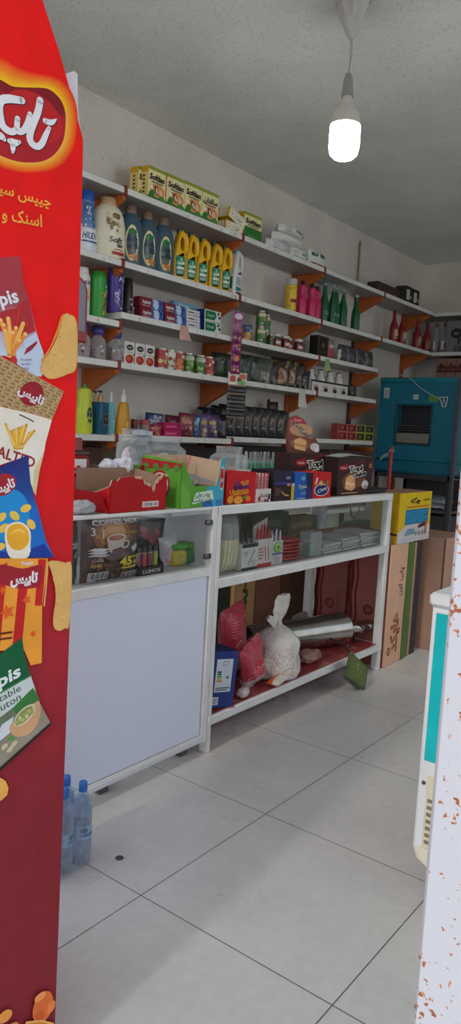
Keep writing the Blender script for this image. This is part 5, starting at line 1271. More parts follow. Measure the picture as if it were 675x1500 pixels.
cb('gum_box', 'bright blue sweet box with script lettering in the middle of the counter', 431, 456, 693, .11, (34, 92, 176), topblue)
def redoval(d, w, h):
    d.ell(-w * .02, h * .32, w * .4, h * .24, (226, 224, 230)); d.ell(-w * .02, h * .32, w * .36, h * .21, (34, 44, 96)); d.txt('Otti', -w * .0, h * .33, h * .14, (214, 216, 230), w=w * .5, rot=.2, slant=.2); d.speckle(-w * .4, h * .5, w * .34, h * .64, 12, .012, [(226, 190, 60), (222, 206, 200), (200, 90, 40), (60, 130, 80)], 3); d.poly([(-w * .4, h * .62), (-w * .28, h * .62), (-w * .26, h * .8), (-w * .36, h * .82)], (230, 190, 200))
cb('gum_box', 'red sweet box with a dark blue oval, in front of the big brown cake display', 457, 483.5, 692, .10, (196, 30, 34), redoval)
# cake display box with tall header
BR = (60, 34, 32)
def cakeart(d, w, h, sc=1):
    d.poly([(-w * .46, h * .76), (-w * .3, h * .86), (-w * .1, h * .8), (w * .1, h * .95), (w * .3, h * .9), (w * .1, h * .88), (-w * .1, h * .72)], (110, 36, 36)); d.ell(-w * .36, h * .74, w * .13, h * .07, (166, 34, 46)); d.txt('Amada', -w * .36, h * .74, h * .05, (220, 190, 190), w=w * .16)
    d.ell(-w * .14, h * .36, w * .24, h * .26, (120, 70, 50)); d.poly([(-w * .3, h * .18), (-w * .1, h * .12), (-w * .0, h * .2), (-w * .04, h * .5), (-w * .16, h * .56), (-w * .28, h * .46)], (226, 168, 112)); d.poly([(-w * .29, h * .3), (-w * .03, h * .24), (-w * .03, h * .31), (-w * .29, h * .37)], (240, 206, 160)); d.poly([(w * .02, h * .2), (w * .3, h * .24), (w * .28, h * .46), (w * .06, h * .44)], (126, 74, 48)); d.ell(w * .28, h * .27, w * .1, h * .12, (206, 200, 196)); d.ell(w * .3, h * .2, w * .06, h * .06, (150, 140, 140))
    d.txt('Topi', -w * .02, h * .72, h * .15, (230, 226, 216), w=w * .42, bold=.11, rot=.06); d.l -= .4; d.txt('Topi', -w * .02, h * .72, h * .14, (22, 18, 18), w=w * .38, bold=.03, rot=.06)
    d.txt('cake', w * .1, h * .57, h * .13, (230, 226, 216), w=w * .42, bold=.11, rot=.1); d.l -= .4; d.txt('cake', w * .1, h * .57, h * .12, (22, 18, 18), w=w * .38, bold=.03, rot=.1)
    d.rect(w * .34, h * .72, w * .46, h * .88, (120, 44, 44)); d.lines(w * .36, h * .74, w * .44, h * .86, 3, (196, 130, 110)); d.rect(-w * .4, h * .05, w * .06, h * .075, (190, 150, 130))
Xc = X - .12
ya, yb = yat(424, Xc, ZT), yat(491, Xc, ZT); w = yb - ya; h = onx(455, 664, Xc).z - ZT  # body
t = T('cake_display_box', 'dark brown cake display box with a tall rounded header card', 'box', (Xc, (ya + yb) / 2, ZT), 0, 'brown cake boxes')
b = t.p('carton_body', 'card'); b.box(-.10, -w / 2, 0, 0, w / 2, h, dict(px=BR, ny=(50, 28, 28), pz=(66, 40, 36), **{'*': BR}), .002); cakeart(front(b, 0), w * .86, h * 1.05)
hd = t.p('header_card', 'card', label='header card with wafer and dark lettering'); z0 = h - .003; zt = onx(432, 608, Xc - .03).z - ZT
hh = zt - z0
ol = [(-.5, 0), (.16, 0), (.2, .2), (.08, .45), (-.02, .5), (-.06, .72), (-.18, .93), (-.32, 1.0), (-.46, .93), (-.5, .8), (-.52, .4)]
OL = [(x * w * 1.0, v * hh) for x, v in ol]; Mh = Matrix.Translation((-.03, 0, z0)) @ Matrix.Rotation(-.06, 4, 'Y') @ MYZ
hd.plate('hdr', [(OL, False)], .004, .0012, (92, 52, 44), Mh)
def hm(u, v, l): return tuple(Mh @ Vector((u, v, .0022 + LIFT * l)))
d = D(hd, hm); d.poly([(x * .96 - .003, y * .97 + .003) for x, y in OL], (116, 66, 54), lambda u, v: lerp((104, 60, 48), (166, 90, 80), min(1, v / hh)))
d.poly([(-w * .46, hh * .8), (-w * .44, hh * .9), (-w * .32, hh * .97), (-w * .2, hh * .92), (-w * .12, hh * .8), (-w * .3, hh * .84)], (176, 50, 66)); d.txt('Amada', -w * .3, hh * .88, hh * .05, (226, 196, 196), w=w * .16)
d.ell(-w * .22, hh * .62, w * .24, hh * .17, (196, 150, 110)); [(d.txt(s_, x_, y_, hh * .11 * k_, c_, w=w * .27 * k_, bold=b_, rot=-.2)) for k_, c_, b_ in ((1.08, (226, 216, 200), .05), (1, (20, 16, 16), .02)) for s_, x_, y_ in (('Topi', -w * .31, hh * .72), ('cake', -w * .13, hh * .53))]
d.ell(-w * .24, hh * .26, w * .22, hh * .16, (150, 96, 70)); d.poly([(-w * .36, hh * .12), (-w * .14, hh * .06), (-w * .12, hh * .34), (-w * .26, hh * .42), (-w * .38, hh * .34)], (226, 176, 120)); d.poly([(-w * .37, hh * .22), (-w * .13, hh * .16), (-w * .13, hh * .21), (-w * .37, hh * .27)], (200, 130, 80)); d.ell(w * .06, hh * .18, w * .1, hh * .11, (214, 204, 200)); d.ell(w * .1, hh * .1, w * .06, hh * .06, (226, 220, 216)); d.poly([(-w * .08, hh * .3), (w * .04, hh * .34), (w * .02, hh * .42), (-w * .1, hh * .38)], (120, 70, 46))
t.end()
def lid(t, w, h, dp):
    l = t.p('lid_flap', 'film', label='pale open lid'); l.grid(lambda u, v: (-dp + dp * v, (u - .5) * w * .98, h + .004 + .016 * math.sin(PI * u) * (1 - .5 * v) + .004 * mnoise.noise((u * 5, v * 5, 2))), 10, 6, (206, 212, 200)); l.grid(lambda u, v: (-dp + dp * v, (u - .5) * w * .98, h + .001), 2, 2, (190, 190, 184), flip=True)
cb('cake_box', 'dark brown cake box with a pale lid, right end of the counter boxes', 493, 543, 671, .085, dict(px=BR, ny=(48, 28, 28), **{'*': BR}), cakeart, X=X - .03, group='brown cake boxes', extra=lid)
y0, y1 = yat(545, X, ZT), yat(575, X, ZT)
for k in range(3):
    t = T('folded_mat', 'flat dark folded mat on the counter end, ' + ['bottom', 'middle', 'top'][k] + ' of three', 'mat', (X - .03, (y0 + y1) / 2 + .01 * k, ZT + k * .0085), .03 * k, 'flat dark mats on the counter end'); b = t.p('body', 'cloth'); b.box(-.3, -(y1 - y0) / 2, 0, 0, (y1 - y0) / 2 - .02, .008, [(46, 40, 40), (66, 58, 56), (40, 36, 38)][k], .002); t.end()
# green tipped tubes in a tray behind
Xg = -2.12
ya, yb = yat(362, Xg, ZT), yat(412, Xg, ZT); zg = onx(385, 688, Xg).z
t = T('card_tray', 'shallow brown card tray full of clear bottles with green bases', 'carton tray', (Xg, (ya + yb) / 2, ZT)); w = yb - ya; tray(t, w + .02, .16, max(.02, zg - ZT), max(.03, zg - ZT + .02), (150, 120, 100), (130, 100, 84)); t.end()
first = None
for r in range(2):
    for i in range(8):
        yy = ya + w * (i + .5 + .3 * r) / 8.3; lab = 'small clear bottle with a green base, ' + ['front', 'rear'][r] + ' row, ' + ['first', 'second', 'third', 'fourth', 'fifth', 'sixth', 'seventh', 'last'][i] + ' from the left'
        if not first:
            t = T('mini_bottle', lab, 'bottle', (Xg - .03, yy, ZT + .0055), 0, 'small clear bottles with green bases'); hb_ = onx(385, 664, Xg).z - ZT
            b = t.p('bottle_body', 'clear_plastic'); b.lathe([(0, 0), (.014, 0), (.015, hb_ * .4), (.012, hb_ * .74), (.006, hb_ * .84), (.005, hb_), (0, hb_)], (240, 246, 244), 12)
            b = t.p('green_base', 'plastic'); b.lathe([(0, .002), (.0125, .002), (.0135, hb_ * .62), (.008, hb_ * .74), (0, hb_ * .74)], (70, 176, 130), 10); first = t.end()
        else: dup(first, (Xg - .03 - .05 * r, yy, ZT + .0055), None, lab, rot=(.1 * math.sin(i * 3 + r), 0, 0))
y = yat(415, Xg, ZT)
crumple('sweet_bag', 'small red and clear sweet bag beside the green based bottles', 'bag', (Xg + .04, y + .06, ZT), .03, .03, .05, (176, 50, 60), 'film', 6)

# ================================================================ INSIDE THE LEFT CABINET
zv = .7535; X = XC - .06
# coffee bag
ya, yb = yat(122, X, zv), yat(203, X, zv); w = yb - ya; h = min(onx(160, 744, X).z - zv, ZT - .02 - zv)
t = T('coffee_bag', 'large brown instant coffee bag with a cup picture behind the glass', 'bag', (X, (ya + yb) / 2, zv), .0)
b = t.p('bag_body', 'film'); 
def bp_(u, v, sg, l=0):
    e = (1 - abs(2 * u - 1) ** 4) * (1 - abs(2 * v - 1) ** 5)
    return (sg * (.024 * e + LIFT * l) + .003 * mnoise.noise((u * 5, v * 5, 1)) - .02, (u - .5) * w, v * h)
b.grid(lambda u, v: bp_(u, v, 1), 14, 14, lambda u, v: lerp((64, 30, 24), (84, 40, 36), v)); b.grid(lambda u, v: bp_(u, v, -1), 8, 8, (70, 40, 36), flip=True)
d = D(b, lambda u, v, l: bp_(u / w + .5, v / h, 1, l + 3), .03)
d.ell(0, h * .72, w * .36, h * .26, (140, 84, 40), 24, 3); d.ell(0, h * .74, w * .28, h * .2, (190, 124, 60), 24, 3); d.ell(0, h * .76, w * .2, h * .14, (214, 150, 84))
d.speckle(-w * .46, h * .06, w * .46, h * .36, 130, .011, [(74, 40, 26), (104, 60, 38), (50, 26, 20), (124, 76, 50)], 3)
d.ell(.05 * w, h * .40, w * .24, h * .07, (90, 60, 50)); d.poly([(-w * .17, h * .68), (w * .17, h * .68), (w * .13, h * .5), (w * .06, h * .43), (-w * .06, h * .43), (-w * .13, h * .5)], (206, 190, 180)); d.ell(0, h * .68, w * .175, h * .06, (226, 214, 206)); d.ell(0, h * .68, w * .145, h * .045, (176, 96, 60)); d.stroke([(w * .15, h * .62), (w * .23, h * .6), (w * .2, h * .52), (w * .12, h * .52)], .007, (206, 190, 180))
d.poly([(-w * .08, h * .40), (w * .3, h * .47), (w * .3, h * .56), (-w * .06, h * .5)], (56, 46, 80)); d.poly([(-w * .04, h * .42), (w * .16, h * .455), (w * .16, h * .5), (-w * .03, h * .48)], (120, 40, 44)); d.poly([(w * .28, h * .5), (w * .42, h * .56), (w * .44, h * .48), (w * .34, h * .42)], (206, 200, 200))
for i in range(3): d.poly([(-w * .45, h * (.42 + i * .045)), (-w * .2, h * (.4 + i * .045)), (-w * .12, h * (.435 + i * .045)), (-w * .36, h * (.46 + i * .045))], [(196, 190, 190), (214, 208, 206), (226, 220, 216)][i])
d.txt('COFFEE MIX', w * .02, h * .93, h * .075, (216, 210, 206), w=w * .82, bold=.03); d.txt('3', -w * .38, h * .80, h * .12, (214, 206, 200)); d.txt('in', -w * .32, h * .73, h * .07, (206, 150, 50)); d.txt('1', -w * .24, h * .76, h * .13, (214, 206, 200)); d.txt('NEW', w * .33, h * .75, h * .045, (222, 160, 40), w=w * .16, slant=.2); d.lines(w * .2, h * .80, w * .42, h * .86, 2, (150, 80, 40))
d.txt('45', w * .18, h * .3, h * .13, (226, 200, 40), w=w * .24, bold=.04, slant=.1); d.txt('+5', w * .4, h * .27, h * .1, (226, 200, 40), w=w * .14, bold=.03); d.txt('free', w * .38, h * .36, h * .05, (220, 196, 60), w=w * .14); d.rect(w * .1, h * .18, w * .4, h * .21, (206, 170, 50))
d.txt(fa('جدید'), -w * .34, h * .30, h * .07, (206, 170, 60), w=w * .16); d.txt(fa('پاکت'), -w * .32, h * .37, h * .05, (206, 190, 160), w=w * .16)
d.rect(-w * .44, h * .05, -w * .12, h * .17, (216, 214, 210))
for i in range(12): d.rect(-w * .43 + i * w * .025, h * .065, -w * .43 + i * w * .025 + w * (.008 + .006 * (i % 3)), h * .16, (40, 40, 44)); d.l -= 1
d.l += 1; d.rect(-w * .44, h * .015, -w * .3, h * .04, (200, 190, 190)); d.ell(-w * .02, h * .08, w * .03, h * .03, (120, 100, 96))
for i in range(4): d.rect(w * (.12 + .09 * i), h * .04, w * (.2 + .09 * i), h * .12, (176, 170, 166)); d.rect(w * (.14 + .09 * i), h * .05, w * (.18 + .09 * i), h * .1, (60, 50, 50)); d.l -= 2
t.end()
ya, yb = yat(94, X, zv), yat(119, X, zv)
pouch('black_pouch', 'black glossy pouch with a white emblem left of the coffee bag', 'pouch', (X - .03, (ya + yb) / 2 , zv), (yb - ya) * .98, h * .98, .05, (34, 30, 34), lambda d, w, h: (d.stroke([(w * .16, h * .45), (w * .34, h * .56), (w * .2, h * .66)], .006, (170, 160, 160)), d.txt('20', w * .14, h * .62, h * .08, (190, 186, 190)), d.stroke([(w * .38, h * .95), (w * .42, h * .6), (w * .36, h * .1)], .012, (120, 100, 70))), seed=6, mat='foil')
X = XC - .05
ya, yb = yat(203, X, zv), yat(240, X, zv); w = yb - ya; h = onx(222, 797, X).z - zv
t = T('lipstick_display', 'black counter display box with small cosmetics bottles in front', 'box', (X, (ya + yb) / 2, zv)); b = t.p('carton_body', 'card'); K = (30, 28, 32)
b.box(-.09, -w / 2, 0, 0, w / 2, .028, K, .002); b.box(-.095, -w / 2, 0, -.09, w / 2, h, K); b.add([(0, w / 2, .028), (-.09, w / 2, h), (-.09, w / 2, .028)], [(0, 1, 2), (2, 1, 0)], K); b.add([(0, -w / 2, .028), (-.09, -w / 2, h), (-.09, -w / 2, .028)], [(0, 1, 2), (2, 1, 0)], K)
front(b, 0).txt('LUMOS', 0, .013, .013, (206, 204, 206), w=w * .7)
for i in range(4):
    s = t.p('cosmetic_tube', 'plastic'); u = -w * .36 + i * w * .22; c = [(96, 60, 110), (176, 40, 60), (120, 50, 60), (150, 160, 70)][i]
    s.lathe([(0, .026), (.011, .026), (.011, .075), (.009, .078), (.009, .1), (0, .1)], lambda z, a: c if z < .06 else (196, 176, 130) if z < .08 else (40, 34, 36), 12, M=Matrix.Translation((-.025, u, 0)))
t.end()
ya = yat(217, X - .1, zv)
pouch('gift_pouch', 'black pouch with a dark red flower print behind the cosmetics display', 'pouch', (X - .12, ya, zv), .14, .19, .03, (38, 34, 38), lambda d, w, h: (d.speckle(-w * .3, h * .5, w * .25, h * .8, 18, .018, [(140, 40, 60), (170, 70, 80), (90, 24, 40)], 2),), rot=(-.1, 0, -.2), seed=9)
p = onx(236, 800, X - .05); pouch('tissue_pack', 'soft white pack with pink flowers in the cabinet', 'pack', (X - .075, yat(247, X - .075, zv), zv), .085, .115, .04, (196, 194, 200), lambda d, w, h: d.speckle(-w * .2, h * .1, w * .4, h * .6, 9, .016, [(206, 120, 150), (220, 170, 186), (180, 180, 190)], 5), seed=12, rot=(.1, 0, -.2))
crumple('plastic_bag', 'crumpled grey clear bag above the white flower pack in the cabinet', 'plastic bag', (X - .24, yat(236, X - .24, zv), zv), .05, .07, .075, (190, 194, 200), 'film', 22)
first = None
for i, (a, c, col, lab) in enumerate(((254, 276, (212, 190, 70), 'yellow sponge pack with a green top in the cabinet'), (276.5, 294, (50, 140, 80), 'green sponge pack beside the yellow one in the cabinet'))):
    ya, yb = yat(a, X - .04, zv), yat(c, X - .04, zv); w = yb - ya; h = .085
    t = T('sponge_pack', lab, 'sponge', (X - .04, (ya + yb) / 2, zv), 0, 'sponge packs'); b = t.p('foam_block', 'cloth'); b.box(-.07, -w / 2 + .002, 0, 0, w / 2 - .002, h * .74, col, .012); b = t.p('scour_layer', 'cloth'); b.box(-.072, -w / 2 + .001, h * .74, .001, w / 2 - .001, h, (84, 176, 70), .008)
    f_ = t.p('label', 'gloss_card'); d = front(f_, .0016); d.rect(-w * .2, h * .12, w * .3, h * .5, lerp(col, (30, 70, 50), .6 if i else .2)); d.lines(-w * .15, h * .2, w * .25, h * .45, 3, lerp(col, (240, 240, 220), .4)); t.end()
ya = yat(303, X - .06, zv)
t = T('plastic_wedge', 'clear folded plastic wedge standing right in the cabinet', 'plastic sheet', (X - .06, ya, zv)); b = t.p('body', 'clear_plastic')
b.add([(0, -.05, 0), (0, .05, .0), (-.02, -.06, .14), (-.08, -.05, 0), (-.08, .05, 0)], [(0, 1, 2), (2, 1, 4), (3, 2, 4), (0, 2, 3), (0, 3, 4, 1)], (220, 226, 230)); t.end()
t = T('folded_paper', 'white folded paper above the green sponge pack', 'paper', (X - .16, yat(279, X - .16, zv), zv)); b = t.p('body', 'paper'); b.add([(0, -.05, 0), (0, .05, 0), (.01, .02, .12), (-.06, -.05, 0), (-.06, .05, 0)], [(0, 1, 2), (2, 1, 4), (4, 3, 2), (3, 0, 2), (0, 3, 4, 1)], (206, 210, 214)); t.end()

# ================================================================ INSIDE THE RIGHT COUNTER
zv = .7012; X = XC - .05
ya = yat(340, X, zv)
pouch('stick_bag', 'clear bag of pale wooden sticks at the left of the glass counter', 'bag', (X - .04, ya, zv), .125, .235, .09, lambda u, v: (lerp((232, 222, 186), (190, 182, 150), (int(u * 23) % 3) / 2) if v < .6 else (150, 152, 148)), lambda d, w, h: [d.stroke([(-w * .38 + .0075 * i, h * .05), (-w * .4 + .008 * i + .006 * math.sin(i * 2.3), h * (.5 + .08 * math.sin(i * 4)))], .003, [(240, 234, 200), (200, 190, 150), (222, 220, 180)][i % 3]) for i in range(14)], mat='film', seed=2, nu=24, crimp=False)
def penbox(lab, a, c, yt, base, deco, pens, pcol, capc, X=X):
    ya, yb = yat(a, X, zv), yat(c, X, zv); w = yb - ya; ht = onx((a + c) / 2, yt, X).z - zv; h = ht * .72
    t = T('pen_box', lab, 'pen box', (X, (ya + yb) / 2, zv), 0, 'boxes of pens in the glass counter')
    b = t.p('carton_body', 'card'); b.box(-.06, -w / 2, 0, 0, w / 2, h, base, .002); deco(front(b, 0), w, h)
    for i in range(pens):
        q = t.p('pen', 'plastic'); u = -w * .36 + w * .72 * i / (pens - 1); q.lathe([(0, h * .6), (.0048, h * .6), (.0048, ht * (.92 + .06 * ((i * 7) % 3))), (.003, ht * (.96 + .06 * ((i * 7) % 3))), (0, ht * (.97 + .06 * ((i * 7) % 3)))], lambda z, a: capc if z > ht * .84 else pcol, 8, M=Matrix.Translation((-.012 - .014 * (i % 2), u, 0)))
    return t.end()
penbox('white pen box with black pens, first of the pen boxes', 353, 376, 782, (214, 212, 210), lambda d, w, h: (d.rect(-w / 2, h * .86, w / 2, h, (34, 34, 38)), d.rect(-w / 2, 0, w / 2, h * .1, (40, 40, 44)), d.stroke([(-w * .1, h * .2), (w * .3, h * .75)], .004, (30, 30, 34)), d.lines(-w * .4, h * .55, -w * .1, h * .75, 3, (150, 150, 156)), d.lines(w * .1, h * .14, w * .4, h * .4, 4, (160, 160, 166))), 6, (46, 46, 50), (28, 28, 32))
penbox('white and red pen box with red pens, middle of the pen boxes', 375.5, 397, 774, (210, 202, 200), lambda d, w, h: (d.rect(-w / 2, 0, w / 2, h * .14, (176, 34, 44)), d.stroke([(w * .1, h * .25), (-.0 * w, h * .7)], .006, (170, 36, 48)), d.stroke([(w * .3, h * .25), (w * .2, h * .7)], .005, (150, 40, 50)), d.lines(-w * .42, h * .3, -w * .1, h * .75, 4, (190, 120, 124))), 7, (190, 40, 50), (170, 26, 36))
penbox('white pen box with a green leaf swirl, last of the pen boxes', 397.5, 413, 779, (208, 206, 212), lambda d, w, h: (d.ell(0, h * .72, w * .42, h * .24, (120, 170, 50)), d.ell(w * .04, h * .74, w * .3, h * .16, (210, 222, 190)), d.ell(w * .04, h * .72, w * .2, h * .1, (110, 160, 50)), d.rect(-w / 2, h * .42, w / 2, h * .5, (90, 90, 140)), d.lines(-w * .4, h * .08, w * .3, h * .36, 4, (180, 150, 160))), 5, (206, 206, 212), (150, 140, 186))
t = T('folded_leaflet', 'pale pink and white leaflet sticking out above the red pens', 'leaflet', (X - .09, yat(383, X - .09, zv), zv)); b = t.p('body', 'paper'); b.add([(-.03, -.07, .0), (-.03, .05, 0), (0, .03, .20), (-.005, -.07, .165)], [(0, 1, 2, 3), (3, 2, 1, 0)], (196, 180, 182)); t.end()
first = None
ya, yb = yat(414, X, zv), yat(452, X, zv)
for k in range(6):
    lab = 'red folded pack, ' + ['bottom', 'second', 'third', 'fourth', 'fifth', 'top'][k] + ' of a pile of six in the glass counter'
    if not first: first = pouch('red_pack', lab, 'pack', (X - .08, (ya + yb) / 2, zv), yb - ya, .018, .14, (176, 44, 50), lambda d, w, h: d.speckle(-w * .4, h * .2, w * .4, h * .8, 8, .008, [(206, 110, 106), (130, 24, 34)], 2), 'red folded packs', seed=3, crimp=False, wr=.002)
    else: dup(first, (X - .08 - .004 * (k % 2), (ya + yb) / 2, zv + .0165 * k), None, lab, rot=(.05 * math.sin(k * 2), 0, .06 * math.sin(k * 3)))
ya, yb = yat(453, X, zv), yat(475, X, zv); w = (yb - ya) * .8
t = T('clear_case', 'clear plastic case with a teal object inside the glass counter', 'case', (X - .01, (ya + yb) / 2, zv)); h = onx(463, 780, X).z - zv
b = t.p('case_shell', 'clear_plastic'); b.box(-.06, -w / 2, 0, 0, w / 2, h, (220, 228, 228), .003); b = t.p('inlay', 'plastic', label='teal piece inside'); b.tube([(-.03, -w * .2, h * .3), (-.03, 0, h * .45), (-.03, w * .25, h * .35)], .012, (60, 150, 150)); b.lathe([(0, .004), (.02, .004), (.02, h * .3), (0, h * .3)], (70, 160, 156), 14, M=Matrix.Translation((-.03, 0, 0))); t.end()
first = None
for s, (a, c, n) in enumerate(((477, 504, 4), (505, 531, 5), (532, 560, 6))):
    ya, yb = yat(a, X, zv), yat(c, X, zv); w = yb - ya
    for k in range(n):
        lab = 'white notebook, ' + ['left', 'middle', 'right'][s] + ' pile, ' + (['bottom', 'second', 'third', 'fourth', 'fifth', 'sixth'][k] if k < n - 1 else 'top one')
        t = None
        if not first:
            t = T('notebook', lab, 'notebook', (X - .10, (ya + yb) / 2, zv), 0, 'white notebooks in the glass counter'); b = t.p('page_block', 'paper'); b.box(-.085, -.07, .0012, .084, .07, .0105, (206, 204, 200), .001)
            for q in range(4): front(b, .084).rect(-.07, .002 + q * .0024, .07, .0028 + q * .0024, (160, 158, 156))
            b = t.p('cover', 'card'); b.box(-.087, -.072, 0, .086, .072, .0012, (120, 118, 120)); b.box(-.087, -.072, .0105, .086, .072, .0118, (190, 190, 194)); first = t.end(); first.scale = (1, w / .15, 1)
        else: dup(first, (X - .10 - .006 * ((k * 5) % 3), (ya + yb) / 2, zv + .0119 * k), .04 * math.sin(k * 3 + s), lab, scale=(1, w / .15, 1))
# things further back in the glass counter
Xb = XC - .34
for i, (a, c, yt, dp, col, lab) in enumerate(((332, 352, 748, .1, (110, 60, 64), 'red patterned box at the back left of the glass counter'), (366, 420, 752, .09, (44, 60, 52), 'dark green box at the back of the glass counter'), (420, 462, 757, .09, (88, 78, 60), 'olive brown box at the back of the glass counter'), (514, 545, 765, .09, (60, 84, 72), 'muted green box at the back right of the glass counter'))):
    ya, yb = yat(a, Xb, zv), yat(c, Xb, zv); h = min(.245, onx((a + c) / 2, yt, Xb).z - zv)
    pack('stock_box', lab, 'box', Xb, zv, (ya + yb) / 2, yb - ya, h, dp, col, (lambda cc, i: lambda d, w, h: (d.rect(-w * .4, h * .6, w * .3, h * .8, lerp(cc, (180, 170, 120), .35)), d.speckle(-w * .4, h * .1, w * .4, h * .5, 8, .02, [lerp(cc, (220, 220, 200), .3), lerp(cc, (0, 0, 0), .4)], i)))(col, i))
ya, yb = yat(463, Xb, zv), yat(481, Xb, zv)
t = T('paper_roll', 'upright white paper roll at the back of the glass counter', 'roll', (Xb - .03, (ya + yb) / 2, zv)); b = t.p('body', 'paper'); b.lathe([(0, 0), (.042, 0), (.042, .2), (.02, .2), (.018, .17), (0, .17)], (170, 174, 178), 20); t.end()
for k, (pa1, pb1) in enumerate(((462, 505), (470, 530))):
    ya, yb = yat(pa1, Xb + .08, zv), yat(pb1, Xb + .08, zv)
    pack('ruler_pack', ['flat brown ruler pack lying behind the notebooks, lower', 'flat tan ruler pack lying behind the notebooks, upper'][k], 'pack', Xb + .09, zv + .05 * k, (ya + yb) / 2, yb - ya, .05 - .03 * k, .06, [(96, 70, 50), (130, 104, 70)][k], lambda d, w, h: d.rect(-w * .46, h * .3, w * .4, h * .6, (176, 140, 80)))
t = T('cable_coil', 'thin grey cable coil hanging at the back right of the glass counter', 'cable', (XC - .42, yat(520, XC - .42, .85), .86)); b = t.p('body', 'plastic')
b.tube([(.0, .06 * math.cos(a * .4), .07 * math.sin(a * .4) + .01 * math.sin(a * 1.1)) for a in range(34)], .004, (110, 112, 112)); b.tube([(0, 0, .06), (0, .01, .115)], .004, (110, 112, 112)); t.end()

# ================================================================ BOTTOM SHELF OF THE COUNTER
zb = .1512
X = XC - .05
ya, yb = yat(316, X, zb), yat(356, X, zb)
p_tl = onx(327, 960, X); hb_ = p_tl.z - zb
t = T('lamp_box', 'tilted red and blue lamp box with a white data label', 'box', (XC - .028, 2.352, zb + .002), 0, rot=(-.10, -.03, -.30)); w = .14; h = .235
b = t.p('carton_body', 'card'); b.box(-.12, -w / 2, 0, 0, w / 2, h, dict(px=(44, 62, 128), ny=(176, 30, 40), pz=(40, 50, 100), **{'*': (44, 56, 110)}), .002)
d = front(b, 0); d.rect(-w / 2, 0, -w * .36, h, (70, 100, 170)); d.rect(-w * .24, h * .28, w * .34, h * .86, (206, 212, 222)); d.poly([(-w * .02, h * .74), (w * .16, h * .76), (w * .2, h * .82), (0, h * .82)], (80, 84, 96)); d.poly([(.0, h * .752), (w * .15, h * .768), (w * .18, h * .81), (.01 * w, h * .81)], (206, 212, 222))
for i, c in enumerate(((40, 60, 60), (50, 110, 60), (80, 150, 60), (200, 180, 60), (210, 130, 50))): d.poly([(-w * .18, h * (.62 - i * .04)), (w * (-.06 + .012 * i), h * (.62 - i * .04)), (w * (-.04 + .012 * i), h * (.635 - i * .04)), (w * (-.06 + .012 * i), h * (.65 - i * .04)), (-w * .18, h * (.65 - i * .04))], c); d.l -= 1
d.l += 1; d.poly([(w * .14, h * .53), (w * .22, h * .51), (w * .22, h * .57)], (40, 44, 50)); d.lines(-w * .2, h * .31, w * .3, h * .38, 2, (90, 96, 110)); d.rect(-w * .28, h * .06, -w * .06, h * .2, (190, 200, 214)); d.lines(-w * .25, h * .08, -w * .1, h * .18, 3, (120, 130, 150))
t.end()
# salt / sugar bags with red film print
def redbag(lab, px, X, w, h, dp, rot, seed, z=zb):
    y = yat(px, X, z)
    def col(u, v): return (214, 196, 194) if v < .3 else (196, 70, 84)
    def deco(d, w, h):
        d.rect(-w * .45, h * .36, w * .45, h * .92, (196, 52, 70)); d.poly(curvy([(-w * .44, h * .1), (w * .4, h * .06), (w * .44, h * .34), (w * .2, h * .42), (0, h * .33), (-w * .25, h * .4), (-w * .44, h * .36)]), (222, 212, 210)); d.stroke([(-w * .3, h * .3), (-w * .1, h * .2), (w * .1, h * .26), (w * .3, h * .14)], .006, (196, 180, 178)); d.lines(-w * .34, h * .62, w * .3, h * .86, 6, (220, 130, 140), .3); d.ell(-w * .14, h * .44, w * .16, h * .12, (214, 84, 100)); d.ell(w * .12, h * .36, w * .15, h * .12, (214, 80, 96))
        d.stroke([(-w * .3, h * .5), (-w * .14, h * .57), (w * .0, h * .48)], .006, (230, 170, 176)); d.stroke([(w * .0, h * .42), (w * .14, h * .49), (w * .26, h * .4)], .006, (230, 170, 176))
    return pouch('sugar_bag', lab, 'bag', (X, y, z), w, h, dp, col, deco, 'red printed bags', rot, 'bag', 12, 16, seed, wr=.018)
redbag('red and clear printed bag propped up behind the tilted lamp box', 341, X - .2, .215, .34, .10, (.14, .0, .15), 4)
redbag('red and clear printed bag slumped in front of the white tied bag', 371, X - .055, .165, .235, .08, (.42, .1, .1), 7)
crumple('clear_bag', 'clear crumpled plastic bag between the two red printed bags', 'plastic bag', (X - .10, yat(384, X - .10, .2), zb), .028, .03, .06, (206, 206, 204), 'clear_film', 12)
crumple('white_bag', 'small white bag bottom lying at the shelf edge beside the lamp box', 'plastic bag', (X + .015, yat(352, X, zb), zb), .022, .035, .022, (206, 196, 194), 'bag', 15, amp=.25)
y = yat(398, X - .03, zb)
t = T('wafer_pack', 'orange and white snack pack lying at the foot of the white tied bag', 'pack', (XC - .02, y - .045, zb), .2); b = t.p('body', 'film'); pf = lambda u, v, sg, l=0: ((v - .5) * .06, (u - .5) * .13, .022 + sg * (.02 * (1 - abs(2 * u - 1) ** 4) * (1 - abs(2 * v - 1) ** 3) + LIFT * l))
b.grid(lambda u, v: pf(u, v, 1), 10, 8, lambda u, v: (206, 90, 46) if v < .55 else (214, 206, 196)); b.grid(lambda u, v: pf(u, v, -1), 8, 6, (206, 150, 120), flip=True); d = D(b, lambda u, v, l: pf(u, v, 1, l + 3)); d.rect(.2, .62, .8, .72, (190, 60, 40)); d.rect(.3, .2, .7, .4, (226, 150, 90)); t.end()
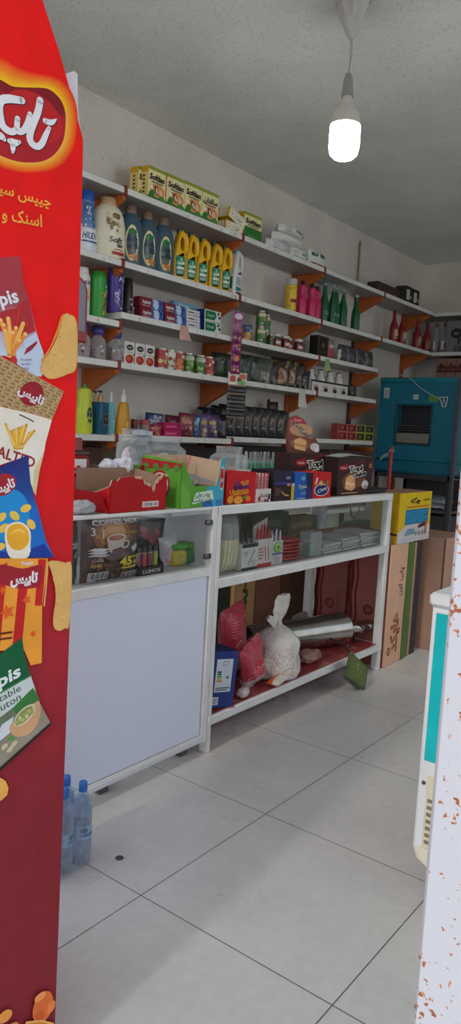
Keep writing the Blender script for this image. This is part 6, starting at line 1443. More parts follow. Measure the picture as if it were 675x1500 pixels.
# tied white bag
X = XC - .098
y = yat(403, X, zb); hbag = onx(410, 918, X).z - zb; R = 66 / FPX * dep(X, y, .3) / 2
t = T('tied_bag', 'large knotted white plastic bag filled with white granules', 'bag', (X, y, zb)); b = t.p('bag_body', 'bag')
rg = random.Random(2)
pb = [(.0, .0), (R * .8, .002), (R * .98, .03), (R * 1.02, hbag * .3), (R, hbag * .55), (R * .9, hbag * .8), (R * .6, hbag * .95), (R * .28, hbag * 1.04), (R * .12, hbag * 1.07)]
b.lathe(curvy(pb, 6, False), lambda z, a: rg.choice([(220, 212, 204), (210, 202, 193), (198, 189, 181), (224, 218, 212)]) if z < hbag * (.62 + .06 * math.sin(a * 3)) else (216, 210, 204), 72, wob=.12)
k = t.p('knot', 'bag'); zk = hbag * 1.05
k.lathe([(R * .14, zk - .005), (R * .16, zk + .01), (R * .13, zk + .02), (R * .1, zk + .028)], (206, 200, 194), 18, wob=.3)
ear = t.p('bag_ear', 'bag'); pf = lambda u, v, s: (s * .012 * math.sin(PI * u) + .01 * mnoise.noise((u * 4, v * 4, 1)), (u - .5) * R * (.3 + 1.0 * math.sin(PI * min(1, v * .75) ** .9)) + .03 * v, zk + .02 + v * .12)
for s in (1, -1): ear.grid(lambda u, v: pf(u, v, s), 10, 10, (220, 214, 208), flip=s < 0)
ear = t.p('bag_ear', 'bag'); pf2 = lambda u, v, s: (s * .006 * math.sin(PI * u), -.02 - v * .07 + (u - .5) * .02, zk + .01 + v * .04 + (u - .5) * .05 * (1 - .6 * v))
for s in (1, -1): ear.grid(lambda u, v: pf2(u, v, s), 6, 8, (214, 208, 202), flip=s > 0)
t.end()
# exhaust silencer
A_, E_ = onx(345, 932, XC - .362), onx(543, 936, XC - .088)
Rm = 50 / FPX * dep(XC - .2, 3.1, .3) / 2
LT = math.hypot(E_.x - A_.x, E_.y - A_.y); L = LT * .76; Lp = LT - L
t = T('exhaust_silencer', 'steel exhaust silencer lying on the red bottom shelf', 'silencer', (A_.x, A_.y, zb + Rm * 1.03), -math.atan2(E_.x - A_.x, E_.y - A_.y)); Mx = Matrix.Rotation(-PI / 2, 4, 'X')
b = t.p('shell', 'brushed_steel'); b.lathe([(0, 0), (Rm * .8, 0), (Rm * .94, .006), (Rm, .02), (Rm, L * .28), (Rm * 1.01, L * .285), (Rm * 1.01, L * .3), (Rm, L * .305), (Rm, L - .03), (Rm * 1.03, L - .026), (Rm * 1.03, L - .006), (Rm * .97, L), (Rm * .9, L - .004), (0, L - .004)], (176, 172, 166), 40, M=Mx)
b = t.p('end_cap', 'metal', label='dark sooty end cap'); b.lathe([(0, -.012), (Rm * .6, -.01), (Rm * .92, -.002), (Rm * 1.02, .012), (Rm * 1.02, .06), (0, .06)], (56, 54, 54), 36, M=Mx)
b = t.p('outlet_pipe', 'brushed_steel'); r = Rm * .42; b.lathe([(0, L - .006), (r, L - .006), (r, L + Lp), (r * .86, L + Lp), (r * .84, L + Lp * .7), (0, L + Lp * .7)], (186, 180, 172), 24, M=Matrix.Translation((0, 0, -Rm * .15)) @ Mx)
b = t.p('hanger_strap', 'metal'); b.tube([(.02, L + .005, .02), (.045, L + .03, .0), (.05, L + .045, -.05), (.048, L + .05, -Rm + .008)], .007, (84, 74, 68)); b.tube([(.02, L, .05), (.045, L + .05, .04), (.06, L + .1, .0)], .004, (40, 36, 36))
t.end()
crumple('meat_bag', 'small clear bag of brownish pieces in front of the silencer', 'bag', (XC - .10, yat(452, XC - .1, zb), zb), .045, .085, .032, (160, 116, 106), 'bag', 21, amp=.3)
X = XC + .07
p0, p1 = onx(513, 955, X), onx(520, 1008, X)
t = T('green_plate', 'worn green square plate hanging by a black strap from the shelf edge', 'plate', (X, p0.y, p0.z)); h = p0.z - p1.z
P = [onx(a, b_, X) for a, b_ in ((513, 954), (534, 978), (526, 1009), (502, 990))]
ol = [(q.y - p0.y, q.z - p0.z) for q in P]
b = t.p('plate_body', 'plastic'); b.plate('gplate', [(ol, False)], .014, .003, (76, 90, 42), Matrix.Rotation(-.12, 4, 'Y') @ MYZ)
d = D(b, lambda u, v, l: tuple(Matrix.Rotation(-.12, 4, 'Y') @ MYZ @ Vector((u, v, .0072 + LIFT * l)))); cx_ = sum(q[0] for q in ol) / 4; cz_ = sum(q[1] for q in ol) / 4
d.poly([(cx_ + (x - cx_) * .86, cz_ + (z_ - cz_) * .86) for x, z_ in ol], (92, 110, 48)); d.speckle(cx_ - .03, cz_ - .05, cx_ + .04, cz_ + .05, 16, .008, [(130, 150, 76), (90, 106, 50), (150, 160, 110)], 3)
b = t.p('edge_strip', 'plastic'); b.tube([(.0, ol[3][0], ol[3][1]), (-.004, ol[2][0], ol[2][1])], .009, (86, 90, 84))
b = t.p('strap', 'cloth'); b.tube([(0, ol[0][0] + .0, ol[0][1] - .01), (-.04, .0, .03), (-.12, -.005, .045)], .005, (40, 36, 34)); b.tube([(-.005, .0, .02), (-.03, .05, .005), (-.065, .12, -.005)], .004, (34, 32, 32))
t.end()

# ================================================================ CARTONS BEHIND AND BESIDE THE COUNTER
CT = (176, 128, 94)
def carton(lab, x0, y0, z0, w, dp, h, col, deco=None, left=None, group=None, rz=0, side=None):
    c = dict(px=col, ny=side or lerp(col, (90, 60, 50), .12), **{'*': lerp(col, (60, 40, 30), .1)})
    def seam(d, w, dp): d.rect(-w / 2, dp / 2 - .001, w / 2, dp / 2 + .001, lerp(col, (40, 20, 10), .5))
    return pack('cardboard_carton', lab, 'carton', x0, z0, y0, w, h, dp, c, deco, left, seam, group, 'carton', rz, .004)
GC = 'cartons beside the counter'
def redside(d, dp, h):
    for k, s in enumerate((-dp + .012, -dp + .045)): d.stroke([(s, 0), (s + .006, h * .12), (s - .004, h * .25), (s + .006, h * .4), (s - .004, h * .55), (s + .006, h * .7), (s - .004, h * .85), (s, h)], .012 if k else .022, (120, 30, 36))
    d.ell(-dp * .48, h * .45, .03, .03, (110, 44, 42)); d.ell(-dp * .48, h * .45, .02, .02, (150, 84, 76)); d.rect(-dp * .26, h * .38, -dp * .24, h * .58, (120, 60, 54)); d.rect(-dp * .2, h * .4, -dp * .185, h * .6, (120, 60, 54))
# standing carton beside the counter end
def redlogo(d, w, h):
    d.rect(w * .28, 0, w / 2, h, (92, 116, 56)); d.stroke([(w * .3, 0), (w * .29, h * .4), (w * .33, h * .58), (w * .3, h * .7), (w * .32, h)], w * .05, (74, 104, 46))
    d.txt(fa('هایکد'), -w * .1, h * .26, w * .3, (150, 40, 34), w=h * .34, rot=PI / 2, bold=.05); d.l -= .4; d.txt(fa('هایکد'), -w * .1, h * .26, w * .27, (196, 130, 96), w=h * .33, rot=PI / 2, bold=.0)
    d.txt(fa('پاپ کرن'), w * .02, h * .68, w * .16, (84, 84, 44), w=h * .24, rot=PI / 2); d.ell(-w * .3, h * .12, w * .07, h * .035, (150, 50, 40)); d.ell(-w * .3, h * .12, w * .045, h * .022, (196, 140, 104))
xa = -1.757
ya, yb = 3.815, 4.10
ht = onx(585, 797, xa).z
carton('tall brown carton with a red Persian logo and green edge, against the counter end', xa, (ya + yb) / 2, 0, yb - ya, xa - xat(513, ya, .5), ht, (226, 178, 146), redlogo, redside, GC, side=(172, 104, 92))
ya2 = 4.105; yb2 = yat(611, xa, .4)
carton('narrow dark carton with a green edge, wedged behind the red logo carton', xa - .01, ya2 + .075, 0, .15, .3, ht * .985, (104, 90, 86), lambda d, w, h: (d.rect(-w / 2, 0, -w * .16, h, (96, 118, 62)), d.rect(-w * .16, 0, -w * .02, h, (206, 158, 124)), d.txt(fa('تولید'), w * .2, h * .74, w * .3, (120, 44, 50), w=h * .2, rot=PI / 2), d.rect(w * .1, 0, w / 2, h, (60, 52, 60))), None, GC)
ya3 = yat(615, xa + .01, .0); 
carton('plain brown carton with dark writing, furthest along the wall by the cooler', xa + .08, 4.58, 0, .42, .4, ht * 1.0, (196, 154, 130), lambda d, w, h: (d.txt(fa('پاپ کرن'), w * .12, h * .68, w * .13, (90, 60, 50), w=h * .22, rot=PI / 2), d.rect(-w / 2, 0, -w * .42, h, (90, 70, 66))), None, GC)
# yellow box on top
yy0, yy1 = yat(577, xa - .01, ht), yat(624, xa - .01, ht)
h = onx(600, 722, xa).z - ht
def yellow(d, w, h):
    d.rect(-w / 2, h * .3, w / 2, h, (226, 190, 30)); d.rect(-w / 2, 0, w / 2, h * .18, (206, 200, 204)); d.poly([(-w / 2, h * .12), (-w / 2, h * .22), (-w * .2, h * .38), (0, h * .42), (w / 2, h * .3), (w / 2, h * .05)], (214, 206, 204)); d.rect(-w * .3, h * .36, w * .42, h * .66, (36, 120, 170)); d.lines(-w * .28, h * .40, w * .4, h * .64, 6, (60, 160, 200), .4)
    d.txt(fa('چکه'), -w * .02, h * .84, h * .1, (46, 36, 26), w=w * .3, bold=.06); d.rect(w * .22, h * .82, w * .44, h * .85, (120, 100, 40)); d.rect(-w * .28, h * .70, w * .44, h * .72, (190, 90, 40)); d.poly([(w * .1, h * .26), (w * .36, h * .3), (w * .34, h * .38), (w * .14, h * .34)], (96, 50, 36)); d.poly([(w * .32, h * .12), (w * .38, h * .12), (w * .4, h * .4), (w * .34, h * .42)], (176, 110, 80)); d.poly([(-w * .3, h * .14), (w * .02, h * .16), (w * .0, h * .26), (-w * .2, h * .28)], (120, 160, 180))
    for i in range(3): d.ell(w * (.06 + .1 * i), h * .16, w * .03, h * .05, (150, 150, 150))
def yleft(d, dp, h): d.rect(-dp, h * .2, 0, h, (216, 176, 26)); d.rect(-dp, 0, 0, h * .2, (200, 194, 198)); d.rect(-dp * .2, 0, 0, h, (196, 156, 30)); d.poly([(-dp, h * .2), (0, h * .16), (0, h * .2), (-dp, h * .26)], (70, 50, 30))
pack('juice_carton', 'bright yellow and blue carton standing on the tall brown carton', 'carton', xa + .004, ht + .001, (yy0 + yy1) / 2, yy1 - yy0, h, .17, dict(px=(226, 190, 30), pz=(170, 130, 110), **{'*': (216, 176, 26)}), yellow, yleft, None)
# cartons behind the counter (seen under it)
Xb = -2.42
def behind(lab, a, c, yt, yb_, X, z0, dp, col, deco=None):
    ya, yb = yat(a, X, .4), yat(c, X, .4); h = onx((a + c) / 2, yt, X).z - z0
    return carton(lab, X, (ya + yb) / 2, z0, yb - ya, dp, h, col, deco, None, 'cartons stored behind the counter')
def leafy(d, w, h):
    d.speckle(-w * .1, h * .3, w * .1, h * .95, 26, .022, [(50, 64, 40), (70, 84, 52)], 4)
behind('pale tan carton with a dark leaf strip behind the red printed bags', 342, 374, 820, 905, Xb, 0, .3, (196, 152, 100), leafy)
behind('brown carton behind the knotted white bag', 375, 412, 818, 905, Xb - .02, 0, .3, (140, 96, 76))
behind('darker brown carton right of the knotted white bag', 413, 447, 824, 905, Xb - .03, 0, .3, (112, 80, 66), lambda d, w, h: d.rect(-w / 2, 0, -w * .2, h, (130, 94, 74)))
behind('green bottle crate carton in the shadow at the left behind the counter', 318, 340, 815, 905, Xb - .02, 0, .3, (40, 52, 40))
def redstripe(d, w, h):
    for s in (-1, 1): d.stroke([(s * w * .45, 0), (s * w * .43, h * .2), (s * w * .46, h * .4), (s * w * .43, h * .6), (s * w * .46, h * .8), (s * w * .44, h)], w * .07, (130, 36, 40))
    d.ell(0, h * .52, w * .12, h * .05, (110, 44, 42)); d.ell(0, h * .52, w * .08, h * .03, (150, 88, 78)); d.rect(-w * .24, h * .4, -w * .21, h * .7, (120, 60, 54))
x2_ = xat(508, 3.835, .5); carton('reddish brown carton with wavy dark red edges behind the silencer', x2_, 3.835 + .13, 0, .26, x2_ - xat(463, 3.835, .5), ht * .97, (176, 118, 100), None, redside, 'cartons stored behind the counter', side=(160, 96, 86))
crumple('plastic_bag', 'pale crumpled bag lying behind the silencer on the bottom shelf', 'plastic bag', (XC - .43, yat(440, XC - .43, .3), zb), .03, .09, .06, (140, 124, 120), 'film', 31, amp=.25)
# low shelf stock seen under the lowest wall shelf
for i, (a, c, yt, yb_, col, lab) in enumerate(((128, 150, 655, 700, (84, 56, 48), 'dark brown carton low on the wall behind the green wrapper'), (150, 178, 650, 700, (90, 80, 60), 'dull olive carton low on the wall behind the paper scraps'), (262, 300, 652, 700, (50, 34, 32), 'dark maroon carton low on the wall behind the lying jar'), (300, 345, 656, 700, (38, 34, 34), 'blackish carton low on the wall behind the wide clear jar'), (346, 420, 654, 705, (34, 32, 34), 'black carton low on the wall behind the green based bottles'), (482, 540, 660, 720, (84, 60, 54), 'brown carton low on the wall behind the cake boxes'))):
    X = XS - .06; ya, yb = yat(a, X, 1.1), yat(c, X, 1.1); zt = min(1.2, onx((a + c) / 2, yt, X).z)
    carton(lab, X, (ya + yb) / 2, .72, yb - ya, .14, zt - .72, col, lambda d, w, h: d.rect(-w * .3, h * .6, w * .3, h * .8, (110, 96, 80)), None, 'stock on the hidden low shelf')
t = T('shelf_board', 'low white shelf board hidden behind the counter goods', 'shelf', group='white boards of the wall shelving'); b = t.p('board', 'paint'); b.box(XW + .032, 1.8, .686, XS, 5.6, .72, WHITE, .003); t.end()
# red handled broom with grey rag
X = -2.20
p0, p1 = onx(573.5, 655, X), onx(575.5, 716, X)
t = T('broom', 'red broom handle standing behind the counter end with a grey rag', 'broom', (X, p0.y, 0)); k0 = Vector((.0, .0, 0))
b = t.p('handle', 'plastic'); b.tube([(0, 0, .02), (.0, 0, .5), (0, 0, p0.z)], .013, (150, 36, 40), 12)
b = t.p('broom_head', 'plastic'); b.box(-.02, -.12, 0, .02, .12, .05, (60, 56, 56), .008)
b = t.p('rag', 'cloth'); b.grid(lambda u, v: (.02 + .02 * math.sin(u * 6), -.2 + .22 * u + .02 * mnoise.noise((u * 5, v * 3, 1)), p0.z - .03 - .05 * (1 - u) ** 2 + .012 * math.sin(u * 9) + (v - .5) * .02), 14, 4, (120, 126, 132)); b.grid(lambda u, v: (.018 + .02 * math.sin(u * 6), -.2 + .22 * u + .02 * mnoise.noise((u * 5, v * 3, 1)), p0.z - .03 - .05 * (1 - u) ** 2 + .012 * math.sin(u * 9) + (v - .5) * .02), 14, 4, (120, 126, 132), flip=True)
t.end()
# ================================================================ TEAL COOLER ON ITS STAND
TEAL = (12, 108, 130)
x0, x1, zc0, zc1, yf = -2.86, -2.198, 1.015, 1.792, 5.75
t = T('air_cooler', 'large teal evaporative air cooler with a square louvred outlet', 'air cooler', ((x0 + x1) / 2, yf, zc0), 0); W = x1 - x0; h = zc1 - zc0; dp = .62
gx0, gx1, gz0, gz1 = -2.70 - (x0 + x1) / 2, -2.392 - (x0 + x1) / 2, 1.252 - zc0, 1.572 - zc0
b = t.p('cabinet_shell', 'plastic')
b.box(-W / 2, .101, .06, W / 2, dp, h - .03, TEAL, .02)
for q in ((-W / 2, 0, .04, gx0, .10, h - .02), (gx1, 0, .04, W / 2, .10, h - .02), (gx0, 0, gz1, gx1, .10, h - .02), (gx0, 0, .04, gx1, .10, gz0)): b.box(*q, TEAL)
b.box(-W / 2 - .012, -.012, h - .05, W / 2 + .012, dp + .01, h, (16, 118, 136), .016); b.box(-W / 2 - .012, -.016, 0, W / 2 + .012, dp + .01, .11, (12, 102, 124), .018); b.box(-W / 2 - .008, -.010, .112, W / 2 + .008, .03, .124, (40, 120, 134), .004)
o = t.p('outlet_frame', 'plastic', label='dark recessed outlet with grey louvres')
for q in ((gx0 - .008, -.008, gz0 - .008, gx0 + .012, .02, gz1 + .008), (gx1 - .012, -.008, gz0 - .008, gx1 + .008, .02, gz1 + .008), (gx0, -.008, gz1 - .01, gx1, .02, gz1 + .008), (gx0, -.008, gz0 - .008, gx1, .02, gz0 + .01)): o.box(*q, (12, 70, 86), .003)
o.box(gx0, .094, gz0, gx1, .10, gz1, (40, 42, 50))
for i in range(4):
    s = t.p('louvre', 'plastic', o); zz = gz0 + .092 + .02 * i
    s.add([(gx0 + .01, -.002, zz), (gx1 - .01, -.002, zz), (gx1 - .01, .024, zz + .008), (gx0 + .01, .024, zz + .008), (gx0 + .01, .0, zz - .003), (gx1 - .01, .0, zz - .003), (gx1 - .01, .026, zz + .005), (gx0 + .01, .026, zz + .005)], [(0, 1, 2, 3), (7, 6, 5, 4), (0, 4, 5, 1), (2, 6, 7, 3)], (96, 96, 92))
s = t.p('deflector', 'plastic', o, 'beige lower deflector'); s.box(gx0 + .012, -.006, gz0 + .012, gx1 - .012, .004, gz0 + .09, (126, 122, 112), .003)
fm = lambda: D(b2, flat((0, -.0012, 0), (1, 0, 0), (0, 0, 1)))
cxm = (x0 + x1) / 2
for nm, (pa1, pb1, pc1, pd1), c in (('sticker', (562, 568, 571, 583), (190, 190, 190)), ('sticker', (605, 578, 613, 585), (196, 200, 204)), ('sticker', (628, 580, 642, 588), (110, 160, 50))):
    A, Bq = ony(pa1, pd1, yf), ony(pc1, pb1, yf); b2 = t.p(nm, 'paper'); d = fm(); d.rect(A.x - cxm, A.z - zc0, Bq.x - cxm, Bq.z - zc0, c); d.lines(A.x - cxm + .006, A.z - zc0 + .008, Bq.x - cxm - .006, Bq.z - zc0 - .008, 3, lerp(c, (60, 60, 70), .4))
pl = t.p('power_cord', 'plastic', label='thin white cord hanging over the front')
pts = [ony(a, b_, yf) for a, b_ in ((585, 549), (597, 551), (604, 556), (613, 565), (624, 573), (636, 580), (646, 586))]
pl.tube([(q.x - cxm, -.022, q.z - zc0) for q in pts], .0035, (170, 178, 172), 6)
pg = t.p('cord_clip', 'plastic', label='white triangular wire clip'); cl = [ony(a, b_, yf) for a, b_ in ((645, 582), (657, 582), (654, 596), (649, 596))]
cc = [(q.x - cxm, q.z - zc0) for q in cl]
for i in range(4): pg.tube([(cc[i][0], -.02, cc[i][1]), (cc[(i + 1) % 4][0], -.02, cc[(i + 1) % 4][1])], .004, (190, 196, 192), 6)
pg.tube([((cc[0][0] + cc[1][0]) / 2, -.02, cc[0][1]), (cc[2][0], -.02, cc[2][1])], .003, (190, 196, 192), 6); pg.tube([((cc[0][0] + cc[1][0]) / 2, -.02, cc[0][1]), (cc[3][0], -.02, cc[3][1])], .003, (190, 196, 192), 6)
t.end()
t = T('cooler_stand', 'dark steel rack standing under the teal air cooler', 'stand', (cxm, yf, 0)); b = t.p('frame', 'paint'); DK = (56, 54, 60)
for xx in (-W / 2, W / 2 - .03):
    for yy in (0.0, dp - .03): b.box(xx, yy, 0, xx + .03, yy + .03, zc0 - .001, DK, .002)
for yy in (0.0, dp - .03): b.box(-W / 2, yy, zc0 - .04, W / 2, yy + .03, zc0 - .001, DK, .002)
zs_ = ony(635, 748, yf).z
b = t.p('shelf_plate', 'paint'); b.box(-W / 2, 0.005, zs_ - .02, W / 2, dp, zs_, (84, 82, 88), .002)
b = t.p('sheet_plate', 'paint'); b.box(-W / 2, dp - .03, .2, W / 2, dp - .024, zc0 - .05, (74, 72, 78)); t.end()
t = T('stand_post', 'thin grey steel post rising beside the right edge of the air cooler', 'post', (x1 + .03, yf - .05, 0)); b = t.p('body', 'paint'); b.box(-.012, -.02, 0, .012, .02, 1.78, (70, 68, 80), .002); t.end()
xx = xat(636, yf + .12, zs_)
for i, (dx, dz, s) in enumerate(((-.03, 0, 3), (.02, .045, 5))):
    crumple('foil_bundle', ['crumpled silver foil bundle on the rack shelf, lower one', 'crumpled silver foil bundle lying on top of the other'][i], 'foil', (xx + dx, yf + .14, zs_ + dz), .10, .09, .03, (176, 180, 184), 'foil', s, 'silver foil bundles', .4)
xx = xat(633, yf + .1, .7)
t = T('grey_box', 'plain dark grey box standing under the rack shelf', 'box', (xx, yf + .12, zs_ - .36)); b = t.p('body', 'card'); b.box(-.12, 0, 0, .13, .3, .31, (80, 76, 80), .004); t.end()
t = T('rack_shelf', 'lower steel shelf of the rack under the grey box', 'shelf', (cxm, yf, zs_ - .38)); b = t.p('body', 'paint'); b.box(-W / 2 + .032, .035, 0, W / 2 - .032, dp - .035, .019, (80, 78, 84), .002); t.end()

# ================================================================ WATER BOTTLES
WB = [(0, 0), (.9, 0), (1, .03), (1, .12), (.94, .15), (1, .18), (1, .26), (.94, .29), (1, .32), (1, .5), (.94, .53), (1, .56), (1, .66), (.9, .76), (.6, .84), (.36, .88), (.36, .9), (0, .9)]
first = None
wp = onz(118, 1261, 0); D_ = 29 / FPX * dep(wp.x, wp.y, .1); hw = .245
for i, (dx, dy) in enumerate(((0, 0), (-.005, -D_ * 1.1), (-D_ * 1.06, -.01), (-D_ * 1.06, -D_ * 1.12), (-.002, -D_ * 2.15), (-D_ * 1.06, -D_ * 2.2))):
    lab = 'clear blue water bottle with a blue cap, ' + ['front right one of the wrapped pack', 'front row next to the display stand', 'rear right one, close to the cabinet', 'rear middle one', 'front row left end, behind the display stand', 'rear left end of the wrapped pack'][i]
    if not first:
        t = T('water_bottle', lab, 'bottle', (wp.x, wp.y, 0), 0, 'wrapped water bottles'); R = D_ / 2
        b = t.p('bottle_body', 'water_plastic'); b.lathe([(r * R, v * hw) for r, v in WB], (226, 240, 252), 24)
        b = t.p('water', 'water_plastic'); b.lathe([(0, .004), (R * .9, .004), (R * .95, hw * .62), (R * .6, hw * .8), (0, hw * .8)], (214, 234, 250), 20)
        b = t.p('cap', 'plastic'); b.lathe([(0, hw * .885), (R * .42, hw * .885), (R * .44, hw * .9), (R * .42, hw * .99), (R * .36, hw), (0, hw)], (40, 110, 196), 20)
        b = t.p('label', 'gloss_card'); b.lathe([(R * 1.004, hw * .33), (R * 1.004, hw * .49)], (150, 190, 222), 24); b.f = b.f[:-2]; b.c = b.c[:-2]; b.sm = b.sm[:-2]; d = wrap(b, [(R * 1.004, 0), (R * 1.004, hw)]); d.rect(-R * .9, hw * .36, R * .6, hw * .4, (60, 110, 170)); d.ell(-R * .5, hw * .44, R * .4, hw * .035, (40, 70, 130))
        first = t.end()
    else: dup(first, (wp.x + dx, wp.y + dy, 0), .7 * i, lab)
t = T('shrink_wrap', 'clear shrink film around the pack of water bottles', 'plastic wrap', (wp.x - D_ * .53, wp.y - D_ * 1.08, 0)); b = t.p('film', 'clear_film')
def wrapf(u, v):
    a = 2 * PI * u; sq = lambda c: math.copysign(abs(c) ** .45, c)
    k = 1 if v < .65 else 1 - .22 * (v - .65) / .35
    return (sq(math.cos(a)) * D_ * 1.07 * k + .003 * mnoise.noise((u * 20, v * 9, 1)), sq(math.sin(a)) * D_ * 1.63 * k + .003 * mnoise.noise((u * 20, v * 9, 5)), .004 + v * hw * .82)
b.grid(wrapf, 64, 12, (246, 249, 252)); t.end()
# floor drain spot
p = onz(175, 1257, 0); t = T('floor_plug', 'small dark round plug set in the floor tile beside the water bottles', 'floor plug', (p.x, p.y, 0)); b = t.p('body', 'metal'); b.lathe([(0, .0005), (.013, .0005), (.012, .002), (0, .002)], (90, 84, 78), 16); t.end()

# ================================================================ CHEST FREEZER
xL, yF = -.764, 1.94
t = T('chest_freezer', 'white chest freezer with teal front panel and cream vent at the bottom', 'freezer', (xL, yF, 0)); wF, dF = .95, .6
z0f, ztop = .09, .872
b = t.p('cabinet_shell', 'plastic'); b.plate('frz', [([(0, z0f + .05), (.012, z0f + .018), (.045, z0f), (wF - .045, z0f), (wF - .012, z0f + .018), (wF, z0f + .05), (wF, ztop - .04), (0, ztop - .04)], False)], dF, .012, lambda x, z: (232, 234, 234) if z > .40 else (232, 226, 200), Matrix.Translation((0, dF / 2, 0)) @ Matrix(((1, 0, 0, 0), (0, 0, 1, 0), (0, 1, 0, 0), (0, 0, 0, 1))))
b = t.p('lid', 'plastic'); b.box(-.008, -.008, ztop - .04, wF + .012, dF + .01, ztop, (236, 238, 238), .01)
def fz(z0, z1, xa_, xb_, col, nm, mt='gloss_card'):
    q = t.p(nm, mt); q.box(xa_, -.004, z0, xb_, .001, z1, col, .002); return q
fz(.40, ztop - .055, .016, wF - .05, (8, 196, 200), 'teal_panel')
g = fz(z0f + .06, .36, .030, .42, (226, 220, 190), 'vent_panel', 'plastic')
for i in range(7):
    s = t.p('vent_slot', 'plastic', g); s.box(.036, -.0055, z0f + .075 + i * .02, .40, -.004, z0f + .085 + i * .02, (140, 124, 100))
b = t.p('screw', 'metal'); b.lathe([(0, 0), (.006, 0), (.005, .003), (0, .004)], (110, 110, 112), 10, M=Matrix.Translation((.02, -.001, .335)) @ Matrix.Rotation(PI / 2, 4, 'X'))
for xx_ in (.08, wF - .08):
    for yy_ in (.08, dF - .08):
        b = t.p('caster', 'plastic'); b.lathe([(0, -.02), (.04, -.02), (.044, 0), (.04, .02), (0, .02)], (50, 50, 52), 18, M=Matrix.Translation((xx_, yy_, .045)) @ Matrix.Rotation(PI / 2, 4, 'Y')); b.box(xx_ - .02, yy_ - .02, .05, xx_ + .02, yy_ + .02, .1, (90, 90, 92), .002)
t.end()

# ================================================================ CARDBOARD DISPLAY STAND
ang = math.radians(9.6)
DV = Vector((math.sin(ang), math.cos(ang), 0)); DN = Vector((math.cos(ang), -math.sin(ang), 0))
P0 = Vector((-1.06, .914, 0))
def pp(px, py):
    'point of the printed front panel -> (along, up)'
    d = ray(px, py); k = ((P0 - CAM).dot(DN)) / d.dot(DN); q = CAM + d * k - P0
    return (q.dot(DV), q.z)
def z1_(x, y): return pp(x / 4.415, y / 4.415)
def z2_(x, y): return pp(x / 4.415, 340 + y / 4.415)
def z3_(x, y): return pp(x / 4.415, 660 + y / 4.415)
def z4_(x, y): return pp(x / 5, 920 + y / 5)
def z5_(x, y): return pp(x / 4.166, 1140 + y / 4.166)
t = T('display_stand', 'tall red printed cardboard snack display stand at the left of the doorway', 'display stand', tuple(P0), 0)
t.rot = (0, 0, -ang)         # local y runs along the panel, local x is its outward normal
WS = .52
rt = [(0, 0), (.003, .5), (.006, 1.0), pp(122, 206), pp(110, 160), pp(97, 112), pp(88, 80), pp(62, 0), (-.13, 2.06), (-.2, 2.12), (-.3, 2.13), (-.40, 2.06), (-WS, 1.78), (-WS, 0)]
b = t.p('front_panel', 'card')
n = len(rt); tri = tessellate_polygon([[Vector((u, v, 0)) for u, v in rt]])
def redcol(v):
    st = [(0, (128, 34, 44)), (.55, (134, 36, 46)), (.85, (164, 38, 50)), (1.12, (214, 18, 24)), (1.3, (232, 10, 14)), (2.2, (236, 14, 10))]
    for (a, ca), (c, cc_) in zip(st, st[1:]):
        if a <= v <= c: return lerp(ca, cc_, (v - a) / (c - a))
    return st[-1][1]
# back and edges
vs = [(0, u, v) for u, v in rt] + [(-.005, u, v) for u, v in rt]
edge = [(i, i + n, (i + 1) % n + n, (i + 1) % n) for i in range(n)]
b.add(vs, edge, (226, 216, 206))
b.add([(-.005, u, v) for u, v in rt], [tuple(x) for x in tri] + [tuple(x)[::-1] for x in tri], (190, 160, 130))
d = D(b, lambda u, v, l: (.00006 * (l + 1), u, v))
# panel ground in strips: maroon at the foot, bright red towards the top
def clip(v):
    us = []
    for i in range(n):
        (u0, v0), (u1, v1) = rt[i], rt[(i + 1) % n]
        if (v0 - v) * (v1 - v) <= 0 and v0 != v1: us.append(u0 + (u1 - u0) * (v - v0) / (v1 - v0))
    return (min(us), max(us)) if us else None
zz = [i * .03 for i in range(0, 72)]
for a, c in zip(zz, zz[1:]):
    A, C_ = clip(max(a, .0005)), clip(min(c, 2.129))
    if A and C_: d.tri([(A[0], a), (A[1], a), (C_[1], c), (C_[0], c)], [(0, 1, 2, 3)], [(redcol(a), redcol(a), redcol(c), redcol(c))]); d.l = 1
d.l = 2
# logo with glow
lg = [z1_(*q) for q in ((-260, 560), (-150, 480), (-60, 490), (20, 525), (80, 558), (170, 566), (290, 570), (350, 600), (400, 660), (423, 740), (420, 850), (400, 930), (350, 1000), (270, 1045), (150, 1050), (60, 1030), (0, 1005), (-120, 960), (-220, 860), (-280, 700))]
gl = [z1_(*q) for q in ((-340, 480), (-180, 330), (-60, 350), (30, 380), (110, 430), (220, 470), (330, 490), (410, 530), (470, 610), (500, 730), (498, 860), (470, 970), (410, 1060), (310, 1110), (160, 1120), (50, 1100), (-20, 1075), (-160, 1040), (-290, 900), (-360, 700))]
mid = [lerp((a[0], a[1], 0), (c[0], c[1], 0), .5)[:2] for a, c in zip(lg, gl)]
lg = curvy(lg, 3); gl = curvy(gl, 3); mid = [lerp((a[0], a[1], 0), (c[0], c[1], 0), .5)[:2] for a, c in zip(lg, gl)]
m_ = len(lg); zl = lambda q: redcol(q[1])
quads = [(i, (i + 1) % m_, (i + 1) % m_ + m_, i + m_) for i in range(m_)]
OR1, OR2 = (240, 180, 70), (238, 130, 30)
top = lambda i: (244, 196, 20) if lg[i % m_][1] > 1.8 else OR1
d.tri(lg + mid, [q[::-1] for q in quads], [(OR2, OR2, top(i + 1), top(i)) for i in range(m_)])
d.tri(mid + gl, [q[::-1] for q in quads], [(redcol(gl[i][1]), redcol(gl[(i + 1) % m_][1]), OR2, OR2) for i in range(m_)])
cz = sum(q[1] for q in lg) / m_
d.poly(lg, None, lambda u, v: (128, 22, 32) if v > cz + .03 else (172, 30, 40))
d.ell(*pp(48, 172), .055, .04, (190, 32, 36), 20, 2)
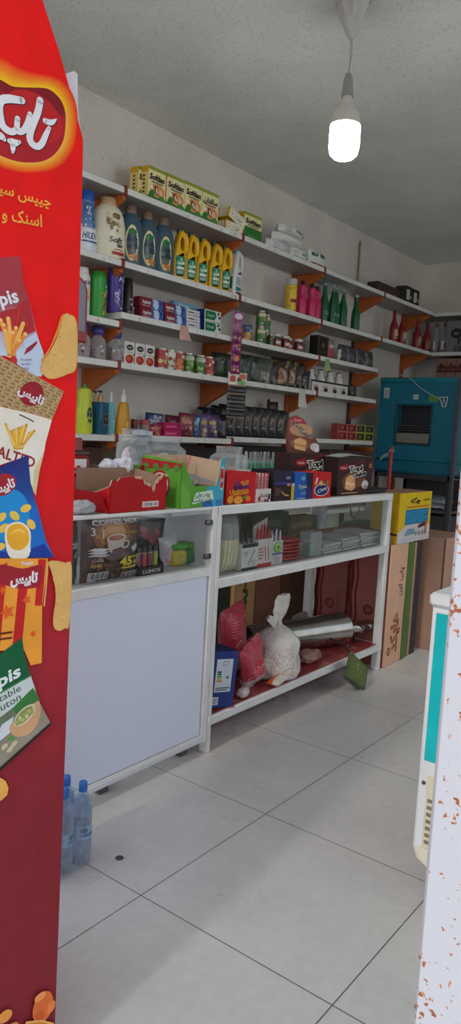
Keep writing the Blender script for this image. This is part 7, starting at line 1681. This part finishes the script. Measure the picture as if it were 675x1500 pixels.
SV = (226, 226, 230); dk = (84, 30, 36); sc = abs(pp(50, 150)[1] - pp(50, 250)[1]) / 441
def logo_strokes(off, col):
    st = lambda pts, w: d.stroke([(z1_(x + off, y + off)) for x, y in pts], [k * sc for k in w] if isinstance(w, list) else w * sc, col)
    st([(258, 652), (245, 720), (218, 790), (196, 850), (192, 900), (210, 935), (245, 948), (272, 925), (292, 880), (316, 830)], [50, 50, 50, 52, 50, 46, 44, 44, 40, 30])
    st([(290, 782), (315, 792), (338, 790), (362, 772)], [36, 38, 34, 10])
    st([(192, 740), (176, 800), (150, 845), (118, 852), (108, 830), (112, 770)], [36, 42, 42, 40, 40, 40])
    st([(108, 830), (90, 850), (60, 850), (20, 820), (0, 760), (-6, 690), (10, 648), (60, 640), (142, 652)], [38, 42, 46, 50, 52, 52, 54, 52, 44])
    st([(58, 912), (74, 918), (92, 925), (124, 920)], [30, 46, 48, 24]); st([(80, 930), (82, 965), (80, 985)], [44, 34, 20]); st([(-20, 870), (10, 885), (28, 905)], [44, 44, 24])
logo_strokes(6, dk); logo_strokes(0, SV)
YT = (238, 176, 66)
def ltext(s, pR, pL, hpx, col=YT, bold=.02):
    (u1, v1), (u0, v0) = pp(*pR), pp(*pL); r = math.atan2(v1 - v0, u1 - u0); w = math.hypot(u1 - u0, v1 - v0); k = abs(pp(50, 300)[1] - pp(50, 400)[1]) / 100
    d.txt(s, (u0 + u1) / 2, (v0 + v1) / 2, hpx * k, col, w=w, rot=r, bold=bold)
ltext(fa('چیپس سیب'), (74, 296), (-24, 268), 15); ltext(fa('اسنک و'), (61, 324), (2, 312), 17)
# printed snack bags
P = lambda f, pts: [f(*q) for q in pts]
g2 = lambda c0, c1, f, y0, y1, x=60: (lambda u, v: lerp(c1, c0, max(0, min(1, (v - f(x, y1)[1]) / (f(x, y0)[1] - f(x, y1)[1])))))
d.poly(curvy(P(z2_, [(-200, 160), (0, 165), (60, 163), (120, 158), (135, 200), (148, 330), (170, 395), (190, 460), (240, 670), (284, 810), (262, 935), (130, 870), (30, 800), (-200, 760)])), None, g2((166, 60, 70), (196, 208, 226), z2_, 420, 760))
d.poly(P(z2_, [(-200, 160), (0, 165), (120, 158), (135, 200), (148, 330), (170, 395), (-200, 480)]), (168, 58, 68)); d.poly(P(z2_, [(-200, 600), (100, 480), (180, 430), (228, 640), (120, 690), (0, 640)]), (176, 46, 54))
d.poly(P(z2_, [(232, 650), (284, 810), (262, 935), (180, 890), (150, 700)]), (190, 204, 224)); d.poly(P(z2_, [(238, 702), (236, 722), (200, 765), (150, 795), (170, 750)]), (150, 40, 60))
for q in range(9):
    x = [0, 20, 50, 78, 100, 146, 120, 160, 30][q]; y = [570, 600, 560, 650, 620, 592, 700, 660, 640][q]; d.stroke(P(z2_, [(90 - q * 4, 800), (x, y)]), 30 * sc, [(232, 160, 70), (224, 140, 56), (238, 176, 92)][q % 3]); d.ell(*z2_(x, y), 15 * sc, 12 * sc, (240, 190, 110)); d.l -= 1.2
d.l += 2; d.stroke(P(z2_, [(125, 480), (100, 600)]), 12 * sc, (214, 50, 40)); d.stroke(P(z2_, [(182, 570), (160, 620)]), 14 * sc, (200, 50, 40)); d.ell(*z2_(85, 830), 26 * sc, 30 * sc, (196, 50, 56))
def dtxt(s, f, x0, y0, x1, y1, hz, col, bold=.02, slant=0):
    (u0, v0), (u1, v1) = f(x0, y0), f(x1, y1); d.txt(s, (u0 + u1) / 2, (v0 + v1) / 2, hz * sc, col, w=math.hypot(u1 - u0, v1 - v0), rot=math.atan2(v1 - v0, u1 - u0), bold=bold, slant=slant)
dtxt('Topis', z2_, -150, 470, 108, 405, 92, (228, 226, 232), .03); d.stroke(P(z2_, [(-50, 520), (110, 485)]), 5 * sc, (206, 120, 110))
for i, s in enumerate(('Potato', 'Sticks', 'Salty')): dtxt(s, z2_, 132, 826 + i * 28, 204 - i * 10, 822 + i * 28, 18, (110, 90, 120), 0)
# chips
CH = (222, 176, 104)
def chip(f, pts, rim):
    q = P(f, pts); cx0 = sum(p[0] for p in q) / len(q); cy0 = sum(p[1] for p in q) / len(q)
    d.poly(curvy(q), (214, 164, 90)); d.poly(curvy([(cx0 + (x - cx0) * .93, cy0 + (y - cy0) * .97) for x, y in q]), CH)
    rg = random.Random(len(pts)); w_ = max(p[0] for p in q) - min(p[0] for p in q); h_ = max(p[1] for p in q) - min(p[1] for p in q)
    for i in range(40): k_ = rg.randrange(len(q)); s_ = rg.uniform(.1, .85); d.ell(cx0 + (q[k_][0] - cx0) * s_ + rg.uniform(-.02, .02) * w_, cy0 + (q[k_][1] - cy0) * s_ + rg.uniform(-.05, .05) * h_, .0012, .0018, [(206, 156, 84), (234, 196, 130)][i % 2], 6, 1); d.l -= 1
    d.l += 1
d.poly(P(z2_, [(388, 545), (404, 530), (430, 540), (350, 700), (270, 850), (262, 830), (320, 740), (366, 620)]), (226, 140, 60)); chip(z2_, [(412, 532), (440, 530), (492, 590), (490, 870), (430, 920), (340, 950), (290, 938), (258, 890), (268, 850), (335, 740), (380, 640), (400, 560)], 0)
# burlap bag
d.poly(P(z2_, [(-200, 690), (0, 800), (30, 820), (200, 915), (405, 1030), (396, 1060), (330, 1215), (200, 1175), (0, 1130), (-200, 1080)]), (178, 146, 102))
for i in range(11):
    for k in range(-4, 25):
        x = k * 16 + (i % 2) * 8; y = 826 + i * 29 + x * (.53 - .012 * i); dd_ = z2_(x, y)
        if x < 385 - i * 7: d.stroke([z2_(x, y), z2_(x + 9, y + 5)], 8 * sc, [(120, 92, 58), (206, 178, 130), (146, 114, 74)][(i + k) % 3]); d.l -= 1
d.l += 1; d.poly(P(z2_, [(-200, 1080), (0, 1130), (200, 1175), (330, 1215), (290, 1360), (270, 1480)]) + P(z3_, [(280, 0), (250, 130), (225, 292), (190, 205), (150, 40), (-200, 160)]), (230, 222, 208)); d.poly(P(z3_, [(270, 20), (250, 130), (225, 292), (205, 250), (215, 120)]), (214, 196, 150))
d.ell(*z2_(200, 1046), 96 * sc, 84 * sc, (150, 30, 44), 22, 2, .5); dtxt(fa('تاپیس'), z2_, 118, 1010, 278, 1095, 60, (226, 222, 226), .04); d.stroke(P(z2_, [(120, 1180), (165, 1200), (210, 1225)]), 8 * sc, (70, 60, 60))
for q in range(12): x = 30 + q * 17; d.stroke(P(z2_, [(90 + q * 5, 1400 - (q % 3) * 14), (x, 1240 + ((q * 53) % 60))]), 16 * sc, [(232, 180, 50), (240, 200, 110), (222, 160, 40)][q % 3]); d.l -= .8
d.l += 1; dtxt('SALTED', z2_, -60, 1400, 220, 1492, 74, (150, 40, 50), .02)
# blue bag
d.poly(P(z3_, [(-200, 180), (0, 100), (175, 28), (190, 200), (212, 290), (240, 380), (290, 580), (344, 690), (-200, 690)]), None, g2((38, 46, 116), (30, 110, 196), z3_, 120, 420)); d.ell(*z3_(60, 420), 150 * sc, 190 * sc, (34, 140, 206), 22, 2); d.poly(P(z3_, [(-200, 690), (-100, 640), (120, 660), (280, 600), (344, 690)]), (30, 60, 150))
d.ell(*z3_(10, 220), 104 * sc, 76 * sc, (160, 34, 44), 22, 2, .3); dtxt(fa('تاپیس'), z3_, -70, 265, 86, 200, 66, (226, 222, 226), .04)
for x, y, r in ((160, 372, .3), (88, 420, -.7), (195, 475, -.9), (0, 430, .6), (16, 500, .5), (-10, 620, .2)): d.ell(*z3_(x, y), 44 * sc, 28 * sc, (232, 190, 84), 14, 1, r)
d.poly(curvy(P(z3_, [(30, 500), (70, 465), (130, 462), (185, 510), (190, 600), (170, 690), (60, 690), (25, 580)])), (234, 224, 200)); d.poly(curvy(P(z3_, [(42, 505), (76, 476), (128, 474), (172, 515), (178, 590), (130, 640), (70, 630), (38, 575)])), (232, 168, 50)); d.stroke(P(z3_, [(60, 540), (110, 510), (150, 530)]), 16 * sc, (242, 196, 90)); dtxt('Chips', z3_, 82, 680, 190, 630, 40, (238, 236, 230), .02, .2)
# orange bag (stripes and stars only)
d.poly(P(z3_, [(-200, 695), (300, 695), (304, 790), (280, 880), (264, 1010), (262, 1370), (190, 1385), (150, 1290), (-200, 1290)]), (236, 156, 56))
for pts in ([(-40, 760), (40, 720), (-10, 1290), (-90, 1290)], [(110, 880), (170, 880), (130, 1290), (70, 1290)], [(240, 700), (290, 700), (262, 1000), (216, 1000)]): d.poly(P(z3_, pts), (196, 34, 34))
d.poly(curvy(P(z3_, [(-60, 740), (40, 740), (140, 760), (262, 740), (256, 860), (210, 885), (120, 890), (0, 860), (-60, 840)])), (158, 34, 46)); dtxt(fa('تاپیس'), z3_, 60, 826, 236, 812, 76, (230, 226, 230), .05); dtxt('Topis', z3_, 126, 728, 206, 720, 26, (226, 220, 226), .03)
for x, y, r in ((165, 960, 40), (40, 1040, 60), (10, 900, 34), (205, 1180, 30)):
    c = z3_(x, y); d.poly([(c[0] + r * sc * (1 if k % 2 else .5) * math.cos(k * PI / 5), c[1] + r * sc * (1 if k % 2 else .5) * math.sin(k * PI / 5)) for k in range(10)], (226, 96, 36))
d.stroke(P(z3_, [(300, 720), (290, 860), (276, 1000)]), 12 * sc, (226, 170, 110)); d.stroke(P(z3_, [(0, 1180), (66, 1170)]), 16 * sc, (110, 40, 30)); d.stroke(P(z3_, [(-10, 1216), (66, 1206)]), 14 * sc, (110, 40, 30))
chip(z3_, [(304, 716), (360, 710), (410, 722), (455, 748), (440, 1110), (410, 1146), (372, 1162), (338, 1140), (334, 1070), (350, 950), (340, 850), (322, 780)], 0)
# green bag
d.poly(P(z4_, [(-200, 290), (0, 178), (150, 64), (166, 180), (196, 290), (212, 330), (280, 540), (360, 690), (0, 1012), (-200, 1180)]), None, g2((18, 92, 58), (150, 140, 124), z4_, 300, 560)); d.poly(P(z4_, [(-200, 290), (0, 178), (150, 64), (166, 180), (210, 330), (100, 400), (-200, 560)]), (20, 92, 56)); d.poly(P(z4_, [(-200, 580), (0, 470), (215, 345), (250, 450), (0, 640), (-200, 720)]), (196, 206, 204)); d.poly(P(z4_, [(80, 580), (230, 430), (280, 520), (200, 560), (110, 620)]), (60, 120, 60))
dtxt('Topis', z4_, -220, 500, 138, 296, 92, (222, 230, 228), .03, .2); d.stroke(P(z4_, [(0, 470), (150, 380)]), 5 * sc, (120, 180, 130)); dtxt('Vegetable', z4_, -190, 610, 138, 426, 52, (40, 80, 60), 0, .1); dtxt('Crouton', z4_, -150, 660, 138, 490, 56, (40, 80, 60), 0, .1)
d.poly(P(z4_, [(0, 700), (90, 640), (60, 760), (-60, 860)]), (206, 212, 222)); d.poly(curvy(P(z4_, [(66, 700), (80, 770), (130, 788), (200, 766), (260, 700), (286, 610), (282, 552), (250, 534)])), (206, 160, 120)); d.ell(*z4_(170, 630), 112 * sc * .9, 62 * sc * .9, (226, 206, 180), 18, 2, .62); d.ell(*z4_(168, 632), 98 * sc * .9, 50 * sc * .9, (140, 150, 84), 18, 2, .62)
for q in range(9): d.ell(*z4_(100 + q * 17, 680 - q * 13 + (q % 2) * 24), 20 * sc, 15 * sc, [(176, 180, 110), (150, 160, 90), (196, 196, 140)][q % 3], 10, 1, q); d.l -= .8
d.l += 1
for x, y in ((20, 860), (60, 880), (90, 840)): d.ell(*z4_(x, y), 30 * sc, 20 * sc, (196, 186, 150), 12, 1, .6)
d.ell(*z4_(70, 800), 30 * sc, 16 * sc, (90, 150, 70)); d.poly(P(z4_, [(-100, 1080), (0, 1000), (360, 680), (360, 700), (0, 1030), (-100, 1110)]), (44, 36, 34))
d.poly(P(z4_, [(-100, 1060), (0, 1090), (30, 1112), (50, 1160), (40, 1212), (0, 1250), (-100, 1290)]), (228, 170, 84))
# crumpled orange snack pieces printed at the foot
d.ell(*z5_(252, 1384), 92 * sc, 132 * sc, (222, 110, 56), 20, 2); 
for q in range(12): d.ell(*z5_(256 + 46 * math.cos(q * 2.1), 1380 + 66 * math.sin(q * 2.1)), 34 * sc, 50 * sc, [(232, 130, 70), (206, 90, 44), (238, 150, 90)][q % 3], 10, 1, q); d.l -= .8
d.l += 1; d.poly(P(z5_, [(110, 1560), (150, 1470), (250, 1462), (318, 1480), (316, 1600), (110, 1600)]), (236, 176, 90)); d.stroke(P(z5_, [(150, 1490), (240, 1480), (300, 1500)]), 12 * sc, (206, 120, 50)); d.ell(*z5_(20, 1440), 60 * sc, 50 * sc, (230, 150, 70), 16, 1); d.ell(*z5_(60, 1510), 60 * sc, 40 * sc, (222, 130, 60), 16, 1)
# side and body
b = t.p('stand_body', 'card'); b.box(-.38, -.004, 0, -.006, .001, 1.70, (186, 26, 28)); b.box(-.38, -WS, 0, -.006, -WS + .005, 1.70, (186, 26, 28)); b.box(-.385, -WS, 0, -.38, 0, 1.70, (180, 28, 30)); b.box(-.38, -WS, 1.695, -.006, 0, 1.70, (180, 28, 30))
b = t.p('plastic_tab', 'plastic', label='milky plastic edge tab sticking out past the sloping top'); q = [pp(93, 108), pp(112, 102), pp(117, 106), pp(118, 160), pp(123, 198), pp(125, 204), pp(122, 207), pp(108, 160)]
b.plate('tab', [([(u, v) for u, v in q], False)], .003, .001, (214, 206, 212), Matrix.Translation((-.0085, 0, 0)) @ MYZ)
t.end()
# ---------------------------------------------------------------- light
w = bpy.data.worlds.new('sky'); scn.world = w; w.use_nodes = True
nt = w.node_tree; nt.nodes.clear()
bg = N(nt, 'ShaderNodeBackground'); out = N(nt, 'ShaderNodeOutputWorld')
tc = N(nt, 'ShaderNodeTexCoord'); sp = N(nt, 'ShaderNodeSeparateXYZ'); nt.links.new(tc.outputs['Generated'], sp.inputs[0])
cr = N(nt, 'ShaderNodeValToRGB'); nt.links.new(sp.outputs['Z'], cr.inputs[0]); e = cr.color_ramp.elements
e[0].position = 0; e[0].color = (.95, .95, .97, 1); e[1].position = 1; e[1].color = (.74, .85, 1.02, 1)
nt.links.new(cr.outputs[0], bg.inputs['Color']); bg.inputs['Strength'].default_value = SKY
nt.links.new(bg.outputs[0], out.inputs[0])
sl = bpy.data.lights.new('hazy_sun', 'SUN'); so = bpy.data.objects.new('hazy_sun', sl); COL.objects.link(so); so.location = (.6, -6, 5)
sl.energy = SUN; sl.angle = math.radians(5); sl.color = (1, .95, .86)
so.rotation_euler = Vector((-.085, 1, -.66)).to_track_quat('-Z', 'Y').to_euler()
vs_ = scn.view_settings
scn.display_settings.display_device = 'sRGB'; vs_.view_transform = 'Standard'; vs_.look = 'None'; vs_.gamma = 1; vs_.use_curve_mapping = False; vs_.exposure = EXPO
scn.cycles.use_denoising = True
scn.cycles.max_bounces = 12; scn.cycles.diffuse_bounces = 8; scn.cycles.transparent_max_bounces = 24; scn.cycles.sample_clamp_indirect = 0
